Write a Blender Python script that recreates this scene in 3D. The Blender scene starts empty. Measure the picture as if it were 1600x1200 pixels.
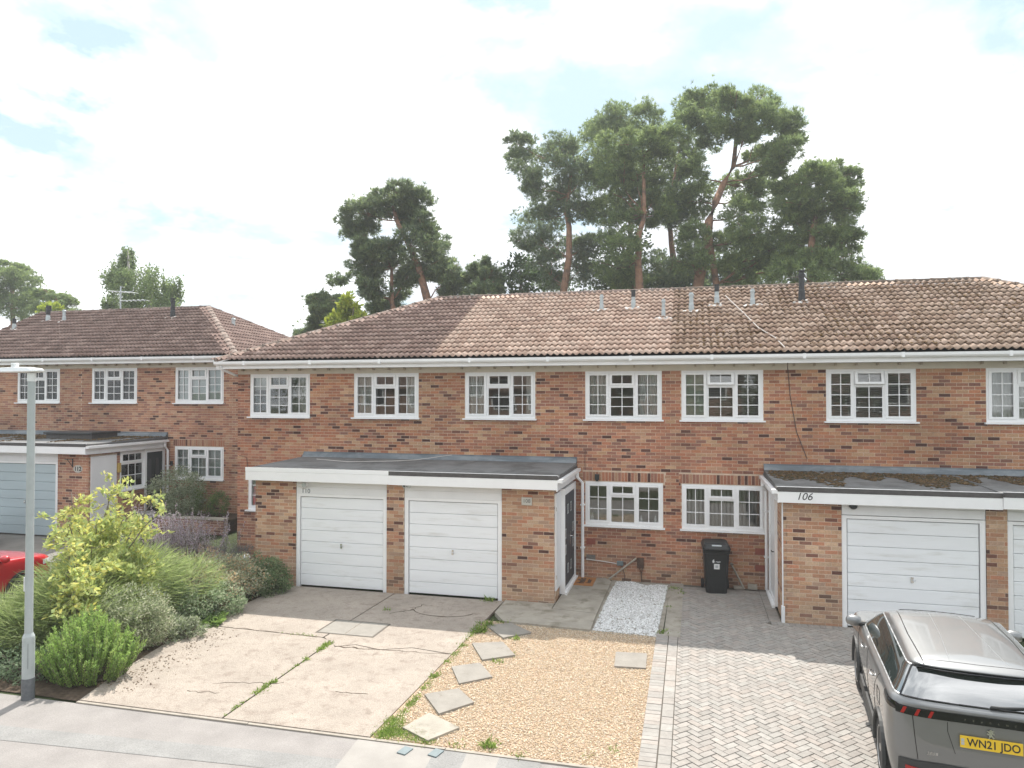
import bpy, bmesh, math, random
import numpy as np
from mathutils import Matrix, Vector
from mathutils.bvhtree import BVHTree

R = math.radians
rnd = random.Random(11)
NR = np.random.default_rng(7)
scene = bpy.context.scene
COL = scene.collection

# ---------------------------------------------------------------- camera
CAMH = 4.29
cam_d = bpy.data.cameras.new('camera')
cam = bpy.data.objects.new('camera', cam_d)
COL.objects.link(cam)
cam.location = (0, 0, CAMH)
cam.rotation_euler = (R(90 + 0.98), 0, R(14.146))
cam_d.sensor_width = 36.0
cam_d.lens = 24.95
cam_d.clip_start = 0.1
cam_d.clip_end = 2000
scene.camera = cam

# ---------------------------------------------------------------- world, sun, exposure
SUN_DIR = Vector((-0.07, 0.70, 1.0)).normalized()          # towards the sun
SUN_EL = math.asin(SUN_DIR.z)
SUN_AZ = math.atan2(SUN_DIR.x, SUN_DIR.y)                   # clockwise from +Y
world = bpy.data.worlds.new('World')
scene.world = world
world.use_nodes = True
wn = world.node_tree
wn.nodes.clear()
w_out = wn.nodes.new('ShaderNodeOutputWorld')
w_bg = wn.nodes.new('ShaderNodeBackground')
w_bg.inputs['Strength'].default_value = 0.1
sky = wn.nodes.new('ShaderNodeTexSky')
sky.sky_type = 'NISHITA'
sky.sun_disc = False
sky.sun_elevation = SUN_EL
sky.sun_rotation = SUN_AZ
sky.air_density = 1.0
sky.dust_density = 1.2
sky.ozone_density = 1.0
tc = wn.nodes.new('ShaderNodeTexCoord')
sep = wn.nodes.new('ShaderNodeSeparateXYZ')
wn.links.new(tc.outputs['Generated'], sep.inputs[0])
def wmath(op, a, b):
    n = wn.nodes.new('ShaderNodeMath'); n.operation = op
    for i, v in enumerate((a, b)):
        if v is None: continue
        if isinstance(v, (int, float)): n.inputs[i].default_value = v
        else: wn.links.new(v, n.inputs[i])
    return n.outputs[0]
zz = wmath('ADD', wmath('MAXIMUM', sep.outputs['Z'], 0.0), 0.22)
cx = wmath('DIVIDE', sep.outputs['X'], zz)
cy = wmath('DIVIDE', sep.outputs['Y'], zz)
comb = wn.nodes.new('ShaderNodeCombineXYZ')
wn.links.new(cx, comb.inputs[0]); wn.links.new(cy, comb.inputs[1])
def wnoise(scale, detail, rough, off, dist=0.0):
    mp = wn.nodes.new('ShaderNodeMapping')
    mp.inputs['Location'].default_value = off
    wn.links.new(comb.outputs[0], mp.inputs['Vector'])
    n = wn.nodes.new('ShaderNodeTexNoise')
    n.inputs['Scale'].default_value = scale
    n.inputs['Detail'].default_value = detail
    n.inputs['Roughness'].default_value = rough
    n.inputs['Distortion'].default_value = dist
    wn.links.new(mp.outputs[0], n.inputs['Vector'])
    return n.outputs['Fac']
def wramp(fac, stops):
    r = wn.nodes.new('ShaderNodeValToRGB')
    els = r.color_ramp.elements
    els[0].position, els[0].color = stops[0][0], stops[0][1]
    els[1].position, els[1].color = stops[1][0], stops[1][1]
    for p, c in stops[2:]:
        e = els.new(p); e.color = c
    wn.links.new(fac, r.inputs[0])
    return r.outputs[0]
g = lambda v: (v, v, v, 1)
cover = wramp(wnoise(1.7, 10, 0.58, (5.2, 2.3, 0), 0.2), [(0.375, g(0)), (0.505, g(1))])
shade = wramp(wnoise(1.5, 8, 0.6, (8.3, 4.4, 2.0), 0.2), [(0.45, (4.5, 4.7, 5.0, 1)), (0.66, (11.0, 11.1, 11.2, 1))])
haze_mix = wn.nodes.new('ShaderNodeMix'); haze_mix.data_type = 'RGBA'
haze_mix.inputs['Factor'].default_value = 0.85
wn.links.new(sky.outputs[0], haze_mix.inputs['A'])
haze_mix.inputs['B'].default_value = (3.05, 3.95, 4.45, 1)
cloud_mix = wn.nodes.new('ShaderNodeMix'); cloud_mix.data_type = 'RGBA'
wn.links.new(cover, cloud_mix.inputs['Factor'])
wn.links.new(haze_mix.outputs['Result'], cloud_mix.inputs['A'])
wn.links.new(shade, cloud_mix.inputs['B'])
wn.links.new(cloud_mix.outputs['Result'], w_bg.inputs['Color'])
wn.links.new(w_bg.outputs[0], w_out.inputs['Surface'])

sun_d = bpy.data.lights.new('sun', 'SUN')
sun = bpy.data.objects.new('sun', sun_d)
COL.objects.link(sun)
sun_d.energy = 2.9
sun_d.angle = R(0.53)
sun_d.color = (1.0, 0.95, 0.88)
sun.rotation_euler = SUN_DIR.to_track_quat('Z', 'Y').to_euler()

scene.view_settings.view_transform = 'Standard'
scene.view_settings.look = 'None'
scene.view_settings.gamma = 1.0
scene.view_settings.use_curve_mapping = False
scene.view_settings.exposure = 1.18
cy_ = scene.cycles
cy_.max_bounces = 8
cy_.diffuse_bounces = 4
cy_.glossy_bounces = 4
cy_.transmission_bounces = 4
cy_.transparent_max_bounces = 16
cy_.use_denoising = True
cy_.caustics_reflective = False
cy_.caustics_refractive = False

# ---------------------------------------------------------------- materials
def mat(name, color=(0.5, 0.5, 0.5), rough=0.6, metal=0.0, var=0.12, scale=6.0, bump=0.0, bscale=60.0,
        attr=None, spec=0.5, dirt=None, dirt_scale=2.0, dirt_lo=0.45, dirt_hi=0.65, emit=None, coat=0.0, stretch=None, transl=0.0, speck=0.0, broad=0.0):
    m = bpy.data.materials.new(name)
    m.use_nodes = True
    nt = m.node_tree
    N, L = nt.nodes, nt.links
    b = N['Principled BSDF']
    b.inputs['Roughness'].default_value = rough
    b.inputs['Metallic'].default_value = metal
    b.inputs['Specular IOR Level'].default_value = spec
    if coat:
        b.inputs['Coat Weight'].default_value = coat
        b.inputs['Coat Roughness'].default_value = 0.04
    tcn = N.new('ShaderNodeTexCoord')
    src = tcn.outputs['Object']
    if attr == 'obj':
        gm = N.new('ShaderNodeNewGeometry')
        src = gm.outputs['Position']
    if stretch:
        mp = N.new('ShaderNodeMapping'); mp.inputs['Scale'].default_value = stretch
        L.new(src, mp.inputs['Vector']); src = mp.outputs[0]
    if attr == 'obj':
        ci = N.new('ShaderNodeObjectInfo'); base = ci.outputs['Color']
    elif attr == 'col':
        ca = N.new('ShaderNodeAttribute'); ca.attribute_name = 'Col'; base = ca.outputs['Color']
    else:
        rgb = N.new('ShaderNodeRGB'); rgb.outputs[0].default_value = (*color, 1); base = rgb.outputs[0]
    if var:
        nz = N.new('ShaderNodeTexNoise'); nz.inputs['Scale'].default_value = scale
        nz.inputs['Detail'].default_value = 6; nz.inputs['Roughness'].default_value = 0.62
        L.new(src, nz.inputs['Vector'])
        mr = N.new('ShaderNodeMapRange')
        mr.inputs['From Min'].default_value = 0.28; mr.inputs['From Max'].default_value = 0.72
        mr.inputs['To Min'].default_value = 1 - var; mr.inputs['To Max'].default_value = 1 + var
        L.new(nz.outputs['Fac'], mr.inputs['Value'])
        mx = N.new('ShaderNodeMix'); mx.data_type = 'RGBA'; mx.blend_type = 'MULTIPLY'
        mx.inputs['Factor'].default_value = 1
        L.new(base, mx.inputs['A']); L.new(mr.outputs[0], mx.inputs['B'])
        base = mx.outputs['Result']
    if dirt is not None:
        n2 = N.new('ShaderNodeTexNoise'); n2.inputs['Scale'].default_value = dirt_scale
        n2.inputs['Detail'].default_value = 8; n2.inputs['Roughness'].default_value = 0.68
        n2.inputs['Distortion'].default_value = 0.3
        L.new(src, n2.inputs['Vector'])
        mr2 = N.new('ShaderNodeMapRange'); mr2.interpolation_type = 'SMOOTHSTEP'
        mr2.inputs['From Min'].default_value = dirt_lo; mr2.inputs['From Max'].default_value = dirt_hi
        L.new(n2.outputs['Fac'], mr2.inputs['Value'])
        m2 = N.new('ShaderNodeMix'); m2.data_type = 'RGBA'
        L.new(mr2.outputs[0], m2.inputs['Factor']); L.new(base, m2.inputs['A'])
        m2.inputs['B'].default_value = (*dirt, 1)
        base = m2.outputs['Result']
    if broad:
        n5 = N.new('ShaderNodeTexNoise'); n5.inputs['Scale'].default_value = 0.7; n5.inputs['Detail'].default_value = 4
        L.new(src, n5.inputs['Vector'])
        mr5 = N.new('ShaderNodeMapRange'); mr5.inputs['From Min'].default_value = 0.3; mr5.inputs['From Max'].default_value = 0.7
        mr5.inputs['To Min'].default_value = 1 - broad; mr5.inputs['To Max'].default_value = 1 + broad
        L.new(n5.outputs['Fac'], mr5.inputs['Value'])
        m5 = N.new('ShaderNodeMix'); m5.data_type = 'RGBA'; m5.blend_type = 'MULTIPLY'; m5.inputs['Factor'].default_value = 1
        L.new(base, m5.inputs['A']); L.new(mr5.outputs[0], m5.inputs['B']); base = m5.outputs['Result']
    if speck:
        n4 = N.new('ShaderNodeTexNoise'); n4.inputs['Scale'].default_value = 55; n4.inputs['Detail'].default_value = 5; n4.inputs['Roughness'].default_value = 0.8
        L.new(src, n4.inputs['Vector'])
        mr4 = N.new('ShaderNodeMapRange'); mr4.inputs['From Min'].default_value = 0.3; mr4.inputs['From Max'].default_value = 0.7
        mr4.inputs['To Min'].default_value = 1 - speck; mr4.inputs['To Max'].default_value = 1 + speck
        L.new(n4.outputs['Fac'], mr4.inputs['Value'])
        m4 = N.new('ShaderNodeMix'); m4.data_type = 'RGBA'; m4.blend_type = 'MULTIPLY'; m4.inputs['Factor'].default_value = 1
        L.new(base, m4.inputs['A']); L.new(mr4.outputs[0], m4.inputs['B']); base = m4.outputs['Result']
    L.new(base, b.inputs['Base Color'])
    if bump:
        n3 = N.new('ShaderNodeTexNoise'); n3.inputs['Scale'].default_value = bscale
        n3.inputs['Detail'].default_value = 4
        L.new(src, n3.inputs['Vector'])
        bp = N.new('ShaderNodeBump'); bp.inputs['Strength'].default_value = bump
        bp.inputs['Distance'].default_value = 0.02
        L.new(n3.outputs['Fac'], bp.inputs['Height']); L.new(bp.outputs[0], b.inputs['Normal'])
    if emit:
        b.inputs['Emission Color'].default_value = (*emit[0], 1); b.inputs['Emission Strength'].default_value = emit[1]
    if transl:
        tr = N.new('ShaderNodeBsdfTranslucent'); L.new(base, tr.inputs['Color'])
        ms = N.new('ShaderNodeMixShader'); ms.inputs[0].default_value = transl
        L.new(b.outputs[0], ms.inputs[1]); L.new(tr.outputs[0], ms.inputs[2])
        L.new(ms.outputs[0], N['Material Output'].inputs['Surface'])
    return m

def glass_mat(name, tint=(0.965, 0.98, 0.975), refl=0.035, rough=0.0):
    m = bpy.data.materials.new(name); m.use_nodes = True
    nt = m.node_tree; N, L = nt.nodes, nt.links
    N.remove(N['Principled BSDF'])
    t = N.new('ShaderNodeBsdfTransparent'); t.inputs[0].default_value = (*tint, 1)
    gl = N.new('ShaderNodeBsdfGlossy'); gl.inputs['Roughness'].default_value = rough
    lw = N.new('ShaderNodeFresnel'); lw.inputs['IOR'].default_value = 1.52
    mm = N.new('ShaderNodeMath'); mm.operation = 'MULTIPLY_ADD'
    L.new(lw.outputs[0], mm.inputs[0]); mm.inputs[1].default_value = 1.1; mm.inputs[2].default_value = refl
    cl = N.new('ShaderNodeClamp'); L.new(mm.outputs[0], cl.inputs[0])
    ms = N.new('ShaderNodeMixShader'); L.new(cl.outputs[0], ms.inputs[0])
    L.new(t.outputs[0], ms.inputs[1]); L.new(gl.outputs[0], ms.inputs[2])
    L.new(ms.outputs[0], N['Material Output'].inputs['Surface'])
    return m

M = {}
M['brick'] = mat('brick_clay', attr='obj', broad=0.16, rough=0.85, var=0.22, scale=45, bump=0.35, bscale=160, spec=0.25)
M['brickc'] = mat('brick_clay_joined', attr='col', broad=0.16, rough=0.85, var=0.22, scale=45, bump=0.35, bscale=160, spec=0.25)
M['mortar'] = mat('mortar', (0.58, 0.45, 0.345), broad=0.16, rough=0.9, var=0.2, scale=8, bump=0.3, bscale=120, spec=0.2)
M['far_brick'] = mat('rear_brick', (0.27, 0.16, 0.11), rough=0.9, var=0.3, scale=9)
M['upvc'] = mat('white_upvc', (0.86, 0.865, 0.87), rough=0.32, var=0.03, scale=3)
M['white'] = mat('white_paint', (0.76, 0.77, 0.78), rough=0.42, var=0.05, scale=2, dirt=(0.58, 0.57, 0.54), dirt_scale=3, dirt_lo=0.6, dirt_hi=0.9, stretch=(1, 1, 0.35))
M['garage_white'] = mat('garage_door_white', (0.84, 0.86, 0.88), rough=0.4, var=0.05, scale=1.5, dirt=(0.60, 0.60, 0.57), dirt_scale=3.5, dirt_lo=0.50, dirt_hi=0.82, bump=0.04, bscale=200, stretch=(0.25, 1, 2))
M['garage_grey'] = mat('garage_door_grey', (0.42, 0.50, 0.53), rough=0.45, var=0.06, scale=2, stretch=(0.3, 1, 2))
M['cream'] = mat('cream_board', (0.62, 0.57, 0.48), rough=0.5, var=0.08, scale=3)
M['cream_dark'] = mat('cream_rafter', (0.42, 0.36, 0.28), rough=0.6, var=0.1, scale=8)
M['felt'] = mat('roofing_felt', (0.17, 0.17, 0.168), rough=0.85, var=0.2, scale=3, dirt=(0.10, 0.098, 0.095), dirt_scale=1.2, bump=0.15, bscale=180)
M['felt_edge'] = mat('felt_edge', (0.085, 0.08, 0.078), rough=0.8, var=0.2, scale=12)
M['lead'] = mat('lead_flashing', (0.14, 0.165, 0.185), rough=0.55, var=0.25, scale=5, dirt=(0.24, 0.265, 0.28), dirt_scale=3, stretch=(0.4, 1, 1))
M['lead_pale'] = mat('pale_flashing', (0.55, 0.58, 0.60), rough=0.5, var=0.15, scale=8)
M['galv'] = mat('galvanised', (0.47, 0.51, 0.52), rough=0.45, metal=0.25, var=0.1, scale=10)
M['post_grey'] = mat('lamp_post_paint', (0.40, 0.44, 0.44), rough=0.5, var=0.08, scale=6)
M['post_dark'] = mat('lamp_post_base', (0.12, 0.13, 0.14), rough=0.6, var=0.2, scale=20)
M['lantern'] = mat('lantern_shell', (0.74, 0.76, 0.76), rough=0.4, var=0.03)
M['dark_metal'] = mat('dark_metal', (0.035, 0.037, 0.04), rough=0.5, var=0.1)
M['black'] = mat('black_plastic', (0.018, 0.02, 0.021), rough=0.45, var=0.1, scale=20)
M['anthracite'] = mat('anthracite_door', (0.034, 0.039, 0.047), rough=0.55, var=0.06)
M['dark_green_door'] = mat('dark_door', (0.014, 0.019, 0.021), rough=0.65, var=0.06)
M['chrome'] = mat('brushed_steel', (0.66, 0.66, 0.66), rough=0.25, metal=1.0, var=0.03)
M['glass'] = glass_mat('window_glass')
M['interior'] = mat('room_plaster', (0.62, 0.60, 0.56), rough=0.9, var=0.05)
M['curtain'] = mat('curtain_cloth', (0.86, 0.85, 0.82), rough=0.9, var=0.08, scale=20, stretch=(6, 6, 0.3), transl=0.3)
M['curtain_grey'] = mat('curtain_grey', (0.70, 0.68, 0.64), rough=0.9, var=0.1, scale=20, stretch=(6, 6, 0.3), transl=0.25)
M['blind_green'] = mat('pale_green_blind', (0.47, 0.56, 0.44), rough=0.8, var=0.06, transl=0.25)
M['blind_white'] = mat('white_blind', (0.70, 0.70, 0.67), rough=0.7, var=0.05, transl=0.2)
M['blind_teal'] = mat('pale_blind', (0.50, 0.58, 0.57), rough=0.8, var=0.08, scale=3, transl=0.2)
M['tile_obj'] = mat('roof_tile', attr='obj', rough=0.88, var=0.25, scale=9, bump=0.4, bscale=90, spec=0.2, dirt=(0.13, 0.085, 0.055), dirt_scale=5, dirt_lo=0.60, dirt_hi=0.78)
M['tile_moss_obj'] = mat('roof_tile_mossy', attr='obj', rough=0.9, var=0.25, scale=9, bump=0.5, bscale=90, spec=0.2, dirt=(0.15, 0.085, 0.035), dirt_scale=6.5, dirt_lo=0.51, dirt_hi=0.68)
M['tile_col'] = mat('roof_tile_joined', attr='col', rough=0.88, var=0.25, scale=9, bump=0.4, bscale=90, spec=0.2, dirt=(0.13, 0.085, 0.055), dirt_scale=5, dirt_lo=0.60, dirt_hi=0.78)
M['ridge'] = mat('ridge_tile', attr='obj', rough=0.9, var=0.3, scale=10, bump=0.5, bscale=70, spec=0.2, dirt=(0.33, 0.30, 0.27), dirt_scale=7, dirt_lo=0.52, dirt_hi=0.66)
M['underlay'] = mat('roof_underlay', (0.03, 0.027, 0.025), rough=0.9)
M['rear_roof'] = mat('rear_roof', (0.15, 0.10, 0.08), rough=0.9, var=0.2)
M['concrete'] = mat('drive_concrete', (0.355, 0.308, 0.262), rough=0.9, var=0.13, scale=1.3, bump=0.6, bscale=60, spec=0.2, dirt=(0.26, 0.215, 0.18), dirt_scale=5, dirt_lo=0.48, dirt_hi=0.72, speck=0.34)
M['path'] = mat('path_concrete', (0.36, 0.33, 0.28), rough=0.9, var=0.2, scale=2.5, bump=0.3, bscale=90, spec=0.2, dirt=(0.22, 0.20, 0.155), dirt_scale=3, dirt_lo=0.48, dirt_hi=0.7)
M['slab'] = mat('slab_concrete', (0.285, 0.265, 0.235), rough=0.9, var=0.12, scale=4, bump=0.25, bscale=110, spec=0.2, dirt=(0.23, 0.205, 0.175), dirt_scale=6, dirt_lo=0.55, dirt_hi=0.75)
M['tarmac'] = mat('pavement_tarmac', (0.305, 0.285, 0.27), rough=0.92, var=0.14, scale=2, bump=0.5, bscale=220, spec=0.2, dirt=(0.29, 0.27, 0.26), dirt_scale=40, dirt_lo=0.52, dirt_hi=0.7, speck=0.2)
M['tarmac2'] = mat('patch_tarmac', (0.29, 0.285, 0.275), rough=0.92, var=0.16, scale=2, bump=0.5, bscale=220, spec=0.2, dirt=(0.22, 0.215, 0.21), dirt_scale=45, dirt_lo=0.52, dirt_hi=0.7, speck=0.2)
M['tarmac3'] = mat('pale_patch_tarmac', (0.345, 0.325, 0.30), rough=0.92, var=0.12, scale=2, bump=0.4, bscale=220, spec=0.2)
M['road'] = mat('road_asphalt', (0.09, 0.09, 0.09), rough=0.9, var=0.2, scale=4, bump=0.4, bscale=150)
M['kerb'] = mat('kerb_concrete', (0.33, 0.295, 0.25), rough=0.9, var=0.15, scale=6)
M['soil'] = mat('bed_soil', (0.10, 0.075, 0.055), rough=0.95, var=0.35, scale=14, bump=0.6, bscale=50, spec=0.1)
M['ground'] = mat('turf', (0.06, 0.075, 0.035), rough=0.95, var=0.3, scale=3, spec=0.1)
M['far_paving'] = mat('neighbour_drive', (0.22, 0.205, 0.185), rough=0.92, var=0.18, scale=2, bump=0.3, bscale=80)
M['joint'] = mat('joint_sand', (0.13, 0.115, 0.095), rough=0.95, var=0.25, scale=20)
M['paver'] = mat('paver_concrete', attr='obj', rough=0.88, var=0.14, scale=14, bump=0.25, bscale=140, spec=0.2, dirt=(0.25, 0.23, 0.205), dirt_scale=1.1, dirt_lo=0.5, dirt_hi=0.8)
M['paverc'] = mat('paver_concrete_joined', attr='col', rough=0.88, var=0.14, scale=14, bump=0.25, bscale=140, spec=0.2, dirt=(0.27, 0.245, 0.215), dirt_scale=1.1, dirt_lo=0.55, dirt_hi=0.8)
M['stone'] = mat('gravel_stone', attr='col', rough=0.8, var=0.1, scale=30, spec=0.3)
M['gravel_bed'] = mat('gravel_bed', (0.46, 0.34, 0.24), rough=0.95, var=0.35, scale=60, bump=0.5, bscale=120)
M['leaf'] = mat('leaf', attr='col', rough=0.55, var=0.1, scale=12, spec=0.3, transl=0.5)
M['needle'] = mat('needle', attr='col', rough=0.6, var=0.0, spec=0.25, transl=0.55)
M['pine_bark'] = mat('pine_bark', (0.30, 0.165, 0.105), rough=0.95, var=0.3, scale=5, bump=0.6, bscale=20, dirt=(0.13, 0.09, 0.07), dirt_scale=2)
M['bark'] = mat('grey_bark', (0.16, 0.13, 0.10), rough=0.95, var=0.3, scale=8)
M['birch_bark'] = mat('birch_bark', (0.35, 0.33, 0.30), rough=0.9, var=0.3, scale=8)
M['orange'] = mat('coir_mat', (0.42, 0.19, 0.07), rough=0.95, var=0.15, scale=60, bump=0.5, bscale=300)
M['wood'] = mat('weathered_timber', (0.33, 0.30, 0.25), rough=0.85, var=0.2, scale=10, stretch=(1, 1, 0.1))
M['rust'] = mat('rusty_iron', (0.09, 0.055, 0.04), rough=0.9, var=0.35, scale=14)
M['redbrick'] = mat('air_brick_clay', (0.27, 0.085, 0.06), rough=0.85, var=0.15, scale=20)
M['greybrick'] = mat('grey_air_brick', (0.17, 0.155, 0.14), rough=0.85, var=0.15, scale=20)
M['yellow_box'] = mat('yellow_box', (0.52, 0.36, 0.10), rough=0.5, var=0.1)
M['blue_grey'] = mat('cover_paint', (0.15, 0.19, 0.20), rough=0.6, var=0.15, scale=12)
M['ink'] = mat('black_ink', (0.02, 0.02, 0.02), rough=0.6, var=0)
M['plaque'] = mat('plaque_grey', (0.50, 0.49, 0.44), rough=0.6, var=0.06)
M['label'] = mat('white_label', (0.78, 0.80, 0.80), rough=0.5, var=0.02)
M['cable'] = mat('white_cable', (0.62, 0.58, 0.54), rough=0.6, var=0.05)
M['cable_dark'] = mat('dark_cable', (0.10, 0.07, 0.06), rough=0.6, var=0.05)
M['moss'] = mat('roof_moss', attr='col', rough=0.95, var=0.3, scale=30, spec=0.1)
M['cement'] = mat('cement', (0.62, 0.60, 0.57), rough=0.9, var=0.15, scale=10)

# ---------------------------------------------------------------- object helpers
WM = {}          # world matrices of parents
def reg(o, mw):
    WM[o.name] = mw
    return o
def thing(name, label, cat, loc=(0, 0, 0), rotz=0.0, group=None):
    o = bpy.data.objects.new(name, None)
    o.empty_display_size = 0.2
    COL.objects.link(o)
    o.location = loc; o.rotation_euler = (0, 0, rotz)
    o['label'] = label; o['category'] = cat
    if group: o['group'] = group
    return reg(o, Matrix.Translation(Vector(loc)) @ Matrix.Rotation(rotz, 4, 'Z'))
def tag(o, label=None, cat=None, group=None, kind=None):
    if label: o['label'] = label
    if cat: o['category'] = cat
    if group: o['group'] = group
    if kind: o['kind'] = kind
    return o
def put(name, me, material=None, parent=None, local=False, kind=None, mw=None):
    """Link a mesh as an object. local=False: mesh coordinates are world coordinates; local=True: parent's coordinates."""
    o = bpy.data.objects.new(name, me)
    COL.objects.link(o)
    if material is not None and me is not None and len(me.materials) == 0:
        me.materials.append(material)
    if parent is not None:
        o.parent = parent
        pm = WM[parent.name]
        if mw is not None:
            o.matrix_parent_inverse = pm.inverted(); o.matrix_basis = mw; WM[o.name] = mw
        elif local:
            WM[o.name] = pm
        else:
            o.matrix_parent_inverse = pm.inverted(); WM[o.name] = Matrix.Identity(4)
    else:
        if mw is not None: o.matrix_world = mw
        WM[o.name] = mw if mw is not None else Matrix.Identity(4)
    if kind: o['kind'] = kind
    return o
class MB:
    """Collects boxes, prisms, tubes as one mesh."""
    def __init__(s): s.v = []; s.f = []; s.c = []
    def add(s, vs, fs, col=None):
        n = len(s.v); s.v.extend(vs); s.f.extend([[i + n for i in f] for f in fs])
        s.c.extend([col] * len(fs))
        return s
    def box(s, x0, x1, y0, y1, z0, z1, mw=None, col=None):
        vs = [Vector(p) for p in ((x0, y0, z0), (x1, y0, z0), (x1, y1, z0), (x0, y1, z0), (x0, y0, z1), (x1, y0, z1), (x1, y1, z1), (x0, y1, z1))]
        if mw is not None: vs = [mw @ p for p in vs]
        return s.add(vs, [(0, 3, 2, 1), (4, 5, 6, 7), (0, 1, 5, 4), (1, 2, 6, 5), (2, 3, 7, 6), (3, 0, 4, 7)], col)
    def bevbox(s, x0, x1, y0, y1, z0, z1, b=0.008, mw=None, col=None):
        """box whose -y face is chamfered"""
        P = [(x0, y1, z0), (x1, y1, z0), (x1, y1, z1), (x0, y1, z1), (x0, y0 + b, z0), (x1, y0 + b, z0), (x1, y0 + b, z1), (x0, y0 + b, z1),
             (x0 + b, y0, z0 + b), (x1 - b, y0, z0 + b), (x1 - b, y0, z1 - b), (x0 + b, y0, z1 - b)]
        vs = [Vector(p) for p in P]
        if mw is not None: vs = [mw @ p for p in vs]
        fs = [(0, 3, 2, 1)[::-1][::-1], (8, 9, 10, 11)]
        for i in range(4):
            j = (i + 1) % 4
            fs.append((i, j, 4 + j, 4 + i)); fs.append((4 + i, 4 + j, 8 + j, 8 + i))
        return s.add(vs, fs, col)
    def prism(s, poly, z0, z1, mw=None, col=None, bottom=True):
        n = len(poly)
        vs = [Vector((p[0], p[1], z0)) for p in poly] + [Vector((p[0], p[1], z1)) for p in poly]
        if mw is not None: vs = [mw @ p for p in vs]
        fs = [tuple(range(n, 2 * n))]
        if bottom: fs.append(tuple(range(n - 1, -1, -1)))
        fs += [(i, (i + 1) % n, n + (i + 1) % n, n + i) for i in range(n)]
        return s.add(vs, fs, col)
    def tube(s, pts, rad, n=8, mw=None, col=None, cap=True):
        pts = [Vector(p) for p in pts]
        if not isinstance(rad, (list, tuple)): rad = [rad] * len(pts)
        rings = []
        up = Vector((0, 0, 1))
        for i, p in enumerate(pts):
            t = (pts[min(i + 1, len(pts) - 1)] - pts[max(i - 1, 0)])
            t = t.normalized() if t.length > 1e-9 else Vector((0, 0, 1))
            a = t.cross(up if abs(t.z) < 0.95 else Vector((1, 0, 0))).normalized(); b = t.cross(a)
            rings.append([p + (a * math.cos(2 * math.pi * k / n) + b * math.sin(2 * math.pi * k / n)) * rad[i] for k in range(n)])
        vs = [q for r in rings for q in r]
        if mw is not None: vs = [mw @ p for p in vs]
        fs = []
        for i in range(len(pts) - 1):
            for k in range(n):
                k2 = (k + 1) % n
                fs.append((i * n + k, (i + 1) * n + k, (i + 1) * n + k2, i * n + k2))
        if cap:
            fs.append(tuple(range(n))); fs.append(tuple(range(len(pts) * n - 1, (len(pts) - 1) * n - 1, -1)))
        return s.add(vs, fs, col)
    def lathe(s, prof, n=16, mw=None, col=None):
        vs = [Vector((r * math.cos(2 * math.pi * k / n), r * math.sin(2 * math.pi * k / n), z)) for r, z in prof for k in range(n)]
        if mw is not None: vs = [mw @ p for p in vs]
        fs = []
        for i in range(len(prof) - 1):
            for k in range(n):
                k2 = (k + 1) % n
                fs.append((i * n + k, i * n + k2, (i + 1) * n + k2, (i + 1) * n + k))
        fs.append(tuple(range(n - 1, -1, -1))); fs.append(tuple(range((len(prof) - 1) * n, len(prof) * n)))
        return s.add(vs, fs, col)
    def mesh(s, name, smooth=False):
        me = bpy.data.meshes.new(name)
        me.from_pydata([tuple(p) for p in s.v], [], s.f)
        if any(c is not None for c in s.c):
            at = me.attributes.new('Col', 'FLOAT_COLOR', 'FACE')
            at.data.foreach_set('color', np.array([(*(c or (0.5, 0.5, 0.5)), 1.0) for c in s.c], dtype=np.float32).ravel())
        if smooth:
            me.polygons.foreach_set('use_smooth', [True] * len(me.polygons))
        me.update()
        return me
    def build(s, name, material, parent=None, local=False, kind=None, smooth=False, mw=None):
        return put(name, s.mesh(name, smooth), material, parent, local, kind, mw)
def np_mesh(name, V, F, C=None, smooth=False):
    """V (n,3), F (m,k) arrays, C (m,3) face colours."""
    V = np.asarray(V, dtype=np.float32); F = np.asarray(F, dtype=np.int32)
    me = bpy.data.meshes.new(name)
    m, k = F.shape
    me.vertices.add(len(V)); me.vertices.foreach_set('co', V.ravel())
    me.loops.add(m * k); me.loops.foreach_set('vertex_index', F.ravel())
    me.polygons.add(m); me.polygons.foreach_set('loop_start', np.arange(0, m * k, k, dtype=np.int32))
    if smooth: me.polygons.foreach_set('use_smooth', np.ones(m, dtype=bool))
    me.update(calc_edges=True)
    if C is not None:
        at = me.attributes.new('Col', 'FLOAT_COLOR', 'FACE')
        c4 = np.ones((m, 4), dtype=np.float32); c4[:, :3] = C
        at.data.foreach_set('color', c4.ravel())
    me.validate(); me.update()
    return me
FNT = None
def text(name, body, size, material, parent, mw, shear=0.0, extrude=0.003, align='CENTER', space=1.0, bold=0.0, local=False):
    cu = bpy.data.curves.new(name, 'FONT')
    cu.body = body; cu.size = size; cu.shear = shear; cu.extrude = extrude; cu.align_x = align; cu.align_y = 'CENTER'
    cu.space_character = space; cu.offset = bold
    tmp = bpy.data.objects.new(name + '_curve', cu)
    COL.objects.link(tmp)
    me = bpy.data.meshes.new_from_object(tmp.evaluated_get(bpy.context.evaluated_depsgraph_get()))
    bpy.data.objects.remove(tmp); bpy.data.curves.remove(cu)
    me.materials.clear(); me.materials.append(material)
    o = bpy.data.objects.new(name, me)
    COL.objects.link(o)
    o.parent = parent
    if not local:
        o.matrix_parent_inverse = WM[parent.name].inverted()
    o.matrix_basis = mw
    WM[o.name] = mw
    return o
FRONT = Matrix.Rotation(R(90), 4, 'X')          # text upright, read from -Y
def cam_px(p):
    """distance and rough frame test used only to pick which pieces are single objects"""
    d = Vector(p) - Vector((0, 0, CAMH))
    a = math.atan2(d.x, d.y) + R(14.146)
    el = d.z / max(0.1, math.hypot(d.x, d.y))
    return d.length, abs(a) < R(36.5) and -0.56 < el < 0.58
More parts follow.
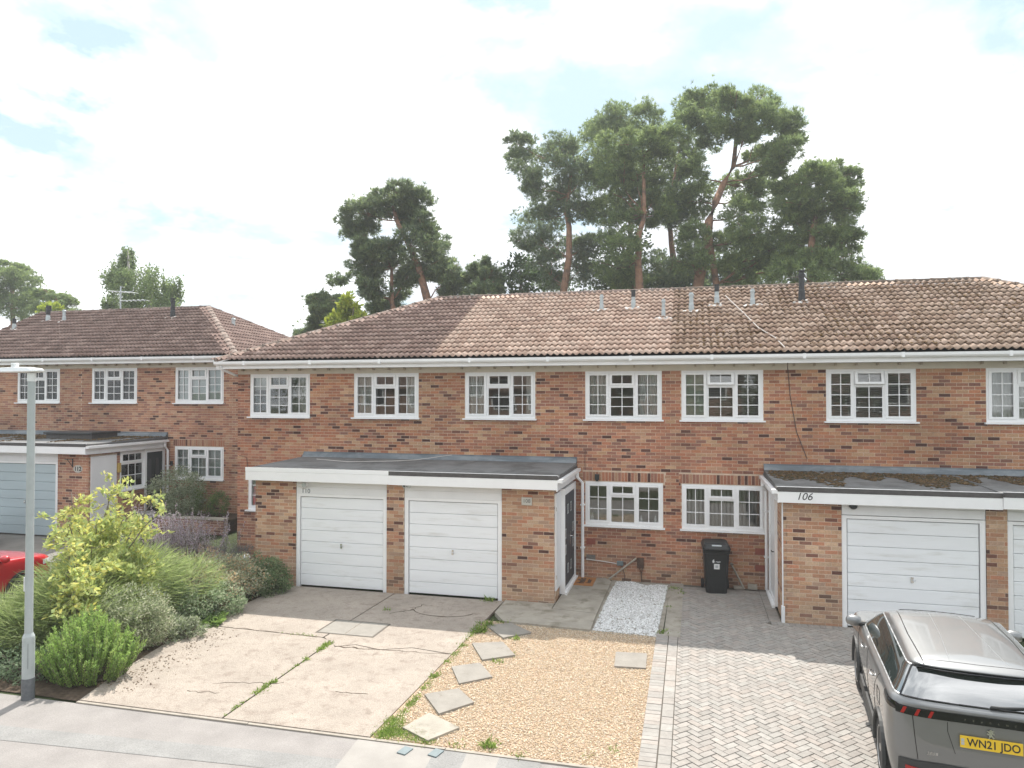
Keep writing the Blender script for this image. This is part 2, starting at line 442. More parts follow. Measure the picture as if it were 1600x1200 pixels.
def lerp(a, b, t): return a + (b - a) * t
def mixc(a, b, t): return tuple(a[i] + (b[i] - a[i]) * t for i in range(3))
def smooth(a, b, x):
    t = min(1, max(0, (x - a) / (b - a))); return t * t * (3 - 2 * t)
def gz(x, y):
    """height of the ground: the neighbouring house to the left stands on slightly higher ground"""
    return 0.30 * smooth(11.5, 15.5, y) * (1 - smooth(-12.9, -11.9, x))
# ================================================================ ground and paving
def sheet(name, pts, z, material, parent=None, kind='structure', t=None):
    b = MB()
    if t: b.prism(pts, z - t, z, bottom=False)
    else: b.add([Vector((p[0], p[1], z)) for p in pts], [tuple(range(len(pts)))])
    return b.build(name, material, parent, kind=kind)
xs = [-600, -300, -120, -60, -40] + [x * 0.5 for x in range(-60, -19)] + [0, 10, 20, 60, 150, 400]
ys = [-400, -150, -60, -20, 0, 6] + [7 + y * 0.5 for y in range(0, 50)] + [40, 60, 120, 300, 800]
b = MB()
vs = [Vector((x, y, gz(x, y) - 0.03)) for y in ys for x in xs]
nx = len(xs)
b.add(vs, [(j * nx + i, j * nx + i + 1, (j + 1) * nx + i + 1, (j + 1) * nx + i) for j in range(len(ys) - 1) for i in range(nx - 1)])
b.build('ground', M['ground'], kind='structure', smooth=True)
# soil bed and the neighbour's drive follow the same rise
def draped(name, x0, x1, y0, y1, dz, material, inside=None, step=0.5, kind='structure'):
    b = MB(); X = list(np.arange(x0, x1 + 1e-6, step)); Y = list(np.arange(y0, y1 + 1e-6, step))
    vs = [Vector((x, y, gz(x, y) + dz)) for y in Y for x in X]; n = len(X)
    fs = []
    for j in range(len(Y) - 1):
        for i in range(n - 1):
            if inside is None or inside((X[i] + X[i + 1]) / 2, (Y[j] + Y[j + 1]) / 2): fs.append((j * n + i, j * n + i + 1, (j + 1) * n + i + 1, (j + 1) * n + i))
    return b.add(vs, fs).build(name, material, kind=kind, smooth=True)
draped('flower_bed', -13.5, -7.5, 8.3, 16.8, -0.012, M['soil'])
draped('neighbour_driveway', -27.0, -13.5, 7.8, 19.3, -0.008, M['far_paving'])
sheet('pavement', [(-60, 5.2), (60, 5.2), (60, 8.2), (-60, 8.2)], 0.0, M['tarmac'], t=0.12)
sheet('road', [(-80, -1.8), (80, -1.8), (80, 5.05), (-80, 5.05)], -0.11, M['road'])
sheet('far_pavement', [(-60, -4.0), (60, -4.0), (60, -1.95), (-60, -1.95)], 0.0, M['tarmac'], t=0.12)
for n, (y0, y1) in {'kerb': (5.05, 5.2), 'far_kerb': (-1.95, -1.8)}.items():
    sheet(n, [(-60, y0), (60, y0), (60, y1), (-60, y1)], 0.004, M['kerb'], t=0.12)
sheet('tarmac_strip', [(-30, 6.35), (-8.45, 7.09), (-5.0, 7.30), (0, 7.52), (0, 7.90), (-5.0, 7.66), (-8.45, 7.42), (-30, 6.7)], 0.004, M['tarmac2'])
sheet('tarmac_strip', [(-30, 5.6), (-8.0, 6.30), (-3.0, 6.45), (-3.0, 6.6), (-8.0, 6.5), (-30, 5.8)], 0.004, M['tarmac3'])
for k, (xa, xb, m) in enumerate([(-4.05, -3.02, 'tarmac3'), (-3.02, -2.62, 'tarmac2'), (-2.62, -2.22, 'tarmac3'), (-2.22, -1.72, 'tarmac2')]):
    sheet('tarmac_patch', [(xa + 0.1, 7.0), (xb + 0.1, 7.0), (xb, 8.19), (xa, 8.19)], 0.008, M[m])
# edging strip between the drives and the pavement
b = MB()
x = -8.35
while x < 0.0:
    b.box(x, x + 0.9, 8.2, 8.245, -0.06, 0.018 + rnd.uniform(-0.004, 0.004)); x += 0.908
b.build('edging_strip', M['kerb'], kind='structure')
# concrete drive: bays with open joints
drive = [[(-8.35, 8.265), (-6.06, 8.265), (-6.10, 11.3), (-6.35, 11.42), (-8.95, 11.5), (-8.8, 10.4), (-8.6, 9.2)],
         [(-6.03, 8.265), (-3.92, 8.265), (-3.86, 11.2), (-4.6, 11.32), (-5.1, 11.1), (-5.6, 11.22), (-5.9, 11.05), (-6.07, 11.28)],
         [(-8.95, 11.52), (-6.34, 11.45), (-6.25, 14.36), (-8.9, 14.36), (-8.9, 12.6)],
         [(-6.31, 11.45), (-5.9, 11.085), (-5.6, 11.25), (-5.1, 11.13), (-4.6, 11.35), (-3.86, 11.23), (-3.80, 14.36), (-6.22, 14.36)]]
dt = thing('concrete_driveway', 'cracked pale concrete driveway before the two white garage doors', 'driveway', (-6, 11, 0)); dt['kind'] = 'structure'
b = MB()
b.add([Vector(p) for p in ((-8.8, 8.262, 0.0), (-3.8, 8.262, 0.0), (-3.8, 14.4, 0.0), (-8.8, 14.4, 0.0))], [(0, 1, 2, 3)])
b.build('joint_soil', M['soil'], dt)
for poly in drive:
    b = MB(); b.prism(poly, -0.05, 0.022, bottom=False); b.build('concrete_bay', M['concrete'], dt)
# worn cracks and a settled round patch: thin ribbons of dirt in the concrete
def ribbon(b, pts, w, z):
    for i in range(len(pts) - 1):
        p, q = Vector((*pts[i], z)), Vector((*pts[i + 1], z)); t = (q - p)
        if t.length < 1e-6: continue
        n = Vector((-t.y, t.x, 0)).normalized(); wa, wb = w * rnd.uniform(0.4, 1.2), w * rnd.uniform(0.4, 1.2)
        b.add([p - n * wa, q - n * wb, q + n * wb, p + n * wa], [(0, 1, 2, 3)])
def wob(a, c, n, amp):
    return [(lerp(a[0], c[0], i / n) + rnd.uniform(-amp, amp) * (0 < i < n), lerp(a[1], c[1], i / n) + rnd.uniform(-amp, amp) * (0 < i < n)) for i in range(n + 1)]
b = MB()
ribbon(b, wob((-5.9, 11.07), (-5.1, 11.12), 9, 0.035), 0.016, 0.0255)
ribbon(b, wob((-5.1, 11.12), (-3.9, 11.2), 14, 0.03), 0.007, 0.0256)
ribbon(b, wob((-8.4, 11.5), (-6.4, 11.43), 16, 0.03), 0.007, 0.0255)
arc = [(-4.78 + 0.62 * math.cos(a), 13.42 - 0.36 * math.sin(a)) for a in np.linspace(0.1, 2.9, 16)]
ribbon(b, arc, 0.013, 0.0258)
ribbon(b, wob((-5.38, 13.35), (-5.75, 12.98), 8, 0.05), 0.012, 0.0257)
ribbon(b, wob((-5.32, 13.75), (-5.45, 13.3), 6, 0.04), 0.012, 0.0257)
ribbon(b, wob((-5.0, 9.4), (-4.5, 9.42), 8, 0.03), 0.006, 0.0255)
ribbon(b, wob((-6.9, 9.2), (-5.9, 9.5), 12, 0.04), 0.006, 0.0255)
ribbon(b, wob((-7.1, 8.9), (-6.6, 8.95), 8, 0.04), 0.006, 0.0255)
b.build('crack', M['soil'], dt, kind='stuff')
mh = thing('manhole_cover', 'grey recessed double manhole cover set in the concrete drive', 'manhole cover', (-6.0, 12.0, 0.02))
for x0, x1 in ((-6.56, -6.04), (-6.02, -5.5)):
    b = MB(); b.box(x0, x1, 11.67, 12.37, 0.02, 0.0275); b.build('cover_plate', M['slab'], mh)
b = MB()
for q in ((-6.60, -5.46, 11.635, 11.665), (-6.60, -5.46, 12.375, 12.405), (-6.60, -6.57, 11.665, 12.375), (-5.49, -5.46, 11.665, 12.375)): b.box(*q, 0.02, 0.0262)
b.build('cover_frame', M['joint'], mh)
# path and step by the porch
pt = thing('garden_path', 'concrete path slabs beside the porch of number 108', 'path', (-2.2, 14.5, 0)); pt['kind'] = 'structure'
for poly in ([(-2.70, 14.02), (-1.80, 13.93), (-1.78, 16.40), (-1.95, 16.66), (-2.70, 16.66)], [(-3.76, 14.36), (-2.72, 14.36), (-2.72, 14.0), (-1.80, 13.90), (-1.79, 12.92), (-3.45, 13.02), (-3.75, 13.5)]):
    b = MB(); b.prism(poly, -0.05, 0.05, bottom=False); b.build('path_slab', M['path'], pt)
b = MB(); b.prism([(-0.49, 13.0), (-0.2, 12.95), (-0.18, 16.66), (-0.47, 16.66)], -0.05, 0.03, bottom=False)
b.build('path_strip', M['path'], kind='structure')
sheet('gravel_bed', [(-3.92, 8.262), (-0.62, 8.262), (-0.45, 13.05), (-3.4, 13.1), (-3.86, 13.1)], 0.004, M['gravel_bed'])
sheet('white_gravel_bed', [(-1.82, 12.9), (-0.52, 12.9), (-0.46, 16.66), (-1.8, 16.66)], 0.008, M['path'])

# ---------------- gravel stones (nobody could count them)
OCT_V = np.array([(1, 0, 0), (0, 1, 0), (-1, 0, 0), (0, -1, 0), (0.1, 0.05, 0.8), (0, 0, -0.7)], dtype=np.float32)
OCT_F = np.array([(0, 1, 4), (1, 2, 4), (2, 3, 4), (3, 0, 4), (1, 0, 5), (2, 1, 5), (3, 2, 5), (0, 3, 5)])
def stones(name, pts, z, smin, smax, palette, mtl, flat=0.6, kind='stuff', parent=None):
    n = len(pts)
    s = NR.uniform(smin, smax, n)[:, None]
    ang = NR.uniform(0, 6.283, n); ca, sa = np.cos(ang), np.sin(ang)
    asp = NR.uniform(0.6, 1.0, n)
    V = np.repeat(OCT_V[None], n, 0) + NR.normal(0, 0.12, (n, 6, 3))
    V[:, :, 1] *= asp[:, None]; V[:, :, 2] *= flat
    x = V[:, :, 0] * ca[:, None] - V[:, :, 1] * sa[:, None]; y = V[:, :, 0] * sa[:, None] + V[:, :, 1] * ca[:, None]
    V = np.stack([x, y, V[:, :, 2]], -1) * s[:, None]
    P = np.zeros((n, 3)); P[:, :2] = np.array(pts)[:, :2]
    P[:, 2] = (np.array(pts)[:, 2] if np.array(pts).shape[1] > 2 else z) + NR.uniform(0, 0.006, n)
    V = V + P[:, None]
    F = (OCT_F[None] + (np.arange(n) * 6)[:, None, None]).reshape(-1, 3)
    pal = np.array(palette); C = np.repeat(pal[NR.integers(0, len(pal), n)] * NR.uniform(0.8, 1.15, (n, 1)), 8, 0)
    return put(name, np_mesh(name, V.reshape(-1, 3), F, C), mtl, parent, kind=kind)
def inpoly(x, y, poly):
    c = False; n = len(poly)
    for i in range(n):
        x1, y1 = poly[i]; x2, y2 = poly[i - 1]
        if (y1 > y) != (y2 > y) and x < (x2 - x1) * (y - y1) / (y2 - y1) + x1: c = not c
    return c
gp = [(-3.88, 8.28), (-0.64, 8.28), (-0.52, 12.95), (-3.4, 13.05), (-3.82, 13.05)]
pts = [(x, y) for x, y in zip(NR.uniform(-3.9, -0.5, 62000), NR.uniform(8.28, 13.05, 62000)) if inpoly(x, y, gp)]
stones('gravel', pts, 0.008, 0.007, 0.0155, [(0.72, 0.60, 0.43), (0.66, 0.52, 0.35), (0.76, 0.66, 0.52), (0.55, 0.41, 0.27), (0.68, 0.50, 0.33), (0.78, 0.70, 0.58), (0.60, 0.44, 0.29), (0.42, 0.32, 0.23), (0.73, 0.61, 0.45)], M['stone'])
wp = [(-1.76, 13.0), (-0.62, 12.93), (-0.52, 16.45), (-0.75, 16.5), (-1.0, 16.35), (-1.3, 16.6), (-1.68, 16.55), (-1.73, 15.5)]
pts = [(x, y) for x, y in zip(NR.uniform(-1.8, -0.5, 12500), NR.uniform(12.9, 16.6, 12500)) if inpoly(x, y, wp)]
stones('white_gravel', pts, 0.014, 0.010, 0.024, [(0.84, 0.84, 0.83), (0.78, 0.78, 0.77), (0.88, 0.88, 0.87), (0.66, 0.65, 0.63)], M['stone'])
# stepping stones
SL = [([(-3.71, 12.75), (-3.29, 13.0), (-2.80, 12.55), (-3.22, 12.14)], 'grey stepping slab in the shade, first from the porch'),
      ([(-3.68, 11.77), (-3.18, 11.97), (-2.82, 11.40), (-3.28, 11.05)], 'stepping slab second from the porch, just out of the shade'),
      ([(-3.67, 10.67), (-3.28, 10.93), (-2.94, 10.44), (-3.35, 10.08)], 'stepping slab in the middle of the row of five'),
      ([(-3.71, 9.6), (-3.30, 9.91), (-2.94, 9.51), (-3.29, 9.05)], 'stepping slab next to the darker one by the pavement'),
      ([(-3.61, 8.57), (-3.43, 9.06), (-2.90, 8.75), (-3.17, 8.32)], 'dark worn stepping slab nearest the pavement beside the grass patch'),
      ([(-1.23, 11.95), (-0.72, 12.0), (-0.70, 11.36), (-1.19, 11.32)], 'lone square grey slab in the gravel near the block paving')]
for k, (poly, lab) in enumerate(SL):
    c = Vector((sum(p[0] for p in poly) / 4, sum(p[1] for p in poly) / 4, 0))
    b = MB(); tl = Matrix.Translation(c) @ Matrix.Rotation(R(rnd.uniform(-1.2, 1.2)), 4, 'X') @ Matrix.Translation(-c)
    b.prism(poly, -0.01, 0.038, mw=tl)
    o = b.build('stepping_slab', M['slab'] if k != 4 else M['path']); tag(o, lab, 'paving slab', 'stepping slabs in the gravel')
for (x, y), lab in (((-3.36, 8.06), 'left one of two small blue grey stopcock covers in the pavement'), ((-2.98, 8.10), 'right one of two small blue grey stopcock covers in the pavement')):
    b = MB(); b.box(x - 0.06, x + 0.06, y - 0.09, y + 0.08, 0.0, 0.022, Matrix.Translation((x, y, 0)) @ Matrix.Rotation(R(-14), 4, 'Z') @ Matrix.Translation((-x, -y, 0)))
    o = b.build('stopcock_cover', M['blue_grey']); tag(o, lab, 'cover', 'stopcock covers in the pavement')

# ---------------- block paving: herringbone pieces
def clip(poly, a, bb, c):
    """keep a*x+b*y<=c"""
    out = []
    for i in range(len(poly)):
        p, q = poly[i - 1], poly[i]
        dp, dq = a * p[0] + bb * p[1] - c, a * q[0] + bb * q[1] - c
        if (dp <= 0) != (dq <= 0):
            t = dp / (dp - dq); out.append((p[0] + (q[0] - p[0]) * t, p[1] + (q[1] - p[1]) * t))
        if dq <= 0: out.append(q)
    return out
pav = thing('paved_driveway', 'herringbone block paved drive of number 106', 'driveway', (2.5, 11, 0)); pav['kind'] = 'structure'
sheet('paving_bed', [(-0.62, 8.262), (5.4, 8.262), (5.4, 14.45), (1.66, 14.45), (1.66, 16.66), (-0.2, 16.66), (-0.46, 13.0)], 0.006, M['joint'], pav)
PC = [(0.325, 0.30, 0.275), (0.338, 0.31, 0.283), (0.317, 0.297, 0.273), (0.332, 0.315, 0.29), (0.343, 0.308, 0.278)]
ca, sa = math.cos(R(45)), math.sin(R(45))
pieces = []
def area(poly):
    return abs(sum(poly[i - 1][0] * poly[i][1] - poly[i][0] * poly[i - 1][1] for i in range(len(poly)))) / 2
W_, gap = 0.1, 0.0045
for i in range(-80, 160):
    for j in range(-60, 60):
        ox, oy = i + 4 * j, i
        for (x0, y0, x1, y1) in ((ox, oy, ox + 2, oy + 1), (ox + 2, oy - 1, ox + 3, oy + 1)):
            cxm, cym = (x0 + x1) / 2 * W_, (y0 + y1) / 2 * W_
            X, Y = 2.4 + cxm * ca - cym * sa, 11.0 + cxm * sa + cym * ca
            if not (-0.5 < X < 5.5 and 8.0 < Y < 16.9): continue
            if X > 1.75 and Y > 14.5: continue
            q = [(x0 * W_ + gap, y0 * W_ + gap), (x1 * W_ - gap, y0 * W_ + gap), (x1 * W_ - gap, y1 * W_ - gap), (x0 * W_ + gap, y1 * W_ - gap)]
            q = [(2.4 + a * ca - c * sa, 11.0 + a * sa + c * ca) for a, c in q]
            full = area(q)
            q = clip(q, -1, 0, 0.235); q = clip(q, 0, -1, -8.39) if q else q
            q = clip(q, 1, 0, 5.33) if q else q
            q = clip(q, 0, 1, 16.42) if q else q
            if q and X > 1.35: q = clip(q, 0, 1, 14.10) if Y < 14.2 or X > 1.75 else clip(q, 1, 0, 1.42)
            if not q or len(q) < 3 or area(q) < 0.0012: continue
            pieces.append((q, area(q) > full * 0.98, (cxm, cym, x1 - x0 > 1.5), (X, Y)))
def rect(x0, x1, y0, y1): return [(x0, y0), (x1, y0), (x1, y1), (x0, y1)]
y = 8.28
while y < 13.0:
    pieces.append((rect(-0.615, -0.41, y, y + 0.1), False, None, (-0.5, y))); y += 0.1065
y = 8.28
while y < 16.6:
    if y < 12.95: pieces.append((rect(-0.395, -0.245, y, y + 0.2), False, None, (-0.3, y)))
    y += 0.2065
x = -0.235
while x < 5.3:
    pieces.append((rect(x, x + 0.1, 8.275, 8.382), False, None, (x, 8.3))); x += 0.1065
x = 1.45
while x < 5.3:
    pieces.append((rect(x, x + 0.1, 14.11, 14.28), False, None, (x, 14.2))); x += 0.1065
y = 14.3
while y < 16.4:
    pieces.append((rect(1.43, 1.63, y, y + 0.1), False, None, (1.5, y))); y += 0.1065
pieces.sort(key=lambda p: cam_px((p[3][0], p[3][1], 0))[0] + (0 if cam_px((p[3][0], p[3][1], 0))[1] and not (p[3][0] > 2.4 and p[3][1] < 11.6) else 100))
pb = MB()
unit = {}
for k, (q, isfull, ref, ctr) in enumerate(pieces):
    c = rnd.choice(PC); f = rnd.uniform(0.9, 1.08); c = tuple(v * f for v in c)
    h = 0.028 + rnd.uniform(-0.0025, 0.0025)
    if k < 300:
        cxp, cyp = sum(p[0] for p in q) / len(q), sum(p[1] for p in q) / len(q)
        key = tuple((round(p[0] - cxp, 3), round(p[1] - cyp, 3)) for p in q) if isfull or ref is None else None
        me = unit.get(key) if key else None
        if me is None:
            bb = MB(); pol = [(p[0] - cxp, p[1] - cyp) for p in q]; n = len(pol)
            ins = [(p[0] * 0.965, p[1] * 0.965) for p in pol]
            vs = [Vector((*p, -0.03)) for p in pol] + [Vector((*p, -0.004)) for p in pol] + [Vector((*p, 0)) for p in ins]
            fs = [tuple(range(2 * n, 3 * n))]
            for a in range(n):
                d = (a + 1) % n
                fs += [(a, d, n + d, n + a), (n + a, n + d, 2 * n + d, 2 * n + a)]
            me = bb.add(vs, fs).mesh('paver'); me.materials.append(M['paver'])
            if key: unit[key] = me
        o = put('paver', me, None, pav, mw=Matrix.Translation((cxp, cyp, h)) @ Matrix.Rotation(rnd.uniform(-.006, .006), 4, 'X'))
        o.color = (*c, 1)
    else:
        pb.prism(q, -0.01, h, col=c, bottom=False)
pb.build('block_paving', M['paverc'], pav, kind='stuff')

# ================================================================ houses
PAL_ = {'warm': ([(0.42, 0.205, 0.115), (0.46, 0.245, 0.14), (0.37, 0.165, 0.10), (0.45, 0.275, 0.165), (0.33, 0.16, 0.105), (0.49, 0.31, 0.19), (0.43, 0.19, 0.105)], 0.15),
        'red': ([(0.40, 0.185, 0.115), (0.44, 0.215, 0.135), (0.35, 0.155, 0.10), (0.45, 0.265, 0.17), (0.32, 0.155, 0.11), (0.43, 0.185, 0.11)], 0.15),
        'left': ([(0.40, 0.20, 0.125), (0.44, 0.235, 0.15), (0.36, 0.175, 0.115), (0.43, 0.265, 0.175), (0.33, 0.165, 0.12)], 0.14),
        'buff': ([(0.47, 0.29, 0.18), (0.43, 0.23, 0.14), (0.50, 0.325, 0.21), (0.45, 0.25, 0.155), (0.39, 0.235, 0.16), (0.51, 0.355, 0.24), (0.46, 0.215, 0.13), (0.42, 0.28, 0.20)], 0.12)}
PAL_['planter'] = ([(0.26, 0.14, 0.115), (0.30, 0.17, 0.135), (0.22, 0.125, 0.11)], 0.2)
DARK_ = [(0.10, 0.052, 0.042), (0.14, 0.068, 0.053), (0.20, 0.095, 0.07), (0.25, 0.13, 0.095)]
def brick_colors(kind, x=0.0, z=9.0):
    if kind == 'terrace': kind = 'red' if rnd.random() < 0.5 + 0.42 * math.sin(x * 0.55 + 2.3) else 'warm'
    base, p = PAL_[kind]
    c = rnd.choice(DARK_ if rnd.random() < p else base); f = rnd.uniform(0.90, 1.10)
    c = tuple(v * f for v in c)
    if z < 1.0 and kind != 'planter': c = mixc(c, (0.43, 0.31, 0.215), 0.42 * (1 - z) * rnd.uniform(0.4, 1.3))   # pale bloom on the lowest courses
    return c
bm_ = MB(); bm_.bevbox(-0.1075, 0.1075, 0.0, 0.07, -0.0325, 0.0325, 0.004)
BRICK = bm_.mesh('brick'); BRICK.materials.append(M['brick'])

class House:
    def __init__(s, root, dz=0.0): s.root = root; s.dz = dz; s.bricks = []
    def wall(s, ox, oy, ang, W, z0, z1, holes=(), soldiers=(), kind='warm', name='wall', bricks=True, thick=0.1, zo=None, u0=0.0, over=(False, False)):
        """wall in its own frame: u along the wall, -y out of it. holes and soldiers: (u0, u1, z0, z1)."""
        mw = Matrix.Translation((ox, oy, s.dz)) @ Matrix.Rotation(ang, 4, 'Z')
        us = sorted({0, W} | {min(W, max(0, h[i])) for h in holes for i in (0, 1)}); zs = sorted({z0, z1} | {min(z1, max(z0, h[i])) for h in holes for i in (2, 3)})
        b = MB()
        inside = lambda u, z, L: any(h[0] < u < h[1] and h[2] < z < h[3] for h in L)
        for i in range(len(us) - 1):
            for j in range(len(zs) - 1):
                if not inside((us[i] + us[i + 1]) / 2, (zs[j] + zs[j + 1]) / 2, holes):
                    b.box(us[i], us[i + 1], 0.004, thick, zs[j], zs[j + 1], mw)
        w = b.build(name, M['mortar'], s.root)
        if not bricks: return w
        row = 0; z = z0
        while z < z1 - 0.02:
            zt = min(z + 0.065, z1 - 0.002); zm = (z + zt) / 2
            cuts = [(h[0], h[1]) for h in list(holes) + list(soldiers) if h[2] - 0.02 < zm < h[3] + 0.02]
            off = 0.1125 if row % 2 else 0.0
            u = -0.225 + off + (u0 % 0.225) - 0.225
            while u < W:
                a, c = max(0.0, u), min(W, u + 0.215)
                if over[1] and u < W < u + 0.22: c = u + 0.215
                if over[0] and u < 0 < u + 0.22: u += 0.225; continue
                segs = [(a, c)]
                for (h0, h1) in cuts:
                    ns = []
                    for (p, q) in segs:
                        if q <= h0 or p >= h1: ns.append((p, q)); continue
                        if p < h0 - 0.01: ns.append((p, h0 - 0.005))
                        if q > h1 + 0.01: ns.append((h1 + 0.005, q))
                    segs = ns
                for (p, q) in segs:
                    if q - p > 0.03: s.bricks.append((w, mw, (p + q) / 2, zm, q - p, zt - z, brick_colors(kind, ox + p, zm), 0))
                u += 0.225
            z += 0.075; row += 1
        for (h0, h1, a, c) in soldiers:
            u = h0 + 0.002
            while u + 0.065 < h1 + 0.01:
                col = brick_colors('red')
                s.bricks.append((w, mw, u + 0.0325, (a + c) / 2, 0.065, c - a - 0.01, tuple(v * 0.95 for v in col), 1)); u += 0.075
        return w
    def finish(s, n=300):
        def key(t):
            d, ok = cam_px(t[1] @ Vector((t[2], 0, t[3]))); return d + (0 if ok else 100)
        s.bricks.sort(key=key)
        for (w, mw, u, z, bw, bh, c, rot) in s.bricks[:n]:
            m = mw @ Matrix.Translation((u, rnd.uniform(-0.002, 0.0015), z))
            if rot: m = m @ Matrix.Rotation(R(90), 4, 'Y'); bw, bh = bh, bw
            m = m @ Matrix.Diagonal((bw / 0.215, 1, bh / 0.065, 1))
            o = put('brick', BRICK, None, w, mw=m); o.color = (*c, 1)
        if len(s.bricks) > n:
            V, F, C = [], [], []
            base = np.array([tuple(v.co) for v in BRICK.vertices]); polys = [tuple(p.vertices) for p in BRICK.polygons]
            k = 0; b = MB()
            for (w, mw, u, z, bw, bh, c, rot) in s.bricks[n:]:
                m = mw @ Matrix.Translation((u, rnd.uniform(-0.002, 0.0015), z)); b.box(-bw / 2, bw / 2, 0, 0.07, -bh / 2, bh / 2, m, c)
            b.build('brickwork', M['brickc'], s.root, kind='stuff')

UNIT_PANE = MB().box(-0.5, 0.5, -0.003, 0.003, -0.5, 0.5).mesh('pane'); UNIT_PANE.materials.append(M['glass'])
def wavy(x0, x1, y, z0, z1, waves, amp, name, material, parent, mw):
    n = max(8, int(waves * 8)); vs = []; fs = []
    ph = rnd.uniform(0, 6)
    for i in range(n + 1):
        t = i / n; x = lerp(x0, x1, t); yy = y + amp * math.sin(t * waves * 6.283 + ph) + amp * 0.4 * math.sin(t * waves * 14.1)
        vs += [mw @ Vector((x, yy, z0)), mw @ Vector((x + 0.0, yy * 1.0, z1))]
    for i in range(n): fs.append((2 * i, 2 * i + 2, 2 * i + 3, 2 * i + 1))
    return MB().add(vs, fs).build(name, material, parent, smooth=True)
def window(house, ox, oy, ang, w, h, z, rows=4, cols=(2, 2, 2), dress=None, fan_open=0.0, side_open=0.0, fan=True, sill=True, widths=(0.305, 0.36, 0.335), label=None):
    """three-light window with small panes; frame of the wall: u=0..w, z..z+h"""
    mw = Matrix.Translation((ox, oy, house.dz + z)) @ Matrix.Rotation(ang, 4, 'Z')
    fr = MB(); F0, F1 = 0.012, 0.075
    t = 0.055
    fr.box(0, w, F0, F1, 0, t + 0.012, mw); fr.box(0, w, F0, F1, h - t, h, mw)
    fr.box(0, t, F0, F1, t + 0.012, h - t, mw); fr.box(w - t, w, F0, F1, t + 0.012, h - t, mw)
    xs_ = [t]
    nl = len(cols)
    inner = w - 2 * t; tot = sum(widths[:nl])
    lights = []
    x = t
    for k in range(nl):
        ww = inner * widths[k] / tot
        x1 = x + ww
        if k < nl - 1: fr.box(x1 - 0.022, x1 + 0.022, F0, F1, t + 0.012, h - t, mw)
        lights.append((x + (0.022 if k else 0), x1 - (0.022 if k < nl - 1 else 0), k)); x = x1
    win = fr.build('window', M['upvc'], house.root)
    if label: win['label'] = label
    zb, zt = t + 0.012, h - t
    def light(x0, x1, z0, z1, nc, nr, openang=0.0, hinge='top', cas=True):
        m = mw
        if openang:
            if hinge == 'top': m = mw @ Matrix.Translation((0, 0, z1)) @ Matrix.Rotation(-openang, 4, 'X') @ Matrix.Translation((0, 0, -z1))
            else: m = mw @ Matrix.Translation((x0, 0, 0)) @ Matrix.Rotation(-openang, 4, 'Z') @ Matrix.Translation((-x0, 0, 0))
        s_ = 0.048 if cas else 0.018; y0, y1 = (-0.006, 0.05) if cas else (0.02, 0.06)
        b = MB(); e = 0.002
        b.box(x0 - (0.012 if cas else 0), x1 + (0.012 if cas else 0), y0, y1, z0 + e, z0 + s_, m); b.box(x0 - (0.012 if cas else 0), x1 + (0.012 if cas else 0), y0, y1, z1 - s_, z1 - e, m)
        b.box(x0 - (0.012 if cas else 0), x0 + s_, y0, y1, z0 + s_, z1 - s_, m); b.box(x1 - s_, x1 + (0.012 if cas else 0), y0, y1, z0 + s_, z1 - s_, m)
        b.build('sash', M['upvc'], win)
        gx0, gx1, gz0, gz1 = x0 + s_, x1 - s_, z0 + s_, z1 - s_
        bars = MB(); bw = 0.009
        for c in range(1, nc):
            xx = lerp(gx0, gx1, c / nc); bars.box(xx - bw, xx + bw, 0.018, 0.03, gz0, gz1, m)
        for r in range(1, nr):
            zz_ = lerp(gz0, gz1, r / nr)
            for c in range(nc):
                a = lerp(gx0, gx1, c / nc) + (bw if c else 0); d = lerp(gx0, gx1, (c + 1) / nc) - (bw if c < nc - 1 else 0)
                bars.box(a, d, 0.018, 0.03, zz_ - bw, zz_ + bw, m)
        bars.build('glazing_bars', M['upvc'], win)
        tz, tx = rnd.uniform(-0.012, 0.012), rnd.uniform(-0.012, 0.012)
        for c in range(nc):
            for r in range(nr):
                xa, xb = lerp(gx0, gx1, c / nc), lerp(gx0, gx1, (c + 1) / nc); za, zc = lerp(gz0, gz1, r / nr), lerp(gz0, gz1, (r + 1) / nr)
                put('pane', UNIT_PANE, None, win, mw=m @ Matrix.Translation(((xa + xb) / 2, 0.036, (za + zc) / 2)) @ Matrix.Rotation(tz + rnd.uniform(-.002, .002), 4, 'Z') @ Matrix.Rotation(tx + rnd.uniform(-.002, .002), 4, 'X') @ Matrix.Diagonal((xb - xa, 1, zc - za, 1)))
    for (x0, x1, k) in lights:
        if fan and ((nl == 3 and k == 1) or nl == 1):
            zs_ = lerp(zb, zt, 0.70)
            fb = MB(); fb.box(x0, x1, F0, F1, zs_ - 0.02, zs_ + 0.02, mw); fb.build('transom', M['upvc'], win)
            light(x0, x1, zs_ + 0.02, zt, cols[k], 1, fan_open, 'top')
            light(x0, x1, zb, zs_ - 0.02, cols[k], rows - 1, cas=False)
        else:
            light(x0, x1, zb, zt, cols[k], rows, side_open if k == 0 else 0.0, 'side')
    if sill:
        b = MB(); b.box(-0.045, w + 0.045, -0.085, F1, -0.035, -0.001, mw); b.build('sill', M['upvc'], win)
    # room and window dressing behind the glass
    b = MB(); dp = 2.2
    a0, a1, c0, c1 = -0.27, w + 0.27, -0.75, h + 0.12
    for q in ((a0, a1, dp, dp + .05, c0, c1), (a0 - .05, a0, 0.11, dp, c0, c1), (a1, a1 + .05, 0.11, dp, c0, c1), (a0, a1, 0.11, dp, c0 - .05, c0), (a0, a1, 0.11, dp, c1, c1 + .05)): b.box(*q, mw)
    b.build('room', M['interior'], house.root)
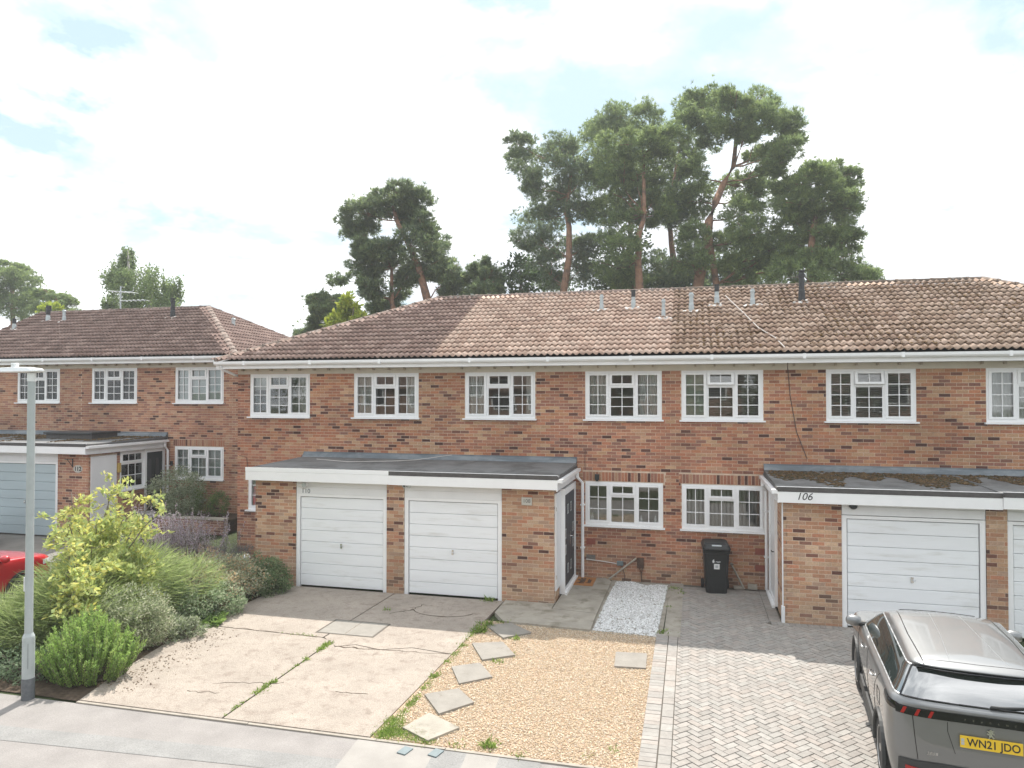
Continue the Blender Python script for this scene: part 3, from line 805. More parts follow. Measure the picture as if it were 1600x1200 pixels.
    for d in (dress or ()):
        if d[0] == 'curtain': wavy(d[1] * w, d[2] * w, 0.105, 0.03, h - 0.03, d[3], 0.022, 'curtain', M[d[4]], win, mw)
        elif d[0] == 'roller': MB().box(d[1] * w, d[2] * w, 0.12, 0.123, d[3] * h, h - 0.02, mw).build('blind', M[d[4]], win)
        elif d[0] == 'venetian':
            b = MB(); zz_ = 0.06
            while zz_ < h - 0.05:
                b.box(0.04, w - 0.04, -0.012, 0.012, -0.0008, 0.0008, mw @ Matrix.Translation((0, 0.13, zz_)) @ Matrix.Rotation(R(d[1]), 4, 'X')); zz_ += 0.038
            b.build('venetian_blind', M['blind_white'], win, kind='stuff')
        elif d[0] == 'vertical':
            for k in range(d[3]):
                xx = lerp(d[1] * w, d[2] * w, (k + .5) / d[3])
                b = MB(); b.box(-0.042, 0.042, -0.001, 0.001, 0.05, h - 0.04, mw @ Matrix.Translation((xx, 0.15, 0)) @ Matrix.Rotation(R(d[4]), 4, 'Z')); b.build('blind_slat', M['blind_white'], win)
        elif d[0] == 'bottle':
            b = MB(); b.lathe([(0.03, 0), (0.034, 0.02), (0.034, 0.12), (0.012, 0.16), (0.012, 0.2)], 8, mw @ Matrix.Translation((d[1] * w, 0.14, 0.05))); b.build('bottle', M['label'], win, smooth=True)
    return win

# ---------------- roof tiles
PITCH_TILE, GAUGE = 0.30, 0.308
def tile_section(n=12):
    pts = []
    for i in range(n + 1):
        t = i / n; ph = (t * 2) % 1.0
        hgt = 0.048 * (0.5 - 0.5 * math.cos(2 * math.pi * ph)) ** 1.25
        pts.append(((t - 0.5) * PITCH_TILE, hgt))
    return pts
def tile_mesh():
    sec = tile_section(); n = len(sec); L = GAUGE + 0.05; th = 0.013; up = 0.040
    top0 = [(x, 0.0, z + up) for x, z in sec]; top1 = [(x, L, z * 0.9 + 0.004) for x, z in sec]; low0 = [(x, 0.005, z + up - th) for x, z in sec]; low1 = [(x, 0.10, z + up - th - 0.018) for x, z in sec]
    vs = top0 + top1 + low0 + low1
    fs = [(i, i + 1, n + i + 1, n + i) for i in range(n - 1)] + [(2 * n + i, 2 * n + i + 1, i + 1, i) for i in range(n - 1)] + [(3 * n + i, 3 * n + i + 1, 2 * n + i + 1, 2 * n + i) for i in range(n - 1)]
    fs.append((0, n, 3 * n, 2 * n)); fs.append((n - 1, 3 * n - 1, 4 * n - 1, 2 * n - 1))
    me = bpy.data.meshes.new('tile'); me.from_pydata(vs, [], fs)
    me.polygons.foreach_set('use_smooth', [i < n - 1 for i in range(len(fs))]); me.update()
    return me
TILE = tile_mesh(); TILE.materials.append(M['tile_obj'])
TILE_MOSS = TILE.copy(); TILE_MOSS.materials.clear(); TILE_MOSS.materials.append(M['tile_moss_obj'])
def tile_color(hid, x, t):
    if hid == 110: base = [(0.33, 0.235, 0.195), (0.30, 0.205, 0.17), (0.37, 0.265, 0.225), (0.27, 0.185, 0.155)]
    elif hid == 108: base = [(0.62, 0.46, 0.37), (0.57, 0.415, 0.33), (0.65, 0.49, 0.395), (0.53, 0.375, 0.295)]
    elif hid == 106: base = [(0.50, 0.365, 0.28), (0.45, 0.325, 0.245), (0.54, 0.405, 0.32), (0.41, 0.285, 0.215)]
    elif hid == 104: base = [(0.50, 0.375, 0.29), (0.45, 0.33, 0.25), (0.54, 0.41, 0.325), (0.41, 0.29, 0.22)]
    else: base = [(0.25, 0.175, 0.15), (0.225, 0.155, 0.132), (0.28, 0.20, 0.17), (0.205, 0.14, 0.118)]
    c = rnd.choice(base); f = rnd.uniform(0.88, 1.1)
    return tuple(v * f for v in c)
def slope_frame(o, u, v):
    u = Vector(u).normalized(); v = Vector(v).normalized(); n = u.cross(v)
    m = Matrix((u, v, n)).transposed().to_4x4(); m.translation = Vector(o); return m
def lay_tiles(fr, u0, u1, ncourse, keep, hid, roof, planes=(), limit=300, mossy=False, single=True):
    """fr: frame of the slope (x along eave, y up the slope). planes: [(point, normal)] world planes that cut tiles (normal side removed)."""
    cell = []
    for r in range(ncourse):
        n0 = int(math.floor(u0 / PITCH_TILE)) - 1; n1 = int(math.ceil(u1 / PITCH_TILE)) + 1
        for k in range(n0, n1 + 1):
            uc = (k + 0.5) * PITCH_TILE
            if not keep(uc, r * GAUGE): continue
            cell.append((uc, r))
    def key(c):
        d, ok = cam_px(fr @ Vector((c[0], c[1] * GAUGE, 0))); return d + (0 if ok else 100)
    cell.sort(key=key)
    sb = MB(); cnt = 0
    for uc, r in cell:
        m = fr @ Matrix.Translation((uc + rnd.uniform(-.003, .003), r * GAUGE + rnd.uniform(-.005, .005), 0)) @ Matrix.Rotation(rnd.uniform(-.006, .006), 4, 'Z') @ Matrix.Rotation(rnd.uniform(-.008, .008), 4, 'X')
        c = tile_color(hid, uc, r)
        cutme = False
        for (pp, pn) in planes:
            ds = [(m @ v.co - pp).dot(pn) for v in (TILE.vertices[0], TILE.vertices[12], TILE.vertices[13], TILE.vertices[25])]
            if min(ds) > 0: cutme = None; break
            if max(ds) > 0: cutme = True
        if cutme is None: continue
        if not cutme and single and cnt < limit:
            o = put('tile', TILE_MOSS if mossy else TILE, None, roof, mw=m); o.color = (*c, 1); cnt += 1
        else:
            if cutme:
                bm = bmesh.new(); bm.from_mesh(TILE); bm.transform(m)
                for (pp, pn) in planes:
                    bmesh.ops.bisect_plane(bm, geom=bm.verts[:] + bm.edges[:] + bm.faces[:], plane_co=pp, plane_no=pn, clear_outer=True)
                bm.verts.index_update(); sb.add([v.co.copy() for v in bm.verts], [[v.index for v in f.verts] for f in bm.faces], c); bm.free()
            else:
                sb.add([m @ v.co for v in TILE.vertices], [tuple(p.vertices) for p in TILE.polygons], c)
    if sb.v: sb.build('tile_courses', M['tile_col'], roof, kind='stuff')
def ridge_mesh():
    b = MB(); n = 8; L = 0.45
    vs = []
    for x, rr in ((0, 0.125), (0.06, 0.125), (0.062, 0.115), (L, 0.113)):
        for k in range(n + 1):
            a = math.pi * k / n; vs.append(Vector((x, rr * math.cos(a) * 1.05, rr * math.sin(a) - 0.03)))
    fs = [(i * (n + 1) + k, i * (n + 1) + k + 1, (i + 1) * (n + 1) + k + 1, (i + 1) * (n + 1) + k) for i in range(3) for k in range(n)]
    fs.append(tuple(range(n, -1, -1))); fs.append(tuple(range(3 * (n + 1), 4 * (n + 1))))
    return b.add(vs, fs).mesh('ridge_tile', True)
RIDGE = ridge_mesh(); RIDGE.materials.append(M['ridge'])
def lay_ridge(a, c, roof, name='ridge_tile', col=(0.17, 0.125, 0.105), x0=None, x1=None):
    a, c = Vector(a), Vector(c); d = c - a; L = d.length; n = max(1, round(L / 0.42)); t = d.normalized()
    s = Vector((-t.y, t.x, 0)).normalized(); up = t.cross(s)
    for k in range(n):
        p = a + d * (k / n)
        if x0 is not None and not (x0 <= p.x < x1): continue
        m = Matrix((t, s, up)).transposed().to_4x4(); m.translation = p + Vector((0, 0, rnd.uniform(-.006, .006)))
        m = m @ Matrix.Rotation(rnd.uniform(-.02, .02), 4, 'X') @ Matrix.Diagonal((L / n / 0.435, 1, 1, 1))
        o = put(name, RIDGE, None, roof, mw=m); f = rnd.uniform(0.75, 1.25); o.color = (col[0] * f, col[1] * f, col[2] * f, 1)
def flue(parent, x, y, z, h, r, style):
    """roof vent: pale skirt, pipe, cap"""
    b = MB(); T = Matrix.Translation((x, y, z))
    mt = {'pale': 'galv', 'dark': 'galv', 'slate': 'lead', 'grey': 'galv'}[style]
    pipe = MB(); r *= 0.85; h *= 0.92; pipe.lathe([(r * 1.3, -0.15), (r * 1.2, h * 0.4), (r, h * 0.48), (r, h)], 12, T)
    p = pipe.build('flue_pipe', M['dark_metal'] if style == 'slate' else M[mt], parent, smooth=False)
    sk = MB()
    for k in range(7):
        a = rnd.uniform(0, 6.28); rr = rnd.uniform(0.1, 0.2)
        sk.lathe([(0.09, -0.05), (0.07, 0.02), (0.03, 0.045)], 6, T @ Matrix.Translation((rr * math.cos(a) * 1.25, rr * math.sin(a) * 0.4 - 0.05, -0.02 + rr * math.sin(a) * 0.2)))
    sk.build('skirt', M['cement'], p)
    cp = MB()
    if style == 'slate': cp.lathe([(r * 1.25, h - 0.02), (r * 1.25, h + 0.05), (r * 0.9, h + 0.06), (r * 0.9, h + 0.1), (r * 1.2, h + 0.11), (r * 1.2, h + 0.14)], 12, T)
    elif style == 'dark': cp.lathe([(r * 1.1, h - 0.16), (r * 1.1, h), (r * 1.25, h + 0.01), (r * 1.25, h + 0.03)], 12, T)
    else: cp.lathe([(r * 1.2, h - 0.04), (r * 1.25, h), (r * 0.9, h + 0.015), (r * 0.85, h + 0.05)], 12, T)
    cp.build('cowl', M['dark_metal'] if style in ('slate', 'dark') else M[mt], p)

def garage_door(house, x0, x1, y, z0, z1, n, material, fr_mat='upvc', handle=True):
    """up-and-over door: frame, boards one by one, handle; lintel board above is separate"""
    dz = house.dz
    f = MB()
    for q in ((x0, x0 + 0.085, y + 0.02, y + 0.10, 0.0, z1 + 0.06), (x1 - 0.085, x1, y + 0.02, y + 0.10, 0.0, z1 + 0.06), (x0 + 0.085, x1 - 0.085, y + 0.02, y + 0.10, z1, z1 + 0.06)):
        f.box(q[0], q[1], q[2], q[3], q[4] + dz, q[5] + dz)
    g_ = f.build('garage_door', M[fr_mat], house.root)
    hgt = (z1 - z0 - 0.012) / n
    for k in range(n):
        b = MB(); za = z0 + k * hgt + dz
        b.bevbox(x0 + 0.1, x1 - 0.1, y + 0.045 + rnd.uniform(-.001, .001), y + 0.085, za + 0.003, za + hgt - 0.004, 0.007)
        b.build('board', material, g_)
    b = MB(); b.box(x0 + 0.086, x1 - 0.086, y + 0.086, y + 0.098, z0 + dz, z1 + dz); b.build('backing', M['felt_edge'], g_)
    if handle:
        xm = (x0 + x1) / 2; zm = z0 + (z1 - z0) * 0.46 + dz
        b = MB(); b.box(xm - 0.02, xm + 0.02, y + 0.03, y + 0.046, zm - 0.05, zm + 0.05); b.tube([(xm, y + 0.03, zm), (xm, y + 0.0, zm), (xm + 0.05, y + 0.0, zm)], 0.007, 6)
        b.build('handle', M['chrome'], g_)
    return g_
FY = 16.68                      # front wall of the terrace
EY, EZ, RY, RZ = 16.25, 5.19, 20.7, 7.27
XL, XR = -12.15, 11.75           # eaves corners
HX0, HX1 = -7.55, 7.30           # ridge ends
BOUNDS = {110: (-11.79, -6.02), 108: (-6.02, -0.45), 106: (-0.45, 5.30), 104: (5.30, 11.40)}
LABELS = {110: 'house number 110, left end of the front terrace, brown hipped roof end',
          108: 'house number 108 with pale pink roof tiles and dark porch door',
          106: 'house number 106 with mossy roof tiles, behind the wheelie bin and paved drive',
          104: 'house at the right edge of the picture beyond the grey car, next to number 106'}
HS = {}
for n, (x0, x1) in BOUNDS.items():
    HS[n] = House(thing('terraced_house', LABELS[n], 'house', ((x0 + x1) / 2, FY, 0), 0, 'brick terraced houses'))
UW, UH, UZ = 1.77, 1.135, 3.745
LW, LH, LZ = 1.79, 1.02, 1.27
def W(x, z=UZ, w=UW, h=UH): return (x, x + w, z, z + h)
def rel(hole, ox): return (hole[0] - ox, hole[1] - ox, hole[2], hole[3])
GX = {110: (-9.72, -6.26), 108: (-6.26, -2.75), 106: (1.68, 5.22), 104: (5.22, 8.9)}    # garage block of each house
UPW = {110: (-11.42, -8.39), 108: (-5.40, -2.42), 106: (-0.21, 2.86), 104: (5.94, 9.0)}
LOW = {110: -11.46, 108: -2.42, 106: -0.21}
for n, H in HS.items():
    x0, x1 = BOUNDS[n]
    holes = [rel(W(x), x0) for x in UPW[n]]
    sold = []
    ga, gb = GX[n]
    holes.append((max(0, ga + 0.02 - x0), min(x1, gb) - x0, -0.1, 2.62))
    if n == 108: holes.append((0, -6.0 - x0, -0.1, 2.62))
    if n in LOW:
        l = LOW[n]; holes.append((l - x0, min(l + LW, ga if n == 110 else 99) - x0 if n == 110 else l + LW - x0, LZ, LZ + LH))
        if n != 110: sold.append((l - 0.06 - x0, l + LW + 0.04 - x0, LZ + LH + 0.01, LZ + LH + 0.225))
    if n == 108: pass
    H.wall(x0, FY, 0, x1 - x0, 0, 4.93, holes, sold, 'terrace', u0=-x0 * 1.0, over=(n != 110, n != 104))
    # plain side, rear and party walls close the house
    b = MB()
    for q in ((x0, x0 + 0.1, FY + 0.1, 24.6, 0, 5.0), (x1 - 0.1, x1, FY + 0.1, 24.6, 0, 5.0), (x0 + 0.1, x1 - 0.1, 24.5, 24.6, 0, 5.0), (x0 + 0.1, x1 - 0.1, FY + 0.1, 24.5, 4.95, 5.0)): b.box(*q)
    b.build('rear_wall', M['far_brick'], H.root)
dress = {(110, 0): [('curtain', 0.78, 0.99, 4, 'curtain_grey'), ('roller', 0.0, 0.34, 0.62, 'blind_white')],
         (110, 1): [('curtain', 0.02, 0.34, 6, 'curtain_grey'), ('curtain', 0.80, 0.98, 4, 'curtain')],
         (108, 0): [('curtain', 0.02, 0.27, 6, 'curtain'), ('curtain', 0.86, 0.98, 4, 'curtain')],
         (108, 1): [('curtain', 0.02, 0.30, 7, 'curtain_grey'), ('curtain', 0.70, 0.98, 7, 'curtain')],
         (106, 0): [('roller', 0.02, 0.35, 0.03, 'blind_green'), ('venetian', -32)],
         (106, 1): [('venetian', -32)],
         (104, 0): [('curtain', 0.0, 1.0, 14, 'curtain')], (104, 1): [('curtain', 0.0, 1.0, 14, 'curtain')]}
for n, xs_ in UPW.items():
    for k, x in enumerate(xs_):
        window(HS[n], x, FY, 0, UW, UH, UZ, 4, dress=dress[(n, k)], fan_open=R(14) if n == 106 else 0.0, side_open=R(2.5) if (n, k) == (106, 0) else 0.0)
window(HS[110], LOW[110], FY, 0, LW, LH, LZ, 3, dress=[('curtain', 0.0, 0.2, 3, 'curtain_grey')])
window(HS[108], LOW[108], FY, 0, LW, LH, LZ, 3, dress=[('bottle', 0.08), ('bottle', 0.72), ('bottle', 0.9), ('roller', 0.02, 0.98, 0.86, 'blind_white')])
window(HS[106], LOW[106], FY, 0, LW, LH, LZ, 3, dress=[('vertical', 0.02, 0.98, 20, 55)])

# ---------------- front garages
FG = {110: 14.40, 108: 14.40, 106: 14.30, 104: 14.30}
def pier(H, xa, xb, y, kind='buff', z1=2.40): H.wall(xa, y, 0, xb - xa, 0, z1, kind=kind, thick=0.22, name='pier', u0=rnd.choice((0.06, 0.11, 0.17)))
pier(HS[110], -9.70, -8.665, FG[110])
pier(HS[108], -6.45, -6.045, FG[108])
pier(HS[108], -3.85, -2.74, FG[108])
pier(HS[106], 1.68, 2.70, FG[106])
pier(HS[106], 5.07, 5.40, FG[106])
pier(HS[104], 7.8, 8.9, FG[104])
garage_door(HS[110], -8.66, -6.455, FG[110], 0.035, 2.03, 8, M['garage_white'])
garage_door(HS[108], -6.04, -3.855, FG[108], 0.035, 2.03, 8, M['garage_white'])
garage_door(HS[106], 2.705, 5.065, FG[106], 0.035, 2.02, 8, M['garage_white'])
garage_door(HS[104], 5.405, 7.79, FG[104], 0.035, 2.02, 8, M['garage_white'])
for n, (xa, xb) in {110: (-8.66, -6.455), 108: (-6.04, -3.855), 106: (2.705, 5.065), 104: (5.405, 7.79)}.items():
    for k, (za, zb) in enumerate(((2.092, 2.25), (2.252, 2.405))):
        b = MB(); b.bevbox(xa + 0.002, xb - 0.002, FG[n] + 0.012, FG[n] + 0.05, za, zb, 0.003); b.build('lintel_board', M['white'], HS[n].root)
# side walls of the garage blocks
b = MB(); b.box(-9.70, -9.60, 14.62, FY, 0, 2.6); b.build('garage_side_wall', M['far_brick'], HS[110].root)
# 108: meter cupboard, brick and the dark porch door on the side
HS[108].wall(-2.74, 14.402, R(90), FY - 14.402, 0, 2.40, holes=[(0.60, 2.18, 0.05, 2.30)], kind='buff', name='porch_wall', thick=0.1)
b = MB(); b.bevbox(-0.27, 0.27, -0.03, 0.01, 0.27, 2.27, 0.006, Matrix.Translation((-2.735, 14.74, 0)) @ Matrix.Rotation(R(90), 4, 'Z'))
cup = b.build('cupboard_door', M['white'], HS[108].root)
b = MB()
for z in (0.55, 1.95): b.box(-2.705, -2.697, 14.475, 14.50, z - 0.04, z + 0.04)
b.build('hinge', M['chrome'], cup)
mw = Matrix.Translation((-2.68, 15.03, 0)) @ Matrix.Rotation(R(90), 4, 'Z')
b = MB(); WD = 1.52
for q in ((0, 0.07, 0.06, 2.30), (WD - 0.10, WD, 0.06, 2.30), (0.07, WD - 0.10, 2.16, 2.30), (0.07, WD - 0.10, 0.06, 0.15)): b.box(q[0], q[1], -0.055, 0.06, q[2], q[3], mw)
b.box(-0.02, WD + 0.02, -0.10, -0.056, 0.045, 0.10, mw)
door = b.build('porch_door', M['upvc'], HS[108].root)
ql = 0.07; lw_ = (WD - 0.17) / 2
for k in range(2):
    b = MB(); a0 = ql + k * lw_ + 0.004; a1 = ql + (k + 1) * lw_ - 0.004
    b.bevbox(a0, a1, -0.03, 0.02, 0.155, 2.155, 0.006, mw); leaf = b.build('door_leaf', M['anthracite'], door)
    for j, zq in enumerate((1.80, 1.30, 0.95, 0.50)):
        xm = (a0 + a1) / 2 + ((0.14 if j in (0, 3) else -0.14) if k == 0 else (-0.14 if j in (0, 3) else 0.14))
        b = MB()
        for q in ((-.07, .07, .056, .07), (-.07, .07, -.07, -.056), (-.07, -.056, -.056, .056), (.056, .07, -.056, .056)): b.box(xm + q[0], xm + q[1], -0.036, -0.029, zq + q[2] * 1.5, zq + q[3] * 1.5, mw)
        fr_ = b.build('light_frame', M['galv'], leaf)
        b = MB(); b.box(xm - 0.054, xm + 0.054, -0.033, -0.031, zq - 0.082, zq + 0.082, mw); b.build('glazing', M['glass'], leaf)
b = MB(); hx = ql + lw_ + 0.06; b.box(hx - 0.02, hx + 0.02, -0.042, -0.03, 0.98, 1.26, mw); b.tube([mw @ Vector(p) for p in ((hx, -0.04, 1.16), (hx, -0.09, 1.16), (hx + 0.14, -0.09, 1.16))], 0.011, 8)
b.build('door_handle', M['chrome'], door)
# 106: white door in the side of the porch
HS[106].wall(1.68, FY, R(-90), FY - 14.302, 0, 2.38, holes=[(0.30, 1.45, 0.03, 2.32)], kind='buff', name='porch_wall', thick=0.1)
mw = Matrix.Translation((1.675, FY - 0.30, 0)) @ Matrix.Rotation(R(-90), 4, 'Z'); WD = 1.15
b = MB()
for q in ((0, 0.09, 0.05, 2.32), (WD - 0.09, WD, 0.05, 2.32), (0.09, WD - 0.09, 2.22, 2.32), (0.09, WD - 0.09, 0.05, 0.13)): b.box(q[0], q[1], -0.05, 0.06, q[2], q[3], mw)
b.box(-0.03, WD + 0.03, -0.11, -0.051, 0.03, 0.08, mw)
door6 = b.build('porch_door', M['upvc'], HS[106].root)
b = MB(); b.bevbox(0.095, WD - 0.095, -0.025, 0.02, 0.135, 2.215, 0.02, mw); b.build('door_leaf', M['upvc'], door6)
b = MB(); b.box(WD - 0.17, WD - 0.13, -0.04, -0.025, 0.95, 1.2, mw); b.tube([mw @ Vector(p) for p in ((WD - .15, -0.03, 1.12), (WD - .15, -0.085, 1.12), (WD - .29, -0.085, 1.12))], 0.011, 8); b.build('door_handle', M['black'], door6)
b = MB(); b.bevbox(1.64, 1.70, 14.27, 14.36, 0.02, 0.33, 0.004); b.build('corner_guard', M['white'], HS[106].root)
b = MB(); b.box(1.655, 1.678, 14.285, 14.31, 0.33, 2.38); b.build('corner_trim', M['white'], HS[106].root)

# flat roofs: felt deck, dark edge, white fascia, flashing against the wall
def flat_roof(H, xa, xb, yf, zf, zb, edge, moss=False):
    dz = H.dz
    b = MB(); y1 = FY if H.dz == 0 else 19.3
    b.add([Vector(p) for p in ((xa, yf, zf + dz), (xb, yf, zf + dz), (xb, y1 - 0.01, zb + dz), (xa, y1 - 0.01, zb + dz), (xa, yf, zf - 0.05 + dz), (xb, yf, zf - 0.05 + dz), (xb, y1 - 0.01, zf - 0.05 + dz), (xa, y1 - 0.01, zf - 0.05 + dz))],
          [(0, 1, 2, 3), (7, 6, 5, 4), (0, 4, 5, 1), (1, 5, 6, 2), (3, 2, 6, 7), (0, 3, 7, 4)])
    rf = b.build('flat_roof', M['felt'], H.root)
    b = MB(); b.box(xa, xb, yf - 0.022, yf - 0.001, zf - 0.065 + dz, zf + 0.022 + dz); b.build('roof_edge', M['felt_edge'] if edge == 'felt' else M['upvc'], H.root)
    if edge == 'felt':
        b = MB(); b.box(xa, xb, yf - 0.001, yf + 0.035, zf + 0.003 + dz, zf + 0.026 + dz); b.build('edge_cap', M['lead_pale'], rf)
    b = MB(); b.box(xa, xb, y1 - 0.03, y1 - 0.004, zb - 0.02 + dz, zb + 0.13 + dz); 
    b.add([Vector(p) for p in ((xa, y1 - 0.13, zb + 0.0 + dz), (xb, y1 - 0.13, zb + 0.0 + dz), (xb, y1 - 0.03, zb + 0.1 + dz), (xa, y1 - 0.03, zb + 0.1 + dz))], [(0, 1, 2, 3)])
    b.build('flashing', M['lead'], H.root)
    b = MB(); b.bevbox(xa, xb, yf - 0.018, yf + 0.012, zf - 0.27 + dz, zf - 0.067 + dz, 0.004); b.build('fascia', M['upvc'], H.root)
    b = MB(); b.box(xa, xb, yf + 0.013, yf + 0.26, zf - 0.27 + dz, zf - 0.258 + dz); b.build('soffit', M['white'], H.root)
    if moss:
        pts = []
        for _ in range(2600):
            x = rnd.uniform(xa + 0.05, xb - 0.05); t = rnd.betavariate(2.2, 1.6); y = lerp(yf + 0.15, y1 - 0.15, t)
            if math.sin(x * 3.1) * 0.25 + math.sin(x * 7.3 + 1) * 0.2 + t > 0.42: pts.append((x, y, lerp(zf, zb, (y - yf) / (y1 - yf)) + dz))
        stones('roof_moss', pts, 0, 0.02, 0.065, [(0.11, 0.072, 0.04), (0.09, 0.062, 0.036), (0.14, 0.09, 0.045), (0.07, 0.06, 0.035)], M['moss'], 0.45, parent=H.root)
    return rf
flat_roof(HS[110], -9.80, -6.30, 14.17, 2.66, 2.72, 'upvc')
flat_roof(HS[108], -6.30, -2.62, 14.17, 2.655, 2.72, 'felt')
flat_roof(HS[106], 1.56, 5.25, 14.08, 2.58, 2.66, 'felt', True)
flat_roof(HS[104], 5.25, 9.0, 14.05, 2.60, 2.66, 'felt', True)
# side gutters and downpipes
def gutter_pipe(H, xg, y0, y1, z, px, py, zb, sgn):
    b = MB(); dz = H.dz
    b.box(min(xg, xg + sgn * 0.10), max(xg, xg + sgn * 0.10), y0, y1, z - 0.09 + dz, z - 0.02 + dz); b.build('side_gutter', M['upvc'], H.root)
    b = MB(); b.box(min(xg - sgn * .005, xg - sgn * .03), max(xg - sgn * .005, xg - sgn * .03), y0, y1, z - 0.26 + dz, z - 0.03 + dz); b.build('side_fascia', M['white'], H.root)
    b = MB(); b.box(min(xg - sgn * .002, xg + sgn * .02), max(xg - sgn * .002, xg + sgn * .02), y0, y1, z - 0.019 + dz, z + 0.03 + dz); b.build('roof_edge', M['felt_edge'], H.root)
    p = MB(); p.tube([(xg + sgn * 0.05, py - 0.12, z - 0.05 + dz), (xg + sgn * 0.05, py - 0.12, z - 0.22 + dz), (px, py, z - 0.36 + dz), (px, py, zb + dz)], 0.036, 10); pp = p.build('downpipe', M['upvc'], H.root, smooth=False)
    b = MB()
    for zz_ in (0.75, 1.75): b.box(px - 0.05, px + 0.05, py - 0.042, py + 0.08, zz_ - 0.015 + dz, zz_ + 0.015 + dz)
    b.build('pipe_clip', M['upvc'], pp)
gutter_pipe(HS[108], -2.62, 14.16, 16.62, 2.62, -2.47, 16.56, 0.06, 1)
gutter_pipe(HS[106], 1.56, 14.08, 16.60, 2.56, 1.60, 16.57, 0.03, -1)
# ---------------- main eaves: gutter, fascia, soffit and frieze per house
def eaves(H, xa, xb, y, z, end=0):
    dz = H.dz
    b = MB(); b.box(xa, xb, y - 0.005, y + 0.02, z - 0.185 + dz, z - 0.01 + dz); b.build('fascia', M['upvc'], H.root)
    g_ = MB(); pr = [(-0.115, 0.0), (-0.11, -0.06), (-0.085, -0.095), (-0.03, -0.095), (-0.006, -0.06), (-0.006, 0.0), (-0.014, 0.0), (-0.02, -0.05), (-0.085, -0.08), (-0.1, -0.05), (-0.105, 0.0)]
    vs = [Vector((x, y + p[0], z + 0.005 + p[1] + dz)) for x in (xa, xb) for p in pr]; n = len(pr)
    g_.add(vs, [(i, (i + 1) % n, n + (i + 1) % n, n + i) for i in range(n)] + [tuple(range(n - 1, -1, -1)), tuple(range(n, 2 * n))]); gt = g_.build('gutter', M['upvc'], H.root)
    b = MB(); x = xa + 0.9
    while x < xb: b.box(x - 0.03, x + 0.03, y - 0.119, y - 0.004, z - 0.098 + dz, z + 0.012 + dz); x += 1.9
    b.build('gutter_joint', M['upvc'], gt)
    yw = y + 0.43
    b = MB(); b.box(xa, xb, y + 0.021, yw + 0.05, z - 0.178 + dz, z - 0.166 + dz); b.build('soffit', M['white'], H.root)
    b = MB(); b.box(xa + (0.36 if end < 0 else 0), xb - (0.36 if end > 0 else 0), yw - 0.012, yw - 0.002, z - 0.315 + dz, z - 0.18 + dz); fb = b.build('frieze_board', M['cream'], H.root)
    x = xa + 0.55
    while x < xb - 0.3:
        b = MB(); b.box(x - 0.02, x + 0.02, yw - 0.10, yw - 0.013, z - 0.235 + dz, z - 0.181 + dz); b.build('rafter_end', M['cream_dark'], fb); x += 0.42
eaves(HS[110], XL, -6.02, 16.25, 5.19, -1); eaves(HS[108], -6.02, -0.45, 16.25, 5.19); eaves(HS[106], -0.45, 5.30, 16.25, 5.19); eaves(HS[104], 5.30, XR, 16.25, 5.19, 1)
# ---------------- roofs
front = slope_frame((XL, EY - 0.06, EZ + 0.02), (1, 0, 0), (0, RY - EY, RZ - EZ))
SL_LEN = math.hypot(RY - EY, RZ - EZ)
def hip_planes(xa, ya, za, xr, yr, zr):
    """plane through the hip line, vertical, outside removed"""
    p = Vector((xa, ya, za)); d = Vector((xr - xa, yr - ya, 0)).normalized()
    return p, d
pL, dL = hip_planes(XL, EY, EZ, HX0, RY, RZ); nL = Vector((-dL.y, dL.x, 0));
pR, dR = hip_planes(XR, EY, EZ, HX1, RY, RZ); nR = Vector((dR.y, -dR.x, 0))
for n, H in HS.items():
    x0, x1 = BOUNDS[n]
    xa = XL if n == 110 else x0; xb = XR if n == 104 else x1
    b = MB()   # underlay and rear slope
    xra, xrb = (HX0 if n == 110 else xa), (HX1 if n == 104 else xb)
    RZu = RZ - 0.03; ez = EZ - 0.03
    b.add([Vector(p) for p in ((xa, EY, ez), (xb, EY, ez), (xrb, RY, RZu), (xra, RY, RZu))], [(0, 1, 2, 3)])
    rf = b.build('roof', M['underlay'], H.root)
    b = MB(); RYb = 25.15
    b.add([Vector(p) for p in ((xrb, RY, RZu), (xra, RY, RZu), (xa, RYb, ez), (xb, RYb, ez))], [(0, 1, 2, 3)])
    if n == 110: b.add([Vector(p) for p in ((xa, EY, ez), (xra, RY, RZu), (xa, RYb, ez))], [(0, 1, 2)])
    if n == 104: b.add([Vector(p) for p in ((xb, EY, ez), (xb, RYb, ez), (xrb, RY, RZu))], [(0, 1, 2)])
    b.build('rear_slope', M['rear_roof'], rf)
    def keep(u, v, xa=xa, xb=xb, n=n):
        X = XL + u; t = v / SL_LEN
        if n == 110: return X < x1 and X > lerp(XL, HX0, t) - 0.6
        if n == 104: return X >= x0 and X < lerp(XR, HX1, t) + 0.6
        return x0 <= X < x1
    pl = [(pL, nL)] if n == 110 else ([(pR, nR)] if n == 104 else [])
    lay_tiles(front, xa - XL, xb - XL, 16, keep, n, rf, pl, mossy=n in (106, 104))
    rc = {110: (0.19, 0.145, 0.12), 108: (0.24, 0.18, 0.15), 106: (0.17, 0.13, 0.10), 104: (0.15, 0.115, 0.09)}[n]
    lay_ridge((HX0 - 0.05, RY, RZ + 0.03), (HX1 + 0.05, RY, RZ + 0.03), rf, col=rc, x0=xa, x1=xb)
    if n == 110: lay_ridge((XL - 0.02, EY - 0.02, EZ + 0.03), (HX0, RY, RZ + 0.03), rf, 'hip_tile', rc)
    if n == 104: lay_ridge((XR + 0.02, EY - 0.02, EZ + 0.03), (HX1, RY, RZ + 0.03), rf, 'hip_tile', rc)
def roof_z(y): return EZ + 0.05 + (y - EY) * (RZ - EZ) / (RY - EY)
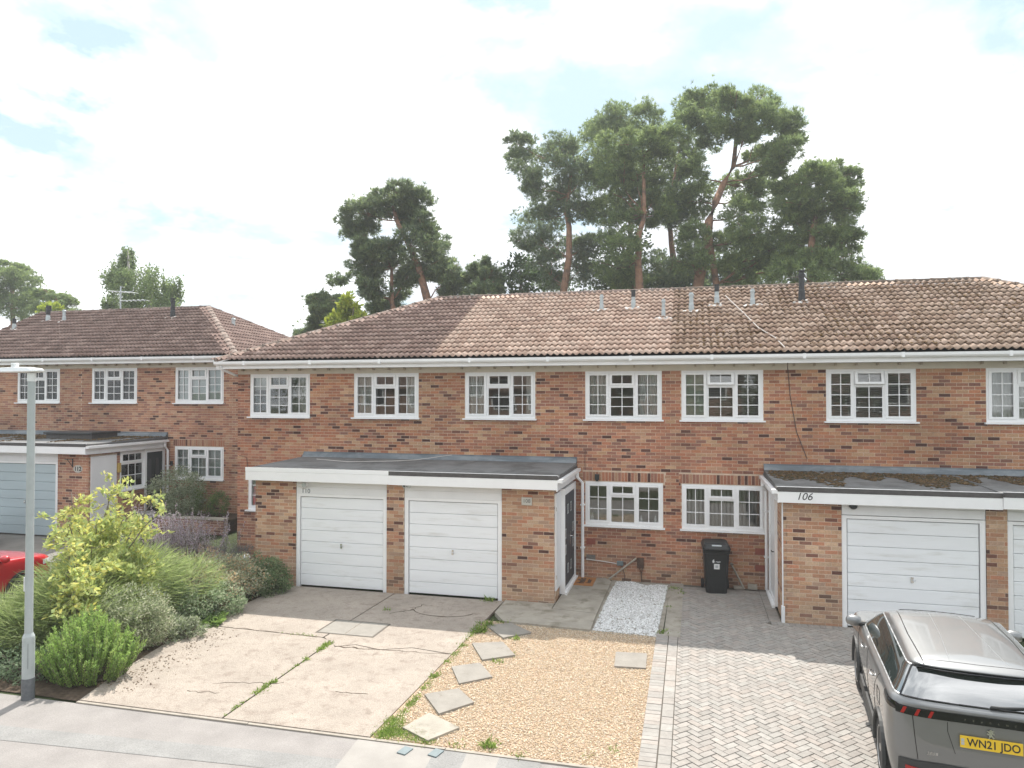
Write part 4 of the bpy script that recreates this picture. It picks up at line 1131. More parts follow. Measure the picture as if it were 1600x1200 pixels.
for n, x, y, h, r, st in ((108, -2.33, 19.16, 0.42, 0.055, 'pale'), (108, -1.49, 19.28, 0.50, 0.06, 'dark'), (108, -0.67, 18.48, 0.48, 0.05, 'grey'),
                       (106, 0.02, 18.90, 0.48, 0.065, 'grey'), (106, 0.67, 19.34, 0.55, 0.065, 'dark'), (106, 1.55, 19.20, 0.42, 0.06, 'pale'), (106, 2.76, 19.38, 0.72, 0.08, 'slate')):
    flue(HS[n].root, x, y, roof_z(y), h, r, st)
# moss lying in the tile channels of the two mossy roofs
for n in (106, 104):
    pts = []
    xa, xb = BOUNDS[n][0], (XR if n == 104 else BOUNDS[n][1])
    for _ in range(3600):
        v = rnd.uniform(0.05, 0.97); X = XL + 0.15 * round(rnd.uniform(xa - XL, xb - XL) / 0.15) + rnd.gauss(0, 0.022)
        if not xa + 0.05 < X < xb - 0.1: continue
        if n == 104 and X > lerp(XR, HX1, v) - 0.2: continue
        if math.sin(X * 1.7 + v * 4) + math.sin(X * 3.3 - v * 9) * 0.6 + rnd.gauss(0, 0.6) < 0.1: continue
        r_ = (v * SL_LEN % GAUGE) / GAUGE; hgt = 0.012 + 0.034 * (1 - r_)
        pts.append(front @ Vector((X - XL, v * SL_LEN, hgt)))
    stones('roof_moss', [tuple(p) for p in pts], 0, 0.018, 0.05, [(0.17, 0.105, 0.055), (0.14, 0.085, 0.048), (0.20, 0.125, 0.06), (0.11, 0.08, 0.05), (0.24, 0.165, 0.075)], M['moss'], 0.5, parent=HS[n].root)
# overflow pipes, lights, numbers and small fittings on the houses
r8, r6, r10 = HS[108].root, HS[106].root, HS[110].root
def front_m(x, y, z): return Matrix.Translation((x, y, z)) @ FRONT
b = MB(); b.lathe([(0.10, 0), (0.10, 0.03), (0.07, 0.075), (0.0, 0.09)], 16, Matrix.Translation((-8.48, 14.412, 2.31)) @ Matrix.Rotation(R(90), 4, 'X')); lt = b.build('bulkhead_light', M['white'], r10, smooth=True)
b = MB(); b.lathe([(0.05, 0), (0.05, 0.03)], 12, Matrix.Translation((-8.42, 14.33, 2.30)) @ Matrix.Rotation(R(90), 4, 'X')); b.build('sensor_cap', M['galv'], lt)
text('house_number', '110', 0.14, M['lead'], r10, front_m(-8.42, 14.408, 2.15), extrude=0.002, space=1.05)
b = MB(); b.tube([(-6.01, 14.41, 2.36), (-6.01, 14.32, 2.36)], 0.05, 12); b.tube([(-5.94, 14.38, 2.36), (-5.88, 14.30, 2.34)], 0.035, 10); sl = b.build('security_light', M['galv'], r8)
b = MB(); b.tube([(-6.01, 14.322, 2.36), (-6.01, 14.315, 2.36)], 0.03, 10); b.build('lens', M['black'], sl)
b = MB(); b.bevbox(-3.42, -3.20, 14.375, 14.40, 2.03, 2.19, 0.004); pq = b.build('number_plaque', M['plaque'], r8)
text('house_number', '108', 0.11, M['felt_edge'], pq, front_m(-3.31, 14.3745, 2.115), extrude=0.001)
b = MB(); b.bevbox(-2.19, -2.09, 16.60, 16.68, 2.33, 2.46, 0.008); b.box(-2.17, -2.11, 16.61, 16.66, 2.30, 2.33); ll = b.build('outside_light', M['black'], r8)
text('house_number', '106', 0.19, M['ink'], r6, front_m(2.02, 14.061, 2.43), shear=0.28, extrude=0.002)
b = MB(); b.lathe([(0.07, 0), (0.07, 0.05), (0.05, 0.07)], 16, Matrix.Translation((2.90, 14.31, 2.27)) @ Matrix.Rotation(R(90), 4, 'X')); b.build('round_vent', M['black'], r6)
for x, z, H, m_ in ((-2.40, 0.81, HS[108], 'redbrick'), (-2.40, 0.43, HS[108], 'greybrick'), (1.37, 0.77, HS[106], 'redbrick'), (1.37, 0.40, HS[106], 'redbrick')):
    b = MB(); b.box(x, x + 0.215, FY - 0.006, FY + 0.01, z, z + 0.14)
    for i in range(6):
        for j in range(3): b.box(x + 0.02 + i * 0.032, x + 0.034 + i * 0.032, FY - 0.009, FY - 0.0065, z + 0.02 + j * 0.04, z + 0.035 + j * 0.04)
    b.build('air_brick', M[m_], H.root)
b = MB(); b.bevbox(-1.68, -1.54, 16.62, 16.68, 0.36, 0.46, 0.006); jb = b.build('junction_box', M['blue_grey'], r8)
b = MB(); b.tube([(-2.40, 16.665, 0.46), (-2.1, 16.66, 0.44), (-1.9, 16.665, 0.42), (-1.69, 16.66, 0.40)], 0.012, 6); b.build('conduit', M['cable'], jb)
b = MB(); b.tube([(-1.58, 16.66, 0.36), (-1.52, 16.66, 0.2), (-1.5, 16.66, 0.02)], 0.008, 6); b.build('conduit', M['cable_dark'], jb)
b = MB(); b.box(-1.22, -1.07, 16.64, 16.68, 0.33, 0.56); rb = b.build('rusty_box', M['rust'], r8)
b = MB(); b.tube([(-1.17, 16.65, 0.33), (-1.12, 16.65, 0.2), (-1.12, 16.64, 0.02)], 0.01, 6); b.tube([(-1.10, 16.65, 0.33), (-1.12, 16.65, 0.2)], 0.01, 6); b.build('conduit', M['rust'], rb)
# cables
b = MB(); cp = [(0.9, 19.7, roof_z(19.7) + 0.12), (1.25, 18.6, roof_z(18.6) + 0.07), (1.55, 17.5, roof_z(17.5) + 0.06), (1.85, 16.9, roof_z(16.9) + 0.06), (1.98, 16.35, roof_z(16.35) + 0.06)]
b.tube(cp, 0.011, 5); b.build('aerial_cable', M['cable'], r6)
b = MB(); b.tube([(2.02, 16.22, 5.0), (2.05, 16.5, 4.9), (2.08, 16.67, 4.86), (2.12, 16.67, 4.3), (2.25, 16.67, 3.5), (2.46, 16.665, 2.92)], 0.008, 5); b.build('aerial_cable', M['cable_dark'], r6)
b = MB(); b.tube([(-9.0, 15.9, 2.73), (-8.0, 15.6, 2.715), (-7.0, 15.9, 2.725), (-6.5, 16.2, 2.74), (-6.0, 16.6, 2.80), (-5.7, 16.66, 2.84)], 0.007, 5); b.build('aerial_cable', M['cable'], r10)
b = MB(); b.tube([(-2.42, 16.67, 3.0), (-2.43, 16.665, 2.8), (-2.42, 16.66, 2.55)], 0.006, 5); b.build('aerial_cable', M['cable_dark'], r8)
b = MB(); b.tube([(-11.72, 16.66, 2.7), (-11.5, 16.665, 2.66), (-11.46, 16.665, 2.2)], 0.007, 5); b.build('aerial_cable', M['cable_dark'], r10)
# rainwater pipe swan neck at the left corner
b = MB(); b.tube([(-12.0, 16.2, 5.08), (-11.98, 16.25, 5.0), (-11.86, 16.62, 4.86), (-11.84, 17.3, 4.75), (-11.84, 17.3, 0.1)], 0.035, 10); b.build('downpipe', M['upvc'], r10)
for H in HS.values(): H.finish()

# ================================================================ the row to the left, set back
LY, LDZ = 19.3, 0.33
HL = {}
for n, x0, x1, lab in ((112, -19.55, -13.80, 'set back brick house behind the shrubs with grey garage and dark front door'),
                       (114, -25.3, -19.55, 'set back brick house at the left edge behind the lamp post top')):
    HL[n] = House(thing('terraced_house', lab, 'house', ((x0 + x1) / 2, LY, LDZ), 0, 'brick terraced houses'), LDZ)
lw = {112: (-15.93, -19.15), 114: (-22.22, -25.2)}
for n, H in HL.items():
    x0, x1 = (-19.55, -13.42) if n == 112 else (-25.3, -19.55)
    holes = [rel(W(x), x0) for x in lw[n]]; sold = []
    if n == 112:
        holes += [rel((-15.93, -15.93 + LW, 1.35, 1.35 + LH), x0), (0, -16.32 - x0, -0.4, 2.62)]; sold = [(-15.98 - x0, -14.12 - x0, 2.38, 2.59)]
    else: holes += [(0, x1 - x0, -0.4, 2.62)]
    H.wall(x0, LY, 0, x1 - x0, -0.1, 4.93, holes, sold, 'left', u0=-x0)
    b = MB()
    for q in ((x0, x0 + 0.1, LY + .1, 27, -.4, 5), (x1 - .1, x1, LY + .1, 27, -.4, 5), (x0 + .1, x1 - .1, 26.9, 27, -.4, 5), (x0 + .1, x1 - .1, LY + .1, 26.9, 4.95, 5)): b.box(q[0], q[1], q[2], q[3], q[4] + LDZ, q[5] + LDZ)
    b.build('rear_wall', M['far_brick'], H.root)
    for k, x in enumerate(lw[n]):
        window(H, x, LY, 0, UW, UH, UZ, 4, dress=[('roller', 0.02, 0.98, 0.03, 'blind_teal')] if n == 112 else [('roller', 0.02, 0.62, 0.72, 'blind_white'), ('curtain', 0.02, 0.14, 3, 'curtain_grey')])
window(HL[112], -15.93, LY, 0, LW, LH, 1.35, 3, dress=[('roller', 0.02, 0.98, 0.03, 'blind_teal')])
GL = 16.35
pier(HL[112], -17.36, -16.30, GL, 'left')
garage_door(HL[112], -19.75, -17.37, GL, 0.0, 2.03, 8, M['garage_grey'], 'upvc')
for za, zb in ((2.092, 2.25), (2.252, 2.405)):
    b = MB(); b.bevbox(-19.75, -17.37, GL + 0.012, GL + 0.05, za + LDZ, zb + LDZ, 0.003); b.build('lintel_board', M['white'], HL[112].root)
pier(HL[114], -20.1, -19.76, GL, 'left')
garage_door(HL[114], -22.3, -20.11, GL, 0.0, 2.03, 8, M['garage_grey'], 'upvc')
flat_roof(HL[112], -19.9, -16.18, 16.12, 2.62, 2.68, 'felt', True)
flat_roof(HL[114], -23.5, -19.9, 16.12, 2.62, 2.68, 'felt', True)
b = MB(); b.box(-19.3, -17.6, 17.75, 18.75, 2.66 + LDZ, 2.80 + LDZ); rl = b.build('rooflight', M['felt_edge'], HL[112].root)
b = MB(); b.bevbox(-19.36, -17.54, 17.69, 18.81, 2.80 + LDZ, 2.86 + LDZ, 0.01); b.build('rooflight_lid', M['dark_metal'], rl)
# its porch side: store door, brick, window, front door
HL[112].wall(-16.30, GL + 0.002, R(90), LY - GL - 0.002, -0.1, 2.36, holes=[(0.06, 0.98, -0.02, 2.25), (1.12, 2.08, 1.18, 2.36), (2.08, 2.93, 0.0, 2.36)], kind='left', name='porch_wall')
pm = Matrix.Translation((-16.30, GL, LDZ)) @ Matrix.Rotation(R(90), 4, 'Z')
b = MB(); b.bevbox(0.06, 0.98, -0.02, 0.03, 0.0, 2.26, 0.006, pm); sd = b.build('store_door', M['white'], HL[112].root)
b = MB(); b.tube([pm @ Vector((0.18, -0.02, 1.0)), pm @ Vector((0.18, -0.06, 1.0))], 0.018, 8); b.build('handle', M['dark_metal'], sd)
window(HL[112], -16.30, GL + 1.12, R(90), 0.96, 1.15, 1.18, 3, cols=(3,), dress=None, widths=(1,))
b = MB(); b.bevbox(2.16, 2.85, -0.0, 0.05, 0.03, 2.22, 0.008, pm); fd = b.build('front_door', M['dark_green_door'], HL[112].root)
b = MB()
for q in ((2.08, 2.155, 0.0, 2.36), (2.855, 2.93, 0.0, 2.36), (2.155, 2.855, 2.225, 2.36)): b.box(q[0], q[1], -0.03, 0.06, q[2], q[3], pm)
b.build('door_frame', M['upvc'], fd)
for xq in (2.30, 2.62):
    b = MB(); b.prism([(xq - 0.07, 1.15), (xq + 0.07, 1.15), (xq + 0.07, 1.95), (xq + 0.04, 2.02), (xq - 0.04, 2.02), (xq - 0.07, 1.95)], 0.0, 0.006, pm @ FRONT); b.build('door_light', M['dark_metal'], fd)
b = MB(); b.box(2.38, 2.64, -0.008, 0.0, 0.98, 1.03, pm); b.box(2.75, 2.78, -0.02, 0.0, 1.0, 1.2, pm); b.build('letter_plate', M['chrome'], fd)
b = MB(); b.bevbox(1.0, 1.11, -0.06, 0.0, 1.72, 2.0, 0.01, pm); b.build('meter_box', M['yellow_box'], HL[112].root)
gutter_pipe(HL[112], -16.18, 16.12, 19.24, 2.60, -16.12, 19.22, 0.0, 1)
text('house_number', '112', 0.16, M['ink'], HL[112].root, front_m(-16.66, GL - 0.012, 2.25), extrude=0.004, bold=0.004)
b = MB(); b.lathe([(0.14, 0), (0.14, 0.008)], 18, Matrix.Translation((-16.66, GL - 0.002, 2.25)) @ Matrix.Rotation(R(90), 4, 'X') @ Matrix.Diagonal((1.1, 0.75, 1, 1))); b.build('number_plaque', M['plaque'], HL[112].root)
b = MB(); b.tube([(-16.84, GL - .01, 2.54), (-16.84, GL - .02, 2.29)], 0.014, 6); b.tube([(-16.84, GL - .02, 2.52), (-16.86, GL - .25, 2.54)], 0.011, 6); b.tube([(-16.84, GL - .02, 2.32), (-16.855, GL - .18, 2.53)], 0.009, 6); b.build('basket_bracket', M['dark_metal'], HL[112].root)
b = MB(); b.bevbox(-16.06, -15.99, 19.25, 19.3, 1.75 + LDZ, 1.9 + LDZ, 0.006); b.build('doorbell', M['black'], HL[112].root)
LEY, LEZ, LRY, LRZ = 18.88, 5.19 + LDZ, 23.0, 7.58
LXR, LHX = -13.44, -17.55
for n, H in HL.items():
    xa, xb = (-19.55, LXR) if n == 112 else (-25.3, -19.55)
    eaves(H, xa, xb, LEY, 5.19, 1 if n == 112 else 0)
    xrb = LHX if n == 112 else xb
    b = MB(); ez, rz = LEZ - 0.03, LRZ - 0.03
    b.add([Vector(p) for p in ((xa, LEY, ez), (xb, LEY, ez), (xrb, LRY, rz), (xa, LRY, rz))], [(0, 1, 2, 3)])
    rf = b.build('roof', M['underlay'], H.root)
    b = MB(); b.add([Vector(p) for p in ((xrb, LRY, rz), (xa, LRY, rz), (xa, 27.1, ez), (xb, 27.1, ez))], [(0, 1, 2, 3)])
    if n == 112: b.add([Vector(p) for p in ((xb, LEY, ez), (xb, 27.1, ez), (xrb, LRY, rz))], [(0, 1, 2)])
    b.build('rear_slope', M['rear_roof'], rf)
    fr = slope_frame((xa, LEY - 0.06, LEZ + 0.02), (1, 0, 0), (0, LRY - LEY, LRZ - LEZ)); sl_ = math.hypot(LRY - LEY, LRZ - LEZ); nc = int(sl_ / GAUGE) + 1
    pc, dc = Vector((LXR, LEY, LEZ)), Vector((LHX - LXR, LRY - LEY, 0)).normalized(); nc_ = Vector((dc.y, -dc.x, 0))
    lay_tiles(fr, 0, xb - xa, nc, lambda u, v: 0 <= u < (xb - xa) and (n != 112 or xa + u < lerp(LXR, LHX, v / sl_) + 0.6), n, rf, [(pc, nc_)] if n == 112 else [])
    lay_ridge((xa, LRY, LRZ + .03), (xrb + (0.05 if n == 112 else 0), LRY, LRZ + .03), rf, col=(0.17, 0.13, 0.11))
    if n == 112:
        lay_ridge((LXR + .02, LEY - .02, LEZ + .03), (LHX, LRY, LRZ + .03), rf, 'hip_tile', (0.22, 0.17, 0.145))
        # hip end to the right
        sf = slope_frame((LXR + 0.06, LEY, LEZ + 0.02), (0, 1, 0), (LHX - LXR, 0, LRZ - LEZ)); sl2 = math.hypot(LHX - LXR, LRZ - LEZ); ww = 27.1 - LEY
        lay_tiles(sf, 0, ww, int(sl2 / GAUGE) + 1, lambda u, v: lerp(0, LRY - LEY, v / sl2) - 0.6 < u < lerp(ww, LRY - LEY, v / sl2) + 0.6, n, rf,
                  [(pc, -nc_), (Vector((LXR, 27.1, LEZ)), Vector((LHX - LXR, LRY - 27.1, 0)).normalized().cross(Vector((0, 0, 1))))], single=False)
        lay_ridge((LXR + .02, 27.1, LEZ + .03), (LHX, LRY, LRZ + .03), rf, 'hip_tile', (0.17, 0.13, 0.11))
def lroof_z(y): return LEZ + 0.05 + (y - LEY) * (LRZ - LEZ) / (LRY - LEY)
for n, x, y, h, r, st in ((114, -24.75, 21.34, 0.42, 0.07, 'dark'), (114, -23.96, 22.06, 0.45, 0.08, 'dark'), (114, -23.14, 22.0, 0.45, 0.065, 'pale'), (112, -18.32, 22.04, 0.62, 0.085, 'slate')):
    flue(HL[n].root, x, y, lroof_z(y), h, r, st)
flue(HL[112].root, -15.9, 22.2, 6.55, 0.55, 0.075, 'pale')
b = MB(); b.tube([(-24.9, 22.95, LRZ), (-24.9, 22.95, LRZ + 0.33)], 0.1, 10); b.build('ridge_vent', M['dark_metal'], HL[114].root)
b = MB(); ax, ay, az = -21.55, 23.05, LRZ
b.tube([(ax, ay, az), (ax, ay, az + 1.0)], 0.03, 6); b.tube([(ax - 0.5, ay, az + 0.82), (ax + 0.75, ay - 0.2, az + 0.72)], 0.018, 5); b.tube([(ax + 0.05, ay, az + 0.42), (ax + 1.25, ay - 0.1, az + 0.4)], 0.018, 5)
for k in range(6): b.tube([(ax - 0.4 + k * 0.2, ay - 0.25, az + 0.81 - k * 0.016), (ax - 0.4 + k * 0.2, ay + 0.25, az + 0.81 - k * 0.016)], 0.006, 4)
for k in range(6): b.tube([(ax + 0.15 + k * 0.2, ay - 0.2, az + 0.418), (ax + 0.15 + k * 0.2, ay + 0.2, az + 0.418)], 0.006, 4)
b.build('tv_aerial', M['galv'], HL[114].root)
# raised brick planter under the window
def planter_wall(name, lab, x0, x1, y, h, ret):
    t = thing(name, lab, 'planter', ((x0 + x1) / 2, y, gz(-14, y)))
    H = House(t, gz(-14, y)); 
    w = H.wall(x0, y, 0, x1 - x0, 0, h, kind='planter', thick=0.2); H.finish(120)
    b = MB(); b.box(x0 - .02, x1 + .02, y - 0.03, y + 0.23, h + H.dz, h + 0.05 + H.dz); b.build('coping', M['path'], t)
    b = MB(); b.box(x0 + .1, x1 - .1, y + .2, ret, H.dz, h - 0.05 + H.dz); b.build('planter_soil', M['soil'], t)
planter_wall('brick_planter', 'low raised brick planter below the ground floor window of number 112', -15.9, -13.0, 17.75, 0.42, 19.2)
for H in HL.values(): H.finish()

# ================================================================ across the street (seen in the window panes)
for k, (x, lab) in enumerate(((-22, 'brick house across the street facing the set back row'), (-12, 'brick house across the street facing the broom shrub bed'), (-1.5, 'brick house across the street facing the gravel front garden'), (9.5, 'brick house across the street facing the grey parked car'))):
    t = thing('opposite_house', lab, 'house', (x, -14, 0))
    b = MB(); b.box(x - 4.8, x + 4.8, -21, -14, 0, 5.0); b.build('wall', M['far_brick'], t)
    b = MB(); b.add([Vector(p) for p in ((x - 5.2, -13.6, 5), (x + 5.2, -13.6, 5), (x + 5.2, -17.5, 7.2), (x - 5.2, -17.5, 7.2), (x + 5.2, -21.4, 5), (x - 5.2, -21.4, 5))], [(1, 0, 3, 2), (2, 3, 5, 4), (0, 5, 3), (1, 2, 4)]); b.build('roof', M['rear_roof'], t)
    for (wx, wz) in ((-3.4, 3.6), (-0.8, 3.6), (1.8, 3.6), (1.8, 1.0)):
        b = MB(); b.box(x + wx, x + wx + 1.7, -13.99, -13.94, wz, wz + 1.15); w = b.build('window', M['upvc'], t)
        b = MB(); b.box(x + wx + .1, x + wx + 1.6, -13.939, -13.93, wz + .1, wz + 1.05); b.build('pane', M['black'], w)
    b = MB(); b.box(x - 3.6, x - 1.2, -13.99, -13.93, 0.1, 2.2); b.build('garage_door', M['garage_white'], t)
# ================================================================ cars
def car_paint(name, color):
    m = mat(name, color, rough=0.46, metal=0.85, var=0.0, coat=1.0)
    return m
M['paint_grey'] = car_paint('grey_metallic', (0.222, 0.228, 0.23))
M['paint_red'] = mat('red_paint', (0.55, 0.012, 0.02), rough=0.3, var=0, coat=1.0)
M['paint_dark'] = car_paint('dark_metallic', (0.03, 0.035, 0.036))
M['car_glass'] = mat('tinted_car_glass', (0.03, 0.04, 0.038), rough=0.02, var=0, spec=1.0)
M['car_glass'].node_tree.nodes['Principled BSDF'].inputs['IOR'].default_value = 2.5
M['tyre'] = mat('tyre_rubber', (0.022, 0.022, 0.023), rough=0.8, var=0.2, scale=20)
M['alloy'] = mat('alloy_rim', (0.50, 0.50, 0.50), rough=0.28, metal=0.9, var=0.02)
M['cladding'] = mat('grey_cladding', (0.04, 0.042, 0.042), rough=0.6, var=0.1, scale=30)
M['gloss_black'] = mat('gloss_black', (0.012, 0.012, 0.013), rough=0.08, var=0)
M['red_lens'] = mat('red_lens', (0.34, 0.02, 0.018), rough=0.12, var=0)
M['clear_lens'] = mat('clear_lens', (0.70, 0.72, 0.74), rough=0.08, var=0.05, spec=0.8)
M['plate_yellow'] = mat('plate_yellow', (0.75, 0.50, 0.03), rough=0.4, var=0.02)
M['satin_silver'] = mat('satin_silver', (0.52, 0.54, 0.55), rough=0.35, metal=0.6, var=0.02)
RA, FA, AR = -1.295, 1.31, 0.395
SX = [-1.90, RA - AR, RA - AR * .72, RA, RA + AR * .72, RA + AR, -0.55, 0.0, 0.52, FA - AR, FA - AR * .72, FA, FA + AR * .72, FA + AR]
def car_body(hs=1.0):
    lv = [(0.24, -2.08, 2.06, 0.80), (None, -2.15, 2.15, 0.865), (0.79, -2.13, 2.16, 0.888), (1.00, -2.11, 2.09, 0.878), (1.05, -2.10, 1.98, 0.85),
          (1.08, -2.06, 1.12, 0.80), (1.30, -1.95, 0.74, 0.72), (1.44, -1.80, 0.44, 0.64), (1.487, -1.87, 0.30, 0.605), (1.525, -1.80, 0.12, 0.50), (1.545, -1.5, -0.1, 0.28)]
    rings = []
    def arch(x):
        z = 0.24
        for a in (RA, FA):
            d = abs(x - a)
            if d <= AR + 1e-6: z = max(z, 0.32 + math.sqrt(max(0, AR * AR - d * d)) if d < AR - 1e-6 else 0.25)
        return z
    for k, (z, xr, xf, yw) in enumerate(lv):
        pts = []
        def mapx(x): return lerp(xr + 0.12, xf - 0.16, (x + 2.03) / (1.99 + 2.03)) if k >= 4 else x
        raw = [(xr, 0), (xr, yw * .42), (xr + 0.025, yw * .74), (xr + 0.11, yw * .94)] + [(mapx(x), yw) for x in SX] + [(xf - 0.14, yw * .93), (xf - 0.05, yw * .66), (xf - 0.01, yw * .34), (xf, 0)]
        if k >= 5: raw = [(xr, 0), (xr + .005, yw * .42), (xr + 0.02, yw * .78), (xr + 0.09, yw * .97)] + [(mapx(x), yw) for x in SX] + [(xf - 0.16, yw * .95), (xf - 0.06, yw * .66), (xf - 0.015, yw * .34), (xf, 0)]
        for (x, y) in raw:
            if k == 0: zz_ = arch(x) if y >= yw * .9 and -1.95 < x < 1.95 else 0.26
            elif k == 1:
                zb = arch(x) if -1.95 < x < 1.95 and y >= yw * .9 else 0.26
                zz_ = lerp(zb, 0.79, 0.45)
            else:
                zz_ = z
                if k in (3, 4, 5): zz_ += 0.11 * smooth(0.9, -2.0, x) - (0.0 if k == 5 else 0.075 * smooth(1.0, 2.1, x))
                if k == 6: zz_ += 0.02 * smooth(0.5, -1.8, x)
                if k >= 8: zz_ -= 0.02 * smooth(-0.6, -2.0, x) + 0.025 * smooth(-0.2, 0.4, x)
            pts.append((x, y, zz_ * hs if k >= 3 else zz_))
        rings.append(pts)
    n = len(rings[0]); bm = bmesh.new()
    V = []
    for pts in rings:
        left = [bm.verts.new(p) for p in pts]; right = [left[0]] + [bm.verts.new((p[0], -p[1], p[2])) for p in pts[1:-1]] + [left[-1]]
        V.append((left, right))
    iA = 4 + len(SX)
    for k in range(len(rings) - 1):
        for s in (0, 1):
            for i in range(n - 1):
                a, b_, c, d = V[k][s][i], V[k][s][i + 1], V[k + 1][s][i + 1], V[k + 1][s][i]
                f = bm.faces.new((a, d, c, b_) if s == 0 else (a, b_, c, d)); mi = 0
                if k in (5, 6):
                    if 3 <= i <= iA - 2: mi = 1
                    elif i <= 2: mi = 3
                    elif i >= iA + 1 - 0: mi = 2
                f.material_index = mi
    top = V[-1]
    for i in range(n - 1):
        if i == 0: bm.faces.new((top[0][0], top[1][1], top[0][1]))
        elif i == n - 2: bm.faces.new((top[0][i], top[1][i], top[0][i + 1]))
        else: bm.faces.new((top[0][i], top[1][i], top[1][i + 1], top[0][i + 1]))
    cl = bm.edges.layers.float.new('crease_edge')
    for k, w in ((4, 0.35), (5, 0.55), (8, 0.75), (7, 0.3)):
        for s in (0, 1):
            for i in range(n - 1):
                e = bm.edges.get((V[k][s][i], V[k][s][i + 1]))
                if e: e[cl] = w
    bmesh.ops.recalc_face_normals(bm, faces=bm.faces)
    me = bpy.data.meshes.new('car_cage'); bm.to_mesh(me); bm.free()
    o = bpy.data.objects.new('car_cage', me); COL.objects.link(o)
    for _ in range(5): me.materials.append(None)
    md = o.modifiers.new('s', 'SUBSURF'); md.levels = 2; md.render_levels = 2
    dg = bpy.context.evaluated_depsgraph_get(); ev = o.evaluated_get(dg); me2 = bpy.data.meshes.new_from_object(ev)
    bpy.data.objects.remove(o); bpy.data.meshes.remove(me)
    return me2
